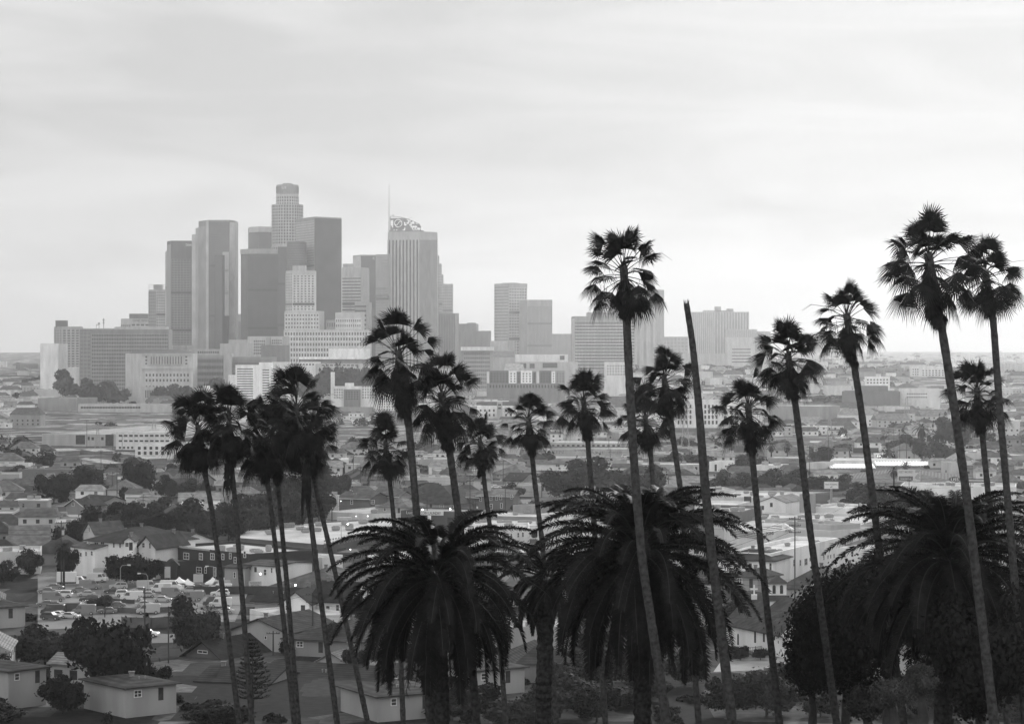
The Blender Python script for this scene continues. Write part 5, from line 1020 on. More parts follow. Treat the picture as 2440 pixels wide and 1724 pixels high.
def tree(px, base, w, top, label, kind=None, seed=0, group=None, D=None, cat='tree', name='tree', zz=None):
    """w: crown width in photo px; base, top: rows"""
    D = D or DG(base); x = PX(px, D); z = g(x, D) if zz is None else zz; zt = PZ(top, D); r = w*D/F/2; h = zt-z
    rnd = random.Random(int(px*13+base*7)+seed)
    ch = min(h*1.04, r*(2.6 if D < 1500 else 2.1) if kind != 'cyp' else h)
    root = empty(name, (x, D, z), label, cat, group, rnd.uniform(0, 6.28))
    me = (NEAR if D < 1100 else MIDC if D < 2300 else FARC)
    me = me[rnd.randrange(len(me))]
    if kind == 'dark': me = NEAR[0] if D < 1100 else MIDC[0]
    if kind == 'mid': me = NEAR[1] if D < 1100 else MIDC[1]
    if kind == 'cyp': me = CYP; ch = h
    if kind == 'sparse': me = SPARSE
    if kind in ('hedge',): ch = h*1.05
    o = bpy.data.objects.new('crown', me); COL.objects.link(o); o.parent = root; o.location = (0, 0, h-ch/2*.97); o.scale = (r, r, ch/2/.85)
    t = bpy.data.objects.new('trunk', TRK[rnd.randrange(3)]); COL.objects.link(t); t.parent = root; th = max(.3, h-ch*.55)
    s = max(.5, r*.42); t.scale = (s*1.3, s*1.3, th); 
    FOOT.append((x, D, r*.6)); return root
EXT = [
 (181,1302,64,1228,'round dark tree beside the narrow steep-gabled cottage','dark'),(150,1310,60,1246,'dark tree behind the pole with the pale transformer','dark'),
 (235,1290,110,1194,'first dark tree of the wooded belt, above the hip-roofed house','dark'),(300,1294,120,1198,'broad dark tree directly behind the white hip roof','mid'),(368,1295,120,1200,'broad dark tree behind the roof ridge of the steep-gabled house','dark'),(425,1292,90,1206,'dark tree by the pole behind the brick building','mid'),
 (480,1296,130,1188,'tall bushy tree behind the brick parapet beside the first trunk','mid'),(545,1292,110,1196,'dull bushy tree between the first two slender trunks','mid'),(600,1280,130,1178,'large soft tree behind the third slender trunk','mid'),(530,1262,80,1205,'small dark tree up the rise between slender trunks','dark'),
 (180,1188,130,1108,'bushy tree on the wooded rise under the rail yard sheds','mid'),(128,1200,90,1120,'bushy tree at the picture edge on the wooded rise','dark'),(330,1190,92,1087,'tall rounded dark tree with a ball-like crown on the wooded rise','dark'),(398,1190,60,1130,'tree between the arched bungalow and the rounded dark tree','mid'),(250,1150,80,1105,'tree before the pale shed roofs','mid'),(448,1182,70,1140,'tree beside the bright white eave','mid'),(240,1192,70,1150,'low tree over the long dark bungalow roof','dark'),(300,1240,90,1190,'dark tree in the hollow below the rounded dark tree','dark'),(390,1240,90,1184,'tree in the hollow below the arched bungalow','mid'),
 (660,1252,130,1142,'dense tree directly behind the hanging skirts of the cluster','mid'),(718,1240,120,1118,'tall dense tree between the last two cluster trunks','dark'),(788,1200,110,1106,'broad dense tree right of the cluster crowns'.replace('right of','next to'),'mid'),(694,1268,100,1176,'lower dense tree above the hall roof between trunks','mid'),(760,1245,90,1160,'dense tree over the flat pale store corner','dark'),(632,1275,90,1196,'dense tree above the long hall roof by the fourth trunk','mid'),
 (300,1396,112,1310,'large dark bushy tree in the car park before the brick annex','dark'),(352,1394,80,1322,'dark bushy tree touching the brick annex','dark'),(228,1356,34,1312,'column-like dark tree beside the small white cottage','dark'),(192,1358,44,1318,'dark bushy tree in front of the small white cottage','dark'),(160,1390,60,1300,'dark palm-like tree by the box truck','dark'),(275,1350,50,1308,'dark tree against the hip-roofed house wall','dark'),
 (262,1670,225,1448,'very large dark round street tree beside the white pickup','dark'),(462,1560,140,1420,'loose half-bare tree on the road corner beyond the pickup','mid'),(150,1700,120,1600,'dark tree under the corner outbuilding','dark'),(370,1640,80,1580,'dark shrub between the round street tree and the gabled bungalow','dark'),
 (812,1560,90,1484,'grey-green shrub between the dark roofs and the first date palm','mid'),(770,1530,60,1486,'small shrub behind the fifth trunk','mid'),(690,1560,60,1520,'small shrub between trunks near the bottom','dark'),(850,1600,70,1540,'shrub beneath the first date palm fronds','dark'),
 (1350,1196,130,1094,'large round tree, first of the pair above the hedge','mid'),(1442,1200,150,1090,'large round tree, second of the pair above the hedge','mid'),(1296,1164,56,1120,'small round tree before the pale hip-roofed building','mid'),(1540,1190,100,1106,'round tree between the great date palm and the leaning trunk','mid'),(1240,1226,50,1196,'clipped dark bush before the round trees','dark'),(1294,1228,90,1188,'long clipped dark hedge below the pair of round trees','dark'),(1340,1230,80,1190,'end of the clipped dark hedge nearest the great date palm'.replace('nearest','towards'),'dark'),
 (1715,1180,90,1128,'first tree of the belt behind the flat white store','mid'),(1778,1182,90,1124,'second tree of the belt behind the flat white store','mid'),(1835,1182,96,1116,'third tree of the belt, beside the leaning palm','mid'),(1905,1180,100,1118,'fourth tree of the belt, near the bank sign','mid'),(1958,1182,90,1128,'fifth tree of the belt, right behind the bank sign','dark'),(2012,1190,80,1130,'last pale loose tree of the belt beyond the bank sign','mid'),(1660,1176,80,1132,'tree of the belt between the two leaning trunks','mid'),
 (2088,1244,150,1142,'large round dark tree before the long white vented wall','dark'),(2042,1240,90,1180,'dark tree at the flank of the large round dark tree','dark'),(2140,1240,100,1172,'low dark tree behind the last date palm','dark'),(2190,1205,90,1160,'low wide dark tree between the vented wall and the last date palm','dark'),
 (1740,1425,110,1352,'dark tree behind the church roof','dark'),(1798,1420,80,1362,'dark tree just behind the cross of the church','dark'),(1690,1400,80,1370,'dark tree behind the great date palm fronds','dark'),(1764,1572,50,1534,'rounded bush before the church railing','dark'),(1812,1572,46,1540,'second rounded bush before the church railing','dark'),(1868,1470,30,1410,'narrow dark tree behind the church tower','dark'),(1730,1275,30,1256,'small bush against the banded store','mid'),
 (2280,1075,110,985,'tall hazy tree mass beyond the shaggy palms','mid'),(2150,1090,90,1030,'hazy tree beside the curving freeway','mid'),(2215,1100,100,1045,'hazy tree under the shaggy palms','mid'),(2260,1110,90,1060,'hazy tree behind the vented wall'),(2000,1094,60,1052,'hazy tree beside the arched shed'),(1960,1100,70,1060,'hazy tree before the lit freeway traffic'),(1860,1075,45,1044,'hazy tree behind the leaning palm skirt'),
 (1670,1118,90,1078,'hazy tree beside the white cubic house','mid'),(1600,1120,70,1072,'round hazy tree by the leafless trunk','mid'),(1760,1130,60,1090,'hazy tree behind the white cubic house'),
 (1180,1110,60,1078,'tree before the paired hip roofs','mid'),(1225,1190,60,1150,'tree beside the flat pale apartment house','mid'),(990,1130,90,1104,'low round tree past the second leading palm','mid'),(940,1150,70,1110,'round tree behind the leading palm trunk','mid'),(1010,1180,120,1150,'broad low tree before the broad dark hip roof','mid'),
 (1990,975,130,938,'hazy dark tree in front of the long dark warehouse','mid'),(2170,980,100,940,'hazy dark tree beside the white factory','mid'),
]
for t_ in EXT:
    tree(t_[0], t_[1], t_[2], t_[3], t_[4], t_[5] if len(t_) > 5 else None)
for i, (px, b, w, t) in enumerate(((740,915,90,880),(770,912,80,868),(815,916,110,866),(850,912,70,872),(705,912,70,885),(880,905,60,870))):
    tree(px, b, w, t, ['tree at the low end of the slope under the hilltop hall','tree in the middle of the slope by the bell tower','broadest tree on the slope under the hilltop hall','tree near the leading palm on the slope','small tree by the white lower hall wall','last tree of the slope hidden by the leading palm'][i], 'mid', group='trees on the slope below the hilltop hall', D=2560+i*12)
for i, (px, b, w, t) in enumerate(((225,945,70,915),(262,948,80,912),(285,945,50,920),(205,935,50,905),(160,930,60,896),(385,948,60,925),(410,945,60,918),(440,948,60,920),(520,945,70,905),(150,905,50,880))):
    tree(px, b, w, t, ['tree before the dark banded slab','larger tree before the dark banded slab','tree touching the courthouse annex','tree by the low white wing','tree behind the corrugated grey shed','low tree before the courthouse steps','middle tree before the courthouse','tree at the far corner of the courthouse','tree against the dark office range','tree under the stepped white building'][i], None, group='trees around the courthouse', D=2590+i*9)
# hedges and bushes with another habit
for i, (px, b, w, t) in enumerate(((826,1168,12,1138),(834,1170,12,1132),(842,1170,12,1136),(818,1172,14,1142))):
    tree(px, b, w, t, ['cypress','tallest cypress','inner cypress','stout cypress'][i]+' of the dark pointed clump behind the flat pale store', 'cyp', group='dark pointed cypresses', name='cypress_tree')
# bare branching trees
def bare(px, base, w, top, label, seed=1):
    D = DG(base); x = PX(px, D); z = g(x, D); h = PZ(top, D)-z; rnd = random.Random(seed); root = empty('bare_tree', (x, D, z), label, 'tree'); m = MB(); tw = MB()
    def br(p, d, L_, r, lv):
        q = p+d*L_; (m if lv > 2 else tw).tube([p, (p+q)/2+Vector((rnd.uniform(-1,1),rnd.uniform(-1,1),0))*L_*.06, q], [r, r*.8, r*.6], 4 if lv > 2 else 3, cap=False)
        if lv == 0: return
        for i in range(3 if lv > 1 else 4):
            e = (d+Vector((rnd.uniform(-1,1),rnd.uniform(-1,1),rnd.uniform(-.3,.7)))*.75).normalized(); br(q if i < 2 else (p+q)/2, e, L_*rnd.uniform(.6,.82), r*.6, lv-1)
    br(Vector((x, D, z-.2)), Vector((0,0,1)), h*.3, .16, 5); m.build('trunk', BARK, root, root.location); tw.build('twigs', BARK, root, root.location)
bare(1868,1232,60,1180,'bare branching tree before the white gable-ended store',2); bare(1250,1312,60,1252,'bare bushy tree at the cream building',3); bare(660,1400,70,1320,'bare street tree before the dark side wall of the hall',4); bare(1775,1236,40,1196,'bare tree beside the numbered dark store',5); bare(500,1500,90,1420,'bare tree rising over the dark board fence',6); bare(250,1470,110,1400,'spindly bare tree in the middle of the car park',7); bare(1345,1640,90,1560,'bare bright-twigged tree beneath the thick trunked date palm',8); bare(1020,1345,60,1290,'bare tree behind the first date palm',9); bare(880,1350,80,1290,'bare street tree before the patterned hall wall',10)
# araucaria
def araucaria(px, base, top, w, D, label):
    x = PX(px, D); zt = PZ(top, D); z = g(x, D); root = empty('araucaria_tree', (x, D, z), label, 'tree'); m = MB(); rnd = random.Random(3); R_ = w*D/F/2; h = zt-z
    MB().tube([(x,D,z-.3),(x,D,zt)], [.3,.05], 7).build('trunk', BARK, root, root.location)
    lv = 0; zz = zt-.3
    while zz > z+1.5:
        r = R_*min(1, .18+(zt-zz)/h*1.5)
        for k in range(9):
            a = k*.698+lv*.35; n = 16; pts = [Vector((x+math.cos(a)*r*t, D+math.sin(a)*r*t, zz+.25*r*t*t-.1*r*t)) for t in [i/n for i in range(n+1)]]
            m.tube(pts, .03, 3, cap=False)
            for i in range(2, n+1):
                p = pts[i]
                for s_ in range(5):
                    d = Vector((rnd.uniform(-1,1),rnd.uniform(-1,1),rnd.uniform(-.1,.9))).normalized()*.42; sd_ = d.cross(Vector((0,0,1))).normalized()*.1
                    o = len(m.v); m.add([p-sd_, p+sd_, p+d], [(0,1,2)])
        zz -= .62+.02*lv; lv += 1
    m.build('crown', LEAF_D, root, root.location)
araucaria(602, 1700, 1522, 84, 400, 'tiered conifer with whorled branches between the first slender trunks')

# ---------------------------------------------------------------- fan palms
def tmpbasis(d):
    s = d.cross(Vector((0,0,1)))
    if s.length < .05: s = Vector((1,0,0))
    s.normalize(); return s, s.cross(d).normalized()
def fan(m, h, t, R_, spread, rnd, droop=.35, nseg=30, tip=.45, cup=.25):
    s, n = tmpbasis(t); roll = rnd.uniform(-.8, .8); s2 = s*math.cos(roll)+n*math.sin(roll); n2 = n*math.cos(roll)-s*math.sin(roll)
    def pt(phi, r, lift=0):
        p = h+(t*math.cos(phi)+s2*math.sin(phi))*r*R_+n2*(-cup*abs(math.sin(phi))*r*R_+lift)
        p.z -= droop*r*r*R_; return p
    a0 = -spread; st = 2*spread/nseg; o0 = len(m.v)
    for k in range(nseg):
        a = a0+k*st; b = a+st; c = (a+b)/2; L_ = (1-.18*abs(c/spread)**2)*rnd.uniform(.86, 1.1); o = len(m.v); ri = tip+rnd.uniform(.0,.14)
        m.v += [tuple(h), tuple(pt(a, ri)), tuple(pt(c, ri*1.02, .035*R_)), tuple(pt(b, ri))]
        m.f += [(o,o+1,o+2), (o,o+2,o+3)]
        w = st*.36; mid = ri+(L_-ri)*.5
        q1 = pt(c-w*.7, mid); q2 = pt(c+w*.7, mid); q1.z -= .05*R_; q2.z -= .05*R_
        e = pt(c+rnd.uniform(-.03,.03), L_); e.z -= R_*rnd.uniform(.0, .22)
        m.v += [tuple(q1), tuple(q2), tuple(e)]; m.f += [(o+1,o+4,o+5,o+3), (o+4,o+6,o+5)]
    m.m += [0]*(len(m.f)-len(m.m))
def fan_palm(name, hp, R_, trunk, tr, skirt_len, seed, label, nleaf=33, D=120, group='fan palms along the hillside'):
    """hp: heart; trunk: world points from the heart down"""
    rnd = random.Random(seed); base = Vector(trunk[-1]); root = empty(name, base, label, 'palm tree', group); off = root.location
    # trunk with uneven leaf-scar rings
    P_ = [Vector(p) for p in trunk]; pts = []
    for a, b in zip(P_, P_[1:]):
        n = max(3, int((b-a).length/.28))
        for i in range(n): pts.append(a.lerp(b, i/n))
    pts.append(P_[-1])
    for _ in range(14):
        pts = [pts[0]]+[(pts[i-1]+pts[i]*2+pts[i+1])/4 for i in range(1, len(pts)-1)]+[pts[-1]]
    k = len(pts); rad = [tr*(.86+.22*(i/k)**2)*(1+.07*(i % 2))*rnd.uniform(.95, 1.05) for i in range(k)]
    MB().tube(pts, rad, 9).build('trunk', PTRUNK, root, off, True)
    hp = Vector(hp); up = (pts[0]-pts[6]).normalized(); L = MB(); Rf = R_*.47
    # green crown
    for i in range(nleaf):
        u = (i+.5)/nleaf; el = R(86)-R(118 if nleaf < 40 else 132)*u**.95+rnd.uniform(-.16,.16); az = i*2.39996+rnd.uniform(-.35,.35)
        d = Vector((math.cos(az)*math.cos(el), math.sin(az)*math.cos(el), math.sin(el)))
        st = hp-up*(.1+.9*u)*min(1, R_*.4); Lp = R_*(rnd.uniform(.3,.82) if u < .4 else rnd.uniform(.5,.8)); pp = [st]; q = d.copy()
        for j in range(4): q = (q+Vector((0,0,-.035-.12*u))).normalized(); pp.append(pp[-1]+q*Lp/4)
        L.tube(pp, [.035,.028,.022,.02,.018], 4, cap=False)
        fan(L, pp[-1], q, Rf*rnd.uniform(.8,1.2), R(rnd.uniform(70,125)), rnd, droop=rnd.uniform(.0,.14)+.42*u*u, cup=rnd.uniform(.1,.5))
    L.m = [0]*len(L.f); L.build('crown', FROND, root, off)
    # dead leaves hanging round the trunk
    S = MB(); ns = int(12+skirt_len*rnd.uniform(16,24))
    tl = 0; path = [hp-up*.3*min(1,R_*.4)]+[p for p in pts[2:]]
    def along(s_):
        acc = 0
        for a, b in zip(pts, pts[1:]):
            l = (b-a).length
            if acc+l >= s_: return a.lerp(b, (s_-acc)/l)
            acc += l
        return pts[-1]
    for i in range(ns):
        u = rnd.random()**.9; p = along(.35+u*max(.1, skirt_len-Rf*.7)); az = rnd.uniform(0, 6.283); el = -R(rnd.uniform(62, 88))
        d = Vector((math.cos(az)*math.cos(el), math.sin(az)*math.cos(el), math.sin(el)))
        out = Vector((math.cos(az), math.sin(az), 0))*tr*.8; Lp = R_*rnd.uniform(.08,.34)*(1-.5*u)
        S.tube([p+out, p+out+d*Lp], [.025,.02], 3, cap=False)
        fan(S, p+out+d*Lp, (d+Vector((0,0,-.6))).normalized(), Rf*rnd.uniform(.6,.9)*(1-.3*u), R(rnd.uniform(22,52)), rnd, .1, 14, .5, .6)
    for i in range(22):     # loose strands
        p = hp+Vector((rnd.uniform(-1,1),rnd.uniform(-1,1),0))*R_*.55+Vector((0,0,-R_*rnd.uniform(.2,.7))); l = R_*rnd.uniform(.2,.6)
        S.tube([p, p+Vector((rnd.uniform(-.1,.1),0,-l*.5)), p+Vector((rnd.uniform(-.15,.15),0,-l))], [.012,.01,.006], 3, cap=False)
    S.m = [0]*len(S.f); S.build('skirt', SKIRT, root, off)
    for i in range(2):      # a spent flower stalk or two
        az = rnd.uniform(0, 6.28); d = Vector((math.cos(az),math.sin(az),.35)); MB().tube([hp, hp+d*R_*.5, hp+d*R_+Vector((0,0,-.1*R_)), hp+d*R_*1.25+Vector((0,0,-.35*R_))], [.02,.018,.012,.006], 4).build('flower_stalk', RACHIS, root, off)
    return root
K = 1.0627
def disp_palm(hx, hy, rad, sk, tr, D, wpx, seed, label, nleaf=33):
    """numbers read off the whole view (columns and rows, scale K)"""
    hx, hy, rad, sk = hx*K, hy*K, rad*K, sk*K; tr = [(a*K, b*K) for a, b in tr]
    pts = [P(hx, hy, D)]+[P(a, b, D) for a, b in tr]
    a, b = pts[-2], pts[-1]; d = (b-a).normalized()
    q = b.copy()
    while q.z > g(q.x, q.y)-.5: q = q+d*.5
    pts.append(q)
    return fan_palm('fan_palm', pts[0], rad*D/F, pts, wpx*D/F/2, (sk-hy)*D/F, seed, label, nleaf, D)
PALMS = [
 (443,952,81,1046,[(455,1040),(470,1110),(490,1250),(522,1505)],158,13.5,1,'first slender fan palm of the left cluster, its trunk meeting the tiered conifer'.replace('left ','' )),
 (513,925,77,1040,[(518,1030),(526,1110),(539,1280),(556,1505)],152,13.5,2,'second fan palm of the cluster, with a dangling strip of dead fronds'),
 (588,965,77,1072,[(596,1060),(604,1110),(622,1260),(648,1505)],160,13,3,'third fan palm of the cluster, half hidden by its taller neighbour'),
 (632,960,70,1075,[(618,1060),(626,1120),(642,1290),(660,1505)],166,13,4,'fourth fan palm of the cluster, trunk crossing close beside the third'),
 (664,905,88,1010,[(676,1000),(690,1110),(710,1270),(741,1505)],150,14,5,'tallest fan palm of the cluster with a long rag of dead fronds down its trunk'),
 (694,965,70,1060,[(696,1040),(712,1110),(748,1265),(800,1505)],162,13,6,'last fan palm of the cluster, its trunk leaning hardest'),
 (893,786,92,930,[(905,880),(918,960),(937,1180),(958,1505)],128,20,7,'tall fan palm with an open crown before the ribbed tower, leading a pair'),
 (990,878,86,1000,[(1001,960),(1014,1050),(1040,1240),(1060,1505)],130,20,8,'fan palm beside the leading one, its trunk crossing the first date palm'),
 (864,990,62,1065,[(870,1050),(878,1110),(890,1240),(896,1400)],176,12.5,9,'small fan palm standing low between the cluster and the leading pair'),
 (1076,982,58,1060,[(1082,1050),(1090,1110),(1106,1240),(1118,1400)],176,12.5,10,'small fan palm just beyond the leading pair'),
 (1184,935,62,1012,[(1191,1000),(1200,1090),(1216,1215),(1230,1400)],168,13.5,11,'round-crowned fan palm standing over the thick date palm trunk'),
 (1308,895,68,980,[(1317,970),(1322,1050),(1330,1130),(1345,1400)],160,14,12,'fan palm before the hazy hotel slab, one upright frond like a finger'.replace('hotel','office')),
 (1398,594,96,700,[(1404,690),(1411,850),(1421,1030),(1440,1260),(1478,1505)],112,22,13,'tallest single fan palm standing alone against the sky in the middle'),
 (1488,842,70,930,[(1502,920),(1512,1000),(1528,1110),(1550,1400)],150,15,14,'fan palm just behind the tall single palm, crown against the hazy towers'),
 (1446,930,68,1000,[(1456,990),(1462,1050),(1470,1200),(1478,1400)],170,13,15,'low fan palm tucked behind the trunk of the tall single palm'),
 (1677,905,76,1005,[(1684,990),(1696,1120),(1712,1290),(1735,1505)],138,17,17,'fan palm beside the leafless trunk, its trunk passing the church tower'),
 (1766,790,80,885,[(1780,880),(1793,980),(1815,1180),(1860,1505)],132,18,18,'fan palm with trunk crossing the dark bushy tree below'),
 (1898,702,80,810,[(1912,800),(1930,910),(1950,1060),(1975,1260),(2010,1505)],124,19,19,'fan palm with drooping side fronds, second highest on the hazy skyline end'),
 (2080,566,112,722,[(2106,700),(2125,820),(2146,960),(2170,1130),(2215,1505)],104,23,20,'highest and largest fan palm with a huge shaggy skirt'),
 (2208,605,84,700,[(2226,700),(2240,900),(2275,1300),(2290,1505)],118,19,21,'fan palm cut by the frame beside the huge-skirted one'),
 (2190,868,74,960,[(2200,950),(2215,1100),(2235,1300),(2250,1505)],140,16,22,'lower fan palm beneath the huge-skirted one, near the frame edge'),
]
for a in PALMS:
    disp_palm(*a, *((44,) if a[7] <= 6 else ()))
# the rags of dead fronds on two cluster palms
for nm, (px, row, D, L_, sd_) in (('a',(686*K,1075*K,149.5,3.4,3)),('b',(512*K,1080*K,151.6,1.6,5))):
    rnd = random.Random(sd_); S = MB()
    for i in range(46):
        p = P(px+rnd.uniform(-9,9), row-rnd.uniform(0,50), D)+Vector((0,rnd.uniform(-.3,.3),0)); l = L_*rnd.uniform(.4,1)
        S.tube([p, p+Vector((rnd.uniform(-.12,.12),0,-l*.5)), p+Vector((rnd.uniform(-.2,.2),0,-l))], [.05,.035,.008], 3, cap=False)
    par = [o for o in COL.objects if o.get('label', '').startswith('tallest fan palm of the cluster' if nm == 'a' else 'second fan palm of the cluster')][0]
    S.build('hanging_fronds', SKIRT, par, par.location)
# the leafless trunk
D = 118; pts = [P(a*K, b*K, D) for a, b in ((1539,680),(1542,700),(1552,760),(1566,900),(1580,1080),(1596,1240),(1628,1505))]
q = pts[-1].copy(); d = (pts[-1]-pts[-2]).normalized()
while q.z > g(q.x, q.y)-.5: q = q+d*.5
pts.append(q); root = empty('dead_palm', q, 'leafless palm trunk without a crown, broken off at the top', 'palm tree'); pp = []
for a, b in zip(pts, pts[1:]):
    n = max(2, int((b-a).length/.28)); pp += [a.lerp(b, i/n) for i in range(n)]
pp.append(pts[-1])
for _ in range(8): pp = [pp[0]]+[(pp[i-1]+pp[i]*2+pp[i+1])/4 for i in range(1, len(pp)-1)]+[pp[-1]]
rn = random.Random(9); MB().tube(pp, [.14+.07*min(1, i/30)+(.012 if i % 2 else 0)+.06*(i/len(pp))**2 for i in range(len(pp))], 9).build('trunk', PTRUNK, root, root.location, True)
m = MB()
for i in range(7):
    a = rn.uniform(0, 6.28); m.tube([pp[0]+Vector((math.cos(a)*.09,math.sin(a)*.09,-.1)), pp[0]+Vector((math.cos(a)*.13,math.sin(a)*.13,rn.uniform(.08,.25)))], [.05,.015], 4)
m.build('broken_top', PTRUNK, root, root.location)

# ---------------------------------------------------------------- date palms
def date_palm(hp, L0, n, seed, label, trunk, tr, name='date_palm', emax=87, emin=-44, dead=0):
    rnd = random.Random(seed); root = empty(name, trunk[-1], label, 'palm tree'); off = root.location; m = MB(); rc = MB(); hp = Vector(hp)
    pts = [Vector(p) for p in trunk]; pp = []
    for a, b in zip(pts, pts[1:]):
        k = max(3, int((b-a).length/.25)); pp += [a.lerp(b, i/k) for i in range(k)]
    pp.append(pts[-1]); rad = [tr*(1.25 if i < 7 else 1)*(1+.12*(i % 2))*rnd.uniform(.94,1.06) for i in range(len(pp))]
    MB().tube(pp, rad, 12).build('trunk', DTRUNK, root, off, False)
    for i in range(n):
        u = (i+.5)/n; el = R(emax)-(R(emax)-R(emin))*u**.8+rnd.uniform(-.1,.1); az = i*2.39996+rnd.uniform(-.25,.25)
        L_ = L0*rnd.uniform(.84,1.08)*(.72+.28*min(1, u*4)); bend = R(rnd.uniform(78,112))*(1-.35*u); ns = 16; p = hp+Vector((math.cos(az)*tr*.7, math.sin(az)*tr*.7, .3-.9*u)); P0 = [p]; T = []
        tw = rnd.uniform(-.5,.5)
        for j in range(ns):
            s_ = j/ns; e = max(el-bend*s_**1.25, R(-88)); a2 = az+tw*s_; d = Vector((math.cos(a2)*math.cos(e), math.sin(a2)*math.cos(e), math.sin(e))); T.append(d); P0.append(P0[-1]+d*L_/ns)
        rc.tube(P0, [.05*(1-.85*j/ns)+.006 for j in range(ns+1)], 4, cap=False)
        nl = 112; lf = .52*L0/5
        for k in range(nl):
            s_ = .12+.88*k/nl; x = s_*ns; j = min(ns-1, int(x)); b = P0[j].lerp(P0[j+1], x-j); t = T[j]; sd_ = t.cross(Vector((0,0,1)))
            if sd_.length < .1: sd_ = Vector((math.sin(az),-math.cos(az),0))
            sd_.normalize(); nn = sd_.cross(t).normalized(); ll = lf*(math.sin(math.pi*min(1, s_*.86+.1))**.6)*rnd.uniform(.85,1.15)
            for sg in (-1, 1):
                dd = (sd_*sg*.9+t*rnd.uniform(.4,.7)+nn*((.08,.7)[k % 2]+rnd.uniform(-.1,.1))).normalized(); w = t*.042
                mid = b+dd*ll*.55; e_ = b+dd*ll+Vector((0,0,-ll*rnd.uniform(.15,.45))); mid.z -= ll*.06
                o = len(m.v); m.v += [tuple(b-w), tuple(b+w), tuple(mid+w*.9), tuple(mid-w*.9), tuple(e_)]; m.f += [(o,o+1,o+2,o+3), (o+3,o+2,o+4)]
    m.m = [0]*len(m.f); m.build('crown', FROND_L, root, off); rc.build('rachis', RACHIS, root, off)
    if dead:
        S = MB()
        for i in range(dead):
            az = rnd.uniform(0,6.28); b = hp+Vector((math.cos(az)*tr,math.sin(az)*tr,-.7)); L_ = L0*rnd.uniform(.5,.85); pts_ = [b+Vector((math.cos(az)*L_*.25*(t**.5),math.sin(az)*L_*.25*(t**.5),-L_*t)) for t in (0,.2,.4,.6,.8,1)]
            S.tube(pts_, [.04,.04,.035,.03,.02,.01], 4, cap=False)
            for k in range(70):
                t = rnd.uniform(.15,1); j = min(4, int(t*5)); c = pts_[j].lerp(pts_[j+1], t*5-j); e_ = c+Vector((rnd.uniform(-.2,.2),rnd.uniform(-.2,.2),-rnd.uniform(.2,.5))); o = len(S.v)
                S.v += [tuple(c+Vector((.015,0,0))), tuple(c-Vector((.015,0,0))), tuple(e_)]; S.f.append((o,o+1,o+2))
        S.m = [0]*len(S.f); S.build('dead_fronds', SKIRT, root, off)
    return root
def dtrunk(px, row, D, px2=None, row2=1640):
    a = P(px, row, D)+Vector((0,0,-.2)); b = P(px2 or px, row2, D); d = (b-a).normalized(); q = b.copy()
    while q.z > g(q.x, q.y)-.5: q = q+d*.5
    return [a, b, q]
D = 126; date_palm(P(1042,1372,D), 6.3, 120, 41, 'first great date palm, crossed by two slender trunks', dtrunk(1042,1368,D,1050), .42, dead=50)
D = 128; date_palm(P(1525,1312,D), 7.2, 135, 42, 'largest date palm in the middle, standing in front of the church side'.replace('in front of the church side','behind the tall single trunk'), dtrunk(1525,1312,D,1530), .45, dead=60)
D = 124; date_palm(P(2262,1325,D), 6.6, 130, 43, 'dark date palm at the picture edge with long hanging dead fronds', dtrunk(2262,1330,D,2250), .45, dead=60)
D = 150; date_palm(P(1303,1372,D), 3.4, 44, 44, 'thin-crowned date palm with a thick rough trunk between the two great ones', dtrunk(1303,1372,D,1296), .50, emin=-50, dead=5)
# two far shaggy palms and other distant palms
def far_palm(px, top, base, w, label, seed):
    D = DG(base); x = PX(px, D); z = g(x, D); zt = PZ(top, D); r = w*D/F/2
    date_like = date_palm((x, D, zt-r*.7), r*1.15, 34, seed, label, [(x, D, zt-r*.7), (x, D, z-.3)], r*.12, name='palm_tree', emin=-70)
far_palm(2196,1004,1092,44,'hazy shaggy palm, first of the far pair near the freeway poles',51); far_palm(2230,1018,1096,46,'hazy shaggy palm, second of the far pair near the freeway poles',52)
far_palm(1838,1052,1100,26,'hazy palm with a dark skirt behind the fan palm skirts',53); far_palm(1876,1054,1098,24,'small hazy palm before the lettered gallery',54)
far_palm(2130,1108,1160,32,'dark palm rising before the lettered billboard',55); far_palm(2158,1098,1150,24,'dark palm tops behind the bright canopy',56); far_palm(640,1040,1150,44,'grey palm seen through the cluster crowns'.replace('seen through','behind'),57)
far_palm(152,1290,1402,44,'ragged palm by the box truck and the transformer pole',58)
# the big dark bushy tree and shrubs in the lower corner
def big_tree(px, row, D, rx, rz, seed, n, label, leaf, mat, name='tree', cat='tree'):
    c = P(px, row, D); z = g(c.x, D); root = empty(name, (c.x, D, z), label, cat)
    me = crown_mesh(seed, n, leaf/rx, mat, 24, 1, 1); o = bpy.data.objects.new('crown', me); COL.objects.link(o); o.parent = root; o.location = (0, 0, c.z-z); o.scale = (rx, rx*.8, rz)
    MB().tube([(0,0,-.3),(.2,0,(c.z-z)*.6),(0,.1,c.z-z+rz*.3)], [.3,.24,.1], 8).build('trunk', BARK, root)
big_tree(2010,1540,138,3.9,4.6,61,36000,'large dark bushy tree beside the church, crossed by a palm trunk',.11,LEAF_D)
big_tree(2110,1440,146,2.8,3.3,62,12000,'dark bushy tree top between the church side tree and the last date palm',.11,LEAF_D)
big_tree(1930,1610,141,1.6,1.8,63,6000,'low dark bush spreading before the church railing',.1,LEAF_D)
big_tree(2330,1560,118,3.0,4.0,64,14000,'dark foliage mass behind the trunk of the last date palm',.11,LEAF_D)
big_tree(2120,1650,104,1.0,.8,65,5000,'pale flowering shrub under the last date palm',.05,LEAF_P,'shrub','shrub')
big_tree(2190,1625,108,.9,.9,66,5000,'second pale flowering shrub, closer to the date palm trunk',.05,LEAF_P,'shrub','shrub')
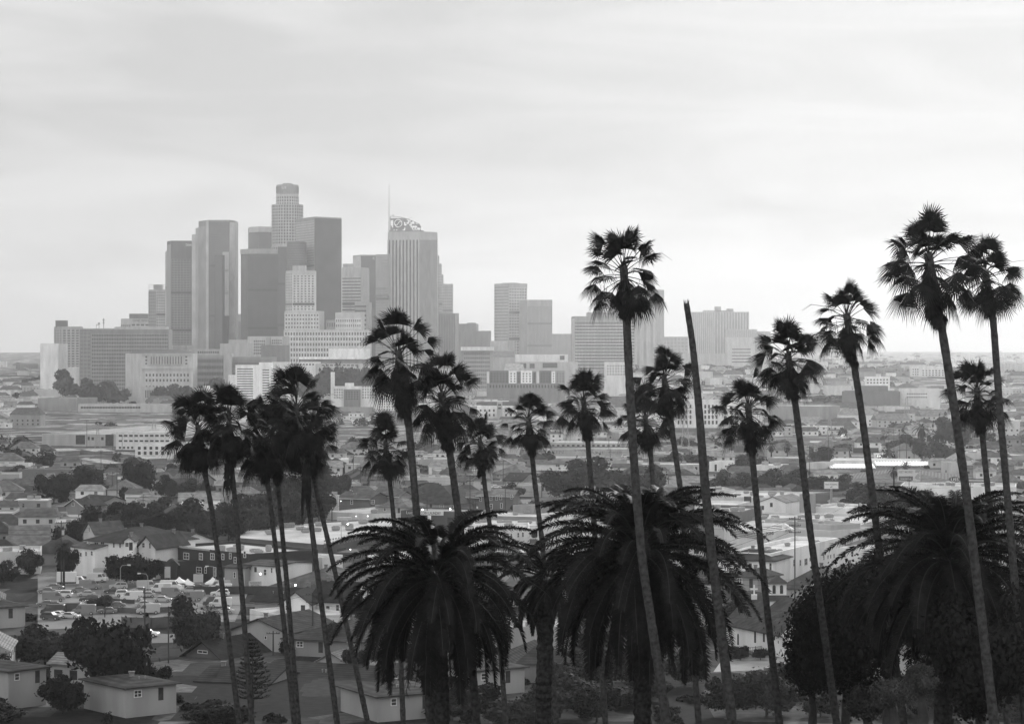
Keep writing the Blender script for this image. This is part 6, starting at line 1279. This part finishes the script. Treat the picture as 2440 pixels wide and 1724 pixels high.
big_tree(2060,1680,100,.9,.8,67,4000,'low grey shrub at the foot of the large dark bushy tree',.06,LEAF_M,'shrub','shrub')
# ---------------------------------------------------------------- vehicles
ORD_ = 'first second third fourth fifth sixth seventh eighth'.split()
TYRE = M(.02,.9,.1,5); RIM = M(.4,.4,.1,5)
def paint(v): return M(v, .45, .05, .3, 'paint', .3)
def body_mb(prof, w, inset_top=.0):
    """profile (x,z) swept across the width, with the cabin narrowed"""
    m = MB(); k = len(prof); zmax = max(z for x, z in prof)
    vs = []
    for sgn, e in ((-1,0),(-1,.08),(1,.08),(1,0)):
        for x, z in prof:
            nr = .16*max(0, (z-.85))/(zmax-.85+1e-6) if z > .85 else 0
            yy = sgn*(w/2-nr-(.06 if e == 0 else 0)); 
            sc = 1 if e else .985
            vs.append((x*sc, yy if e == 0 and False else sgn*(w/2-nr-(0 if e == 0 else .05)), z if e == 0 else z+.03*(1 if z > .6 else -0)))
    a = [(x, -w/2+(.16*max(0,(z-.85)) if z > .85 else 0), z) for x, z in prof]; b = [(x, -y, z) for x, y, z in a]
    m.add(a+b, [tuple(range(k)), tuple(range(2*k-1,k-1,-1))]+[(i,k+i,k+(i+1)%k,(i+1)%k) for i in range(k)]); return m
_cars = {}
def make_car(kind, v):
    root = empty('car', (0,0,0)); w = 1.8
    if kind == 'sedan': prof = [(-2.2,.3),(-2.25,.62),(-2.15,.86),(-1.55,.95),(-1.0,1.38),(.35,1.42),(1.05,.98),(2.0,.82),(2.25,.6),(2.22,.3)]; gl = [(-1.38,.98),(-.95,1.33),(.32,1.36),(.9,.98)]; wb = 1.35; r = .33
    elif kind == 'suv': prof = [(-2.25,.35),(-2.3,.9),(-2.15,1.1),(-1.95,1.62),(-1.6,1.74),(.3,1.74),(1.0,1.15),(2.15,1.0),(2.35,.75),(2.3,.35)]; gl = [(-1.95,1.12),(-1.78,1.6),(.2,1.66),(.8,1.14)]; wb = 1.4; r = .38; w = 1.9
    elif kind == 'pickup': prof = [(-2.7,.45),(-2.75,1.02),(-.75,1.02),(-.7,1.7),(.35,1.74),(1.05,1.15),(2.35,1.02),(2.6,.8),(2.55,.45)]; gl = [(-.55,1.1),(-.55,1.62),(.28,1.66),(.82,1.14)]; wb = 1.65; r = .4; w = 1.95
    elif kind == 'van': prof = [(-2.6,.4),(-2.65,2.2),(-2.5,2.35),(1.2,2.35),(1.95,1.35),(2.6,1.15),(2.75,.7),(2.7,.4)]; gl = [(.5,1.35),(.5,2.05),(1.25,2.1),(1.75,1.4)]; wb = 1.7; r = .38; w = 2.05
    else: prof = [(1.1,.5),(1.1,2.3),(2.3,2.3),(2.95,1.5),(3.7,1.3),(3.8,.5)]; gl = [(1.7,1.4),(1.7,2.1),(2.25,2.12),(2.75,1.45)]; wb = 2.6; r = .45; w = 2.2
    body_mb(prof, w).build('body', paint(v), root)
    m = MB(); k = len(gl)
    for s in (-1, 1):
        q = [(x, s*(w/2-.16*max(0, z-.85)+.012), z) for x, z in gl]; q2 = [(x, s*(w/2-.16*max(0, z-.85)-.05), z) for x, z in gl]
        m.add(q+q2, [tuple(range(k)) if s < 0 else tuple(range(k-1,-1,-1))]+[(i,(i+1)%k,k+(i+1)%k,k+i) for i in range(k)])
    g0, g1 = gl[-2], gl[-1]; m.add([(g1[0]+.18,-w*.4,g1[1]),(g1[0]+.18,w*.4,g1[1]),(g0[0]+.16,w*.36,g0[1]),(g0[0]+.16,-w*.36,g0[1])], [(0,1,2,3)])
    h0, h1 = gl[0], gl[1]
    if kind in ('sedan','suv'): m.add([(h0[0]-.22,-w*.38,h0[1]),(h0[0]-.22,w*.38,h0[1]),(h1[0]-.2,w*.34,h1[1]),(h1[0]-.2,-w*.34,h1[1])], [(3,2,1,0)])
    m.build('windscreen', GLASS, root)
    if kind == 'truck':
        MB().box(-3.8,1.0,-1.2,1.2,.95,3.4).build('cargo_box', paint(v), root); MB().box(-3.75,1.05,-.5,.5,.55,.9).build('chassis', DARK, root)
    for sx in (-1, 1):
        for sy in (-1, 1):
            mw = MB(); mw.tube([(sx*wb,sy*(w/2-.2),r),(sx*wb,sy*(w/2+.02),r)], r, 12); wh = mw.build('wheel', TYRE, root)
            mr_ = MB(); mr_.tube([(sx*wb,sy*(w/2+.0),r),(sx*wb,sy*(w/2+.035),r)], r*.58, 10); mr_.build('rim', RIM, wh)
    fx = max(x for x, z in prof)
    for s in (-1, 1):
        zz = .66 if kind in ('sedan',) else .82
        MB().box(fx-.2, fx+.015-.1*0, s*w*.36-.16, s*w*.36+.16, zz-.07, zz+.07).build('headlight', M(.8,.2,.02), root)
    return root
def car(kind, v, x, y, rz, label, name=None, z=None, group=None, lit=False):
    k = (kind, v)
    if k not in _cars:
        r = make_car(kind, v); index_kids(r); _cars[k] = [r, False]
    r, used = _cars[k]
    nm = name or {'sedan':'car','suv':'car','pickup':'pickup_truck','van':'van','truck':'box_truck'}[kind]
    o = r if not used else copy_tree(r)
    _cars[k][1] = True
    o.name = nm; 
    if not used: KIDS[o.name] = list(o.children)
    _cars[k][0] = r
    o.location = (x, y, g(x, y)+.06 if z is None else z); o.rotation_euler = (0, 0, rz)
    for kk in ('group',): 
        if kk in o: del o[kk]
    tag(o, label, {'sedan':'car','suv':'car','pickup':'pickup truck','van':'van','truck':'truck'}[kind], group)
    if lit:
        for c in o.children:
            if c.name.startswith('headlight') and not lit is False:
                c.scale = (1,1,1); 
    return o
def carp(kind, v, px, base, rz, label, **k):
    D = DG(base); car(kind, v, PX(px, D), D, rz, label, **k)
carp('pickup', .8, 350, 1517, R(-8), 'white pickup truck parked on the road beyond the round street tree')
carp('truck', .75, 172, 1394, R(4), 'white box truck with dark sides beside the transformer pole')
carp('van', .75, 232, 1386, R(-12), 'white van parked next to the box truck'); carp('van', .4, 247, 1375, R(-12), 'grey van half behind the white van')
carp('van', .8, 556, 1398, R(-4), 'white van parked beside the market tents')
carp('suv', .8, 1119, 1162, R(4), 'white SUV at the roadside above the seven-windowed dark house'); carp('sedan', .8, 1182, 1163, R(8), 'white car behind the fan palm trunk near the white SUV')
carp('suv', .5, 859, 1165, R(20), 'silver vehicle with raised tailgate by the dark pointed cypresses'); carp('suv', .12, 898, 1249, R(-5), 'dark jeep-like car on the flat pale store forecourt'); carp('sedan', .7, 914, 1252, R(6), 'white car next to the dark jeep-like car')
carp('truck', .5, 830, 1256, R(2), 'grey box trailer before the blank wall of the flat pale store')
carp('sedan', .75, 142, 1470, R(-20), 'white car at the picture edge below the car park'); carp('sedan', .5, 168, 1473, R(-14), 'grey car next to the white one at the picture edge'); carp('suv', .1, 122, 1476, R(-14), 'dark car behind the white one at the picture edge')
carp('suv', .7, 1222, 1356, R(-5), 'pale car half hidden by the small date palm frond'); carp('van', .6, 1385, 1352, R(5), 'pale van between the small and the large date palm')
carp('sedan', .15, 1850, 1600, R(10), 'dark car on the pale forecourt before the church bushes')
carp('suv', .75, 1490, 1090, R(10), 'bright far car on the road above the round trees')
rnd = random.Random(77)
AUTO = []      # (object, adjective + noun, px, D)
def occupied(x, y, r):
    return any((x-a)**2+(y-b)**2 < (r+c)**2 for a, b, c in FOOT)
def cars_in(rows, x0, x1, n, gname, spread=0, kinds=('sedan','sedan','suv','van'), rz=0, lit=False):
    k = 0; tries = 0; placed = []
    while k < n and tries < 4000:
        tries += 1; row = rnd.choice(rows)+rnd.uniform(-1,1)*spread; px = rnd.uniform(x0, x1); D = DG(row); x = PX(px, D)
        if any(abs(x-a) < 5.2 and abs(D-b) < 2.6 for a, b in placed): continue
        if occupied(x, D, 1.6): continue
        placed.append((x, D)); kind = rnd.choice(kinds); v = rnd.choice((.06,.2,.4,.62,.62))
        o = car(kind, v, x, D, rz+rnd.choice((0, math.pi))+rnd.uniform(-.12,.12), '', group=gname)
        AUTO.append((o, {.06:'black',.2:'dark grey',.4:'silver',.62:'white'}[v]+' '+{'sedan':'car','suv':'tall car','van':'van'}[kind], px, D, 'car')); k += 1

cars_in([1403,1412,1421,1432,1446,1462], 100, 540, 48, 'cars in the car park', 2, rz=.1)
cars_in([1000,1005], 1975, 2150, 22, 'cars parked by the grey depot', .4)
cars_in([1068,1076,1086], 975, 1120, 20, 'cars beyond the small fan palms', 1)
cars_in([1080,1088], 1400, 1560, 8, 'cars on the road above the round trees', 1)
cars_in([1032,1038,1044,1050], 1975, 2060, 26, 'freeway traffic', 1.5, kinds=('sedan','suv'), rz=R(-100))
cars_in([1068,1078,1090], 2090, 2150, 9, 'traffic on the curving freeway', 2, kinds=('sedan','suv'), rz=R(-80))
for o in list(COL.objects):
    if o.get('group') in ('freeway traffic', 'traffic on the curving freeway') and rnd.random() < .35:
        for c in o.children:
            if c.name.startswith('headlight'):
                if 'HL' not in globals():
                    HL = c.data.copy(); HL.materials.clear(); HL.materials.append(GLOW)
                    HL2 = MB().tube([(0,0,0),(.05,0,0)], [.1,.1], 8).mesh('headlight', GLOW)
                bb_ = c.bound_box; ctr = sum((Vector(b) for b in bb_), Vector())/8
                c.data = HL2; c.location = ctr+Vector((.12, 0, 0))
# ---------------------------------------------------------------- the rest of the plain: houses, flats, sheds and trees in rows out to the hills
def proto(kind, v, rv, w, d, h, wins=True, far=False):
    root = empty('house', (0,0,0)); m = MB(); m.box(-w/2,w/2,-d/2,d/2,-1,h)
    o = .6
    if kind == 'flat':
        m.box(-w/2,w/2,-d/2,-d/2+.3,h,h+.7); m.box(-w/2,w/2,d/2-.3,d/2,h,h+.7); m.box(-w/2,-w/2+.3,-d/2+.3,d/2-.3,h,h+.7); m.box(w/2-.3,w/2,-d/2+.3,d/2-.3,h,h+.7)
        m.build('wall', wallm(v), root); r = MB().box(-w/2+.31,w/2-.31,-d/2+.31,d/2-.31,h-.1,h+.15); r.build('roof', flatroof(rv), root)
        rn_ = random.Random(int(w*10)); q = MB()
        for i in range(3): x, y = rn_.uniform(-w*.35,w*.35), rn_.uniform(-d*.3,d*.3); q.box(x-1,x+1,y-.8,y+.8,h+.15,h+1.3)
        q.build('roof_plant', METAL, root)
    else:
        rh = d*.28
        if kind == 'gable': m.add([(-w/2,-d/2,h),(-w/2,d/2,h),(-w/2,0,h+rh),(w/2,-d/2,h),(w/2,d/2,h),(w/2,0,h+rh)], [(1,0,2),(3,4,5)]); a = w/2+.4
        else: a = w/2-d*.42
        m.build('wall', wallm(v), root)
        X, Y = w/2+.5, d/2+.5; e = h-.15; z = h+rh+.1
        r = MB(); r.add([(-X,-Y,e),(X,-Y,e),(X,Y,e),(-X,Y,e),(-X,-Y,e+.2),(X,-Y,e+.2),(X,Y,e+.2),(-X,Y,e+.2),(-a,0,z+.1),(a,0,z+.1)],
            [(0,3,2,1),(0,1,5,4),(1,2,6,5),(2,3,7,6),(3,0,4,7),(4,5,9,8),(5,6,9),(6,7,8,9),(7,4,8)]); r.build('roof', roofm(rv), root)
    if wins and not far:
        n = max(2, int(w/4)); fl = 2 if h > 5 else 1
        for f_ in range(fl):
            for i in range(n): window(root, (-w/2,-d/2), (w/2,-d/2), w*(i+.5)/n, 1.5+f_*2.9, 1.3, 1.2, 'dark')
        window(root, (w/2,-d/2), (w/2,d/2), d/2, 1.5, 1.3, 1.2, 'dark')
    index_kids(root); return root
PRO = []
for kind, v, rv, w, d, h, adj in (('gable',.5,.12,13,9,3.4,'pale dark-gabled house'),('gable',.3,.3,12,9,3.2,'grey light-gabled house'),('hip',.45,.15,13,11,3.3,'pale house with dark hip roof'),('hip',.22,.1,14,11,3.4,'dark hip-roofed house'),
     ('flat',.55,.55,18,13,5.4,'white flat-roofed block'),('flat',.35,.4,26,18,5,'grey flat-roofed block'),('gable',.55,.5,16,10,5.6,'white light-gabled house'),('hip',.5,.28,15,12,5.6,'pale two-storey hip-roofed house'),('flat',.16,.22,24,16,5.6,'dark flat-roofed block')):
    PRO.append([proto(kind, v, rv, w, d, h), adj, w, d, h, False])
FPRO = []
for kind, v, rv, w, d, h, adj in (('flat',.6,.6,24,16,10,'tall white distant block'),('flat',.42,.5,40,22,7,'long grey distant block'),('gable',.5,.4,26,16,6,'pale gabled distant building'),('hip',.4,.2,24,18,6,'hazy hip-roofed distant building'),('flat',.55,.5,30,18,15,'high pale distant apartment block'),('flat',.2,.3,36,24,8,'dark distant block')):
    FPRO.append([proto(kind, v, rv, w, d, h, True, False), adj, w, d, h, False])
def overlap(x0, y0, x1, y1, D, tol):
    for a, b, c, d, E in SCREEN:
        if E <= D-2: continue
        ix = min(x1, c)-max(x0, a); iy = min(y1, d)-max(y0, b)
        if ix > 0 and iy > 0 and ix*iy > tol*min((x1-x0)*(y1-y0), (c-a)*(d-b)): return True
    return False
def place(P_, px, row, gname, tol=.12, name='house', cat='house'):
    D = DG(row) if row > 842 else 8000; return place_xy(P_, PX(px, D), D, gname, tol, name, cat)
def place_xy(P_, x, y, gname, tol, name, cat):
    w, d, h = P_[2:5]; px = 1220+x*F/y; z = g(x, y); r0 = YH+(H-z)*F/y
    hw = w*F/y/2; top = r0-(h+2.5)*F/y
    if occupied(x, y, max(w, d)*.52) or overlap(px-hw, top, px+hw, r0, y, tol): return False
    o = P_[0] if not P_[5] else copy_tree(P_[0]); P_[5] = True
    o.name = name
    if P_[0] is o: KIDS[o.name] = list(o.children)
    o.location = (x, y, z); o.rotation_euler = (0, 0, rnd.choice((0, 0, math.pi, math.pi/2, -math.pi/2))*1.0+rnd.uniform(-.08,.08)+.12)
    tag(o, '', cat, gname); AUTO.append((o, P_[1], px, y, cat)); FOOT.append((x, y, max(w, d)*.5)); return True
for c_, r_, rr_ in [(px, row, 9) for row in (1385,1400,1420,1440,1465,1490) for px in range(90, 580, 60)]+[(px, 1528, 6) for px in range(-40, 500, 40)]+[(px, 1348, 6) for px in range(1010, 1420, 40)]:
    FOOT.append((PX(c_, DG(r_)), DG(r_), rr_))
for px in range(1690, 1930, 22):
    for row in (1562, 1580, 1600, 1625, 1655, 1690, 1720): FOOT.append((PX(px, DG(row)), DG(row), 4))
n = 0; t = 0
while n < 240 and t < 14000:
    t += 1; row = 1085+(1620-1085)*rnd.random()**1.6
    P_ = rnd.choice(PRO)
    if place(P_, rnd.uniform(-60, 2500), row, 'buildings scattered over the near plain', .06, 'house' if 'flat' not in P_[1] else 'flat_block', 'house' if 'flat' not in P_[1] else 'building'): n += 1
print('near fill', n)
n = 0; t = 0
while n < 240 and t < 14000:
    t += 1; row = 850+(1085-850)*rnd.random()**.9; px = rnd.uniform(-60, 2500)
    if row < 940 and 100 < px < 1450: continue
    P_ = rnd.choice(FPRO if row < 1010 else PRO+FPRO[:3])
    if place(P_, px, row, 'buildings scattered over the hazy plain', .1, 'house' if 'house' in P_[1] else 'flat_block', 'house' if 'house' in P_[1] else 'building'): n += 1
print('far fill', n)
# beyond the few hundred largest: the small roofs and walls of the far town
def town(name, N_, r0, r1, pw, x0, x1, tol, seed, sw=(8,26), gab=.5):
    rs = random.Random(seed); m = MB(); mats = [wallm(.75), wallm(.5), wallm(.28), roofm(.5), roofm(.2), flatroof(.6), flatroof(.3), GLASS]; n = t = 0; gone = []
    while n < N_ and t < N_*12:
        t += 1; row = r0+(r1-r0)*rs.random()**pw; px = rs.uniform(x0, x1)
        if row < 905 and px < 1450: continue
        y = DG(row); x = PX(px, y); w = rs.uniform(*sw); dd = rs.uniform(.5,.9)*w; h = rs.choice((3.2,3.4,3.6,5.8,6.2,9.5 if sw[1] > 20 else 3.5)); z = g(x, y)
        if occupied(x, y, w*.4) or overlap(px-w*F/y/2, YH+(H-z-h-2)*F/y, px+w*F/y/2, YH+(H-z)*F/y, y, tol): continue
        if any(abs(x-a) < (w+q)*.5 and abs(y-b_) < (w+q)*.42 for a, b_, q in gone[-220:]): continue
        gone.append((x, y, w)); wm_ = rs.choice((0,0,1,1,2)); m.box(x-w/2, x+w/2, y-dd/2, y+dd/2, z-2, z+h, wm_)
        if rs.random() < gab:
            rh = dd*.26; o_ = .5; rm = rs.choice((3,4,4)); X, Y, e_ = w/2+o_, dd/2+o_, z+h-.1
            m.add([(x-X,y-Y,e_),(x+X,y-Y,e_),(x+X,y+Y,e_),(x-X,y+Y,e_),(x-X*.7,y,e_+rh),(x+X*.7,y,e_+rh)], [(0,1,5,4),(1,2,5),(2,3,4,5),(3,0,4),(0,3,2,1)], rm)
        else:
            m.box(x-w/2-.15, x+w/2+.15, y-dd/2-.15, y+dd/2+.15, z+h, z+h+.35, rs.choice((5,5,6)))
            for _ in range(2): u, v_ = x+rs.uniform(-.3,.3)*w, y+rs.uniform(-.3,.3)*dd; m.box(u-1, u+1, v_-.8, v_+.8, z+h+.35, z+h+1.6, 2)
        if y < 3000:
            k = int(w/4)
            for f_ in range(2 if h > 5 else 1):
                for i in range(k): u = x-w/2+w*(i+.5)/k; m.add([(u-.6,y-dd/2-.04,z+1.1+f_*2.9),(u+.6,y-dd/2-.04,z+1.1+f_*2.9),(u+.6,y-dd/2-.04,z+2.4+f_*2.9),(u-.6,y-dd/2-.04,z+2.4+f_*2.9)], [(0,1,2,3)], 7)
        n += 1
    o = m.build(name, mats); o['kind'] = 'stuff'; print(name, n)
    for a, b_, q in gone: FOOT.append((a, b_, q*.4))
town('distant_town', 1150, 850, 1040, .9, -60, 2500, .12, 11, (9,30))
town('distant_suburb', 330, 1030, 1290, 1.2, -60, 2500, .06, 12, (7,14), .75)
# trees between them
def tree_fill(N_, r0, r1, x0, x1, pw, tolr, gname, small=False):
    n = t = 0
    while n < N_ and t < 5000:
        t += 1; row = r0+(r1-r0)*rnd.random()**pw; px = rnd.uniform(x0, x1); D = DG(row); 
        wm = rnd.uniform(5, 13); hm = rnd.uniform(4, 10)*(.8 if D < 900 else 1); x = PX(px, D)
        if small: wm *= .55; hm *= .5
        w = wm*F/D; top = row-hm*F/D
        if occupied(x, D, 1.6) or overlap(px-w/2, top, px+w/2, row, D, tolr): continue
        k = rnd.choice(('dark','mid',None)); o = tree(px, row, w, top, '', k, group=gname, seed=t, name='bush' if small else 'tree', cat='bush' if small else 'tree')
        FOOT.pop(); FOOT.append((x, D, wm*.3)); AUTO.append((o, ('' if small else 'tall ' if hm > 8 else 'low ')+{'dark':'dark','mid':'grey-green',None:'bushy'}[k]+(' bush' if small else ' tree'), px, D, 'tree')); n += 1
    print('trees', gname, n)
tree_fill(70, 1110, 1600, -40, 2480, 1.3, .16, 'trees scattered over the near plain')
tree_fill(120, 1180, 1720, -40, 2480, 1.2, .16, 'bushes scattered over the near yards', True)
tree_fill(40, 1560, 1735, -40, 2480, .8, .3, 'trees at the foot of the hill')
tree_fill(60, 900, 1110, -40, 2480, .8, .14, 'trees scattered over the hazy plain')
# the farther growth nobody could count
def woodland(name, N_, fn, nq=150, seed=5, mat=None):
    rs = np.random.RandomState(seed); V = []; cnt = t = 0
    while cnt < N_ and t < N_*8:
        t += 1; q = fn(rs)
        if q is None: continue
        x, y, z, r, h = q; d = rs.normal(size=(nq,3)); d /= np.linalg.norm(d, axis=1)[:,None]; d[:,2] = np.abs(d[:,2])*.95+.03
        lob = rs.normal(size=(5,3)); lob /= np.linalg.norm(lob, axis=1)[:,None]; k = rs.randint(0, 5, nq)
        p = d*.62*rs.uniform(.8,1.05,(nq,1))+lob[k]*.36*np.array([1,1,.3]); p = p*np.array([r, r, h])+np.array([x, y, z])
        n_ = d+rs.normal(size=(nq,3))*.5; n_ /= np.linalg.norm(n_, axis=1)[:,None]; tt = np.cross(n_, rs.normal(size=(nq,3))); tt /= np.linalg.norm(tt, axis=1)[:,None]; bb = np.cross(n_, tt)
        s = (rs.uniform(.10,.24,(nq,1))*r); V.append(np.stack([p-tt*s, p-bb*s*.7, p+tt*s, p+bb*s*.7], 1).reshape(-1,3)); cnt += 1
    V = np.concatenate(V); me = bpy.data.meshes.new(name); nf = len(V)//4; me.vertices.add(len(V)); me.vertices.foreach_set('co', V.ravel()); me.loops.add(len(V)); me.loops.foreach_set('vertex_index', np.arange(len(V))); me.polygons.add(nf); me.polygons.foreach_set('loop_start', np.arange(nf)*4)
    me.update(); me.validate(); me.materials.append(mat or LEAF_M); o = bpy.data.objects.new(name, me); COL.objects.link(o); o['kind'] = 'stuff'; print(name, cnt); return o
def w_far(r0, r1, x0, x1, rr, hh, tol=.25, pw=1.):
    def f(rs):
        row = r0+(r1-r0)*rs.rand()**pw; px = rs.uniform(x0, x1); D = DG(row); r = rs.uniform(*rr); h = rs.uniform(*hh); x = PX(px, D); w = r*F/D; z = g(x, D); row = YH+(H-z)*F/D
        if occupied(x, D, r*.35) or overlap(px-w, row-h*F/D, px+w, row, D, tol): return None
        return x, D, z, r, h
    return f
woodland('distant_woodland', 520, w_far(900, 1110, -60, 2500, (3,8), (4,11)), 130, 5)
woodland('horizon_woodland', 420, w_far(844, 900, 1480, 2500, (6,16), (6,12), .5), 60, 6)
woodland('slope_woodland', 120, w_far(905, 965, -60, 1500, (6,12), (7,13), .3), 120, 7, LEAF_D)
woodland('shrubbery', 420, w_far(1110, 1730, -60, 2500, (.9,2.6), (.8,3), .2, 1.3), 260, 8, LEAF_D)
# horizon-ridge buildings
for i in range(26):
    P_ = rnd.choice(FPRO); y = rnd.uniform(6400, 8200); px = rnd.uniform(1840, 2480); place_xy(P_, PX(px, y), y, 'buildings on the horizon ridge', 1.1, 'flat_block', 'building')
for p_ in PRO+FPRO:      # prototypes never placed
    if not p_[5]:
        for c in list(p_[0].children): bpy.data.objects.remove(c)
        bpy.data.objects.remove(p_[0])
# rows of plain utility poles down the side streets
pr = empty('utility_pole', (0,0,0)); MB().tube([(0,0,-.5),(0,0,5),(0,0,10.5)], [.17,.15,.11], 6).build('pole', WOOD, pr)
q = MB().box(-1.2,1.2,-.3,-.18,9.6,9.76).box(-.9,.9,-.3,-.18,8.5,8.64)
for u in (-1.1,-.6,.6,1.1): q.tube([(u,-.24,9.76),(u,-.24,9.95)], .06, 5)
q.build('crossarm', WOOD, pr); index_kids(pr); used = False
for k_, (y0, sl_, n_, st_, x0_) in enumerate(((455,.10,7,30,-92),(545,-.12,8,33,-118),(690,.08,9,38,-150),(820,.2,9,42,-170),(980,-.1,10,46,-210),(1180,.15,11,52,-260),(1420,-.05,11,60,-300))):
    pts_ = []
    for i in range(n_):
        x = x0_+i*st_+rnd.uniform(-5,5); y = y0+sl_*i*st_
        if occupied(x, y, .6): continue
        o = copy_tree(pr) if used else pr; used = True; o.name = 'utility_pole'
        if o is pr: KIDS[o.name] = list(o.children)
        o.location = (x, y, g(x, y)); s_ = rnd.uniform(.85,1.1); o.scale = (1, 1, s_); o.rotation_euler = (0, rnd.uniform(-.015,.015), math.pi/2*0+rnd.uniform(-.2,.2))
        tag(o, '', 'utility pole', 'utility poles along the side streets'); AUTO.append((o, 'plain wooden pole', 1220+x*F/y, y, 'pole')); pts_.append((x, y, 9.7*s_))
    for dz, nm_ in ((0,'upper'),(-1.2,'lower')):
        m = MB()
        for p, q_ in zip(pts_, pts_[1:]):
            m.tube([Vector(p).lerp(Vector(q_), t/8)+Vector((0,0,dz-.9*4*(t/8)*(1-t/8))) for t in range(9)], .03, 3, cap=False)
        tag(m.build('power_line', DARK), nm_+' wires strung on the '+ORD_[k_]+' row of side-street poles counted from the hill', 'power line')
# labels for the many: look + the landmark they stand by + how far out from it
ORD = 'first second third fourth fifth sixth seventh eighth ninth tenth eleventh twelfth thirteenth fourteenth fifteenth sixteenth seventeenth eighteenth nineteenth twentieth'.split()
keyed = {}
for o, adj, px, D, cat in AUTO:
    best = min(LAND, key=lambda l: ((px-l[1])/260)**2+(math.log(D/l[2])*3.2)**2)
    row, lrow = YH+H*F/D, YH+H*F/best[2]
    if abs(row-lrow) < 9: rel = 'beside' 
    else: rel = 'beyond' if D > best[2] else 'in front of'
    side = 'towards the open end' if False else ''
    d = abs(px-best[1])+abs(row-lrow)
    keyed.setdefault((adj, rel, best[0]), []).append((d, o))
for (adj, rel, ln), L_ in keyed.items():
    L_.sort(key=lambda q: q[0])
    for i, (d, o) in enumerate(L_):
        s = f'{adj} {rel} the {ln}'
        if len(L_) > 1: s += f', {ORD[min(i,19)]} out'
        o['label'] = s
# ---------------------------------------------------------------- haze
hb = MB().box(-5600, 5600, -450, 11200, -6, 420)
hm = bpy.data.materials.new('haze_air'); hm.use_nodes = True; t = hm.node_tree; t.nodes.clear()
vo = t.nodes.new('ShaderNodeVolumePrincipled'); ou = t.nodes.new('ShaderNodeOutputMaterial'); t.links.new(vo.outputs[0], ou.inputs['Volume'])
vo.inputs['Color'].default_value = (.86,.86,.86,1); vo.inputs['Density'].default_value = 6.3e-5; vo.inputs['Anisotropy'].default_value = .7
hz = hb.build('haze', hm); hz['kind'] = 'stuff'
n_top = [o for o in COL.objects if o.parent is None]
print('objects', len(COL.objects), 'top', len(n_top))
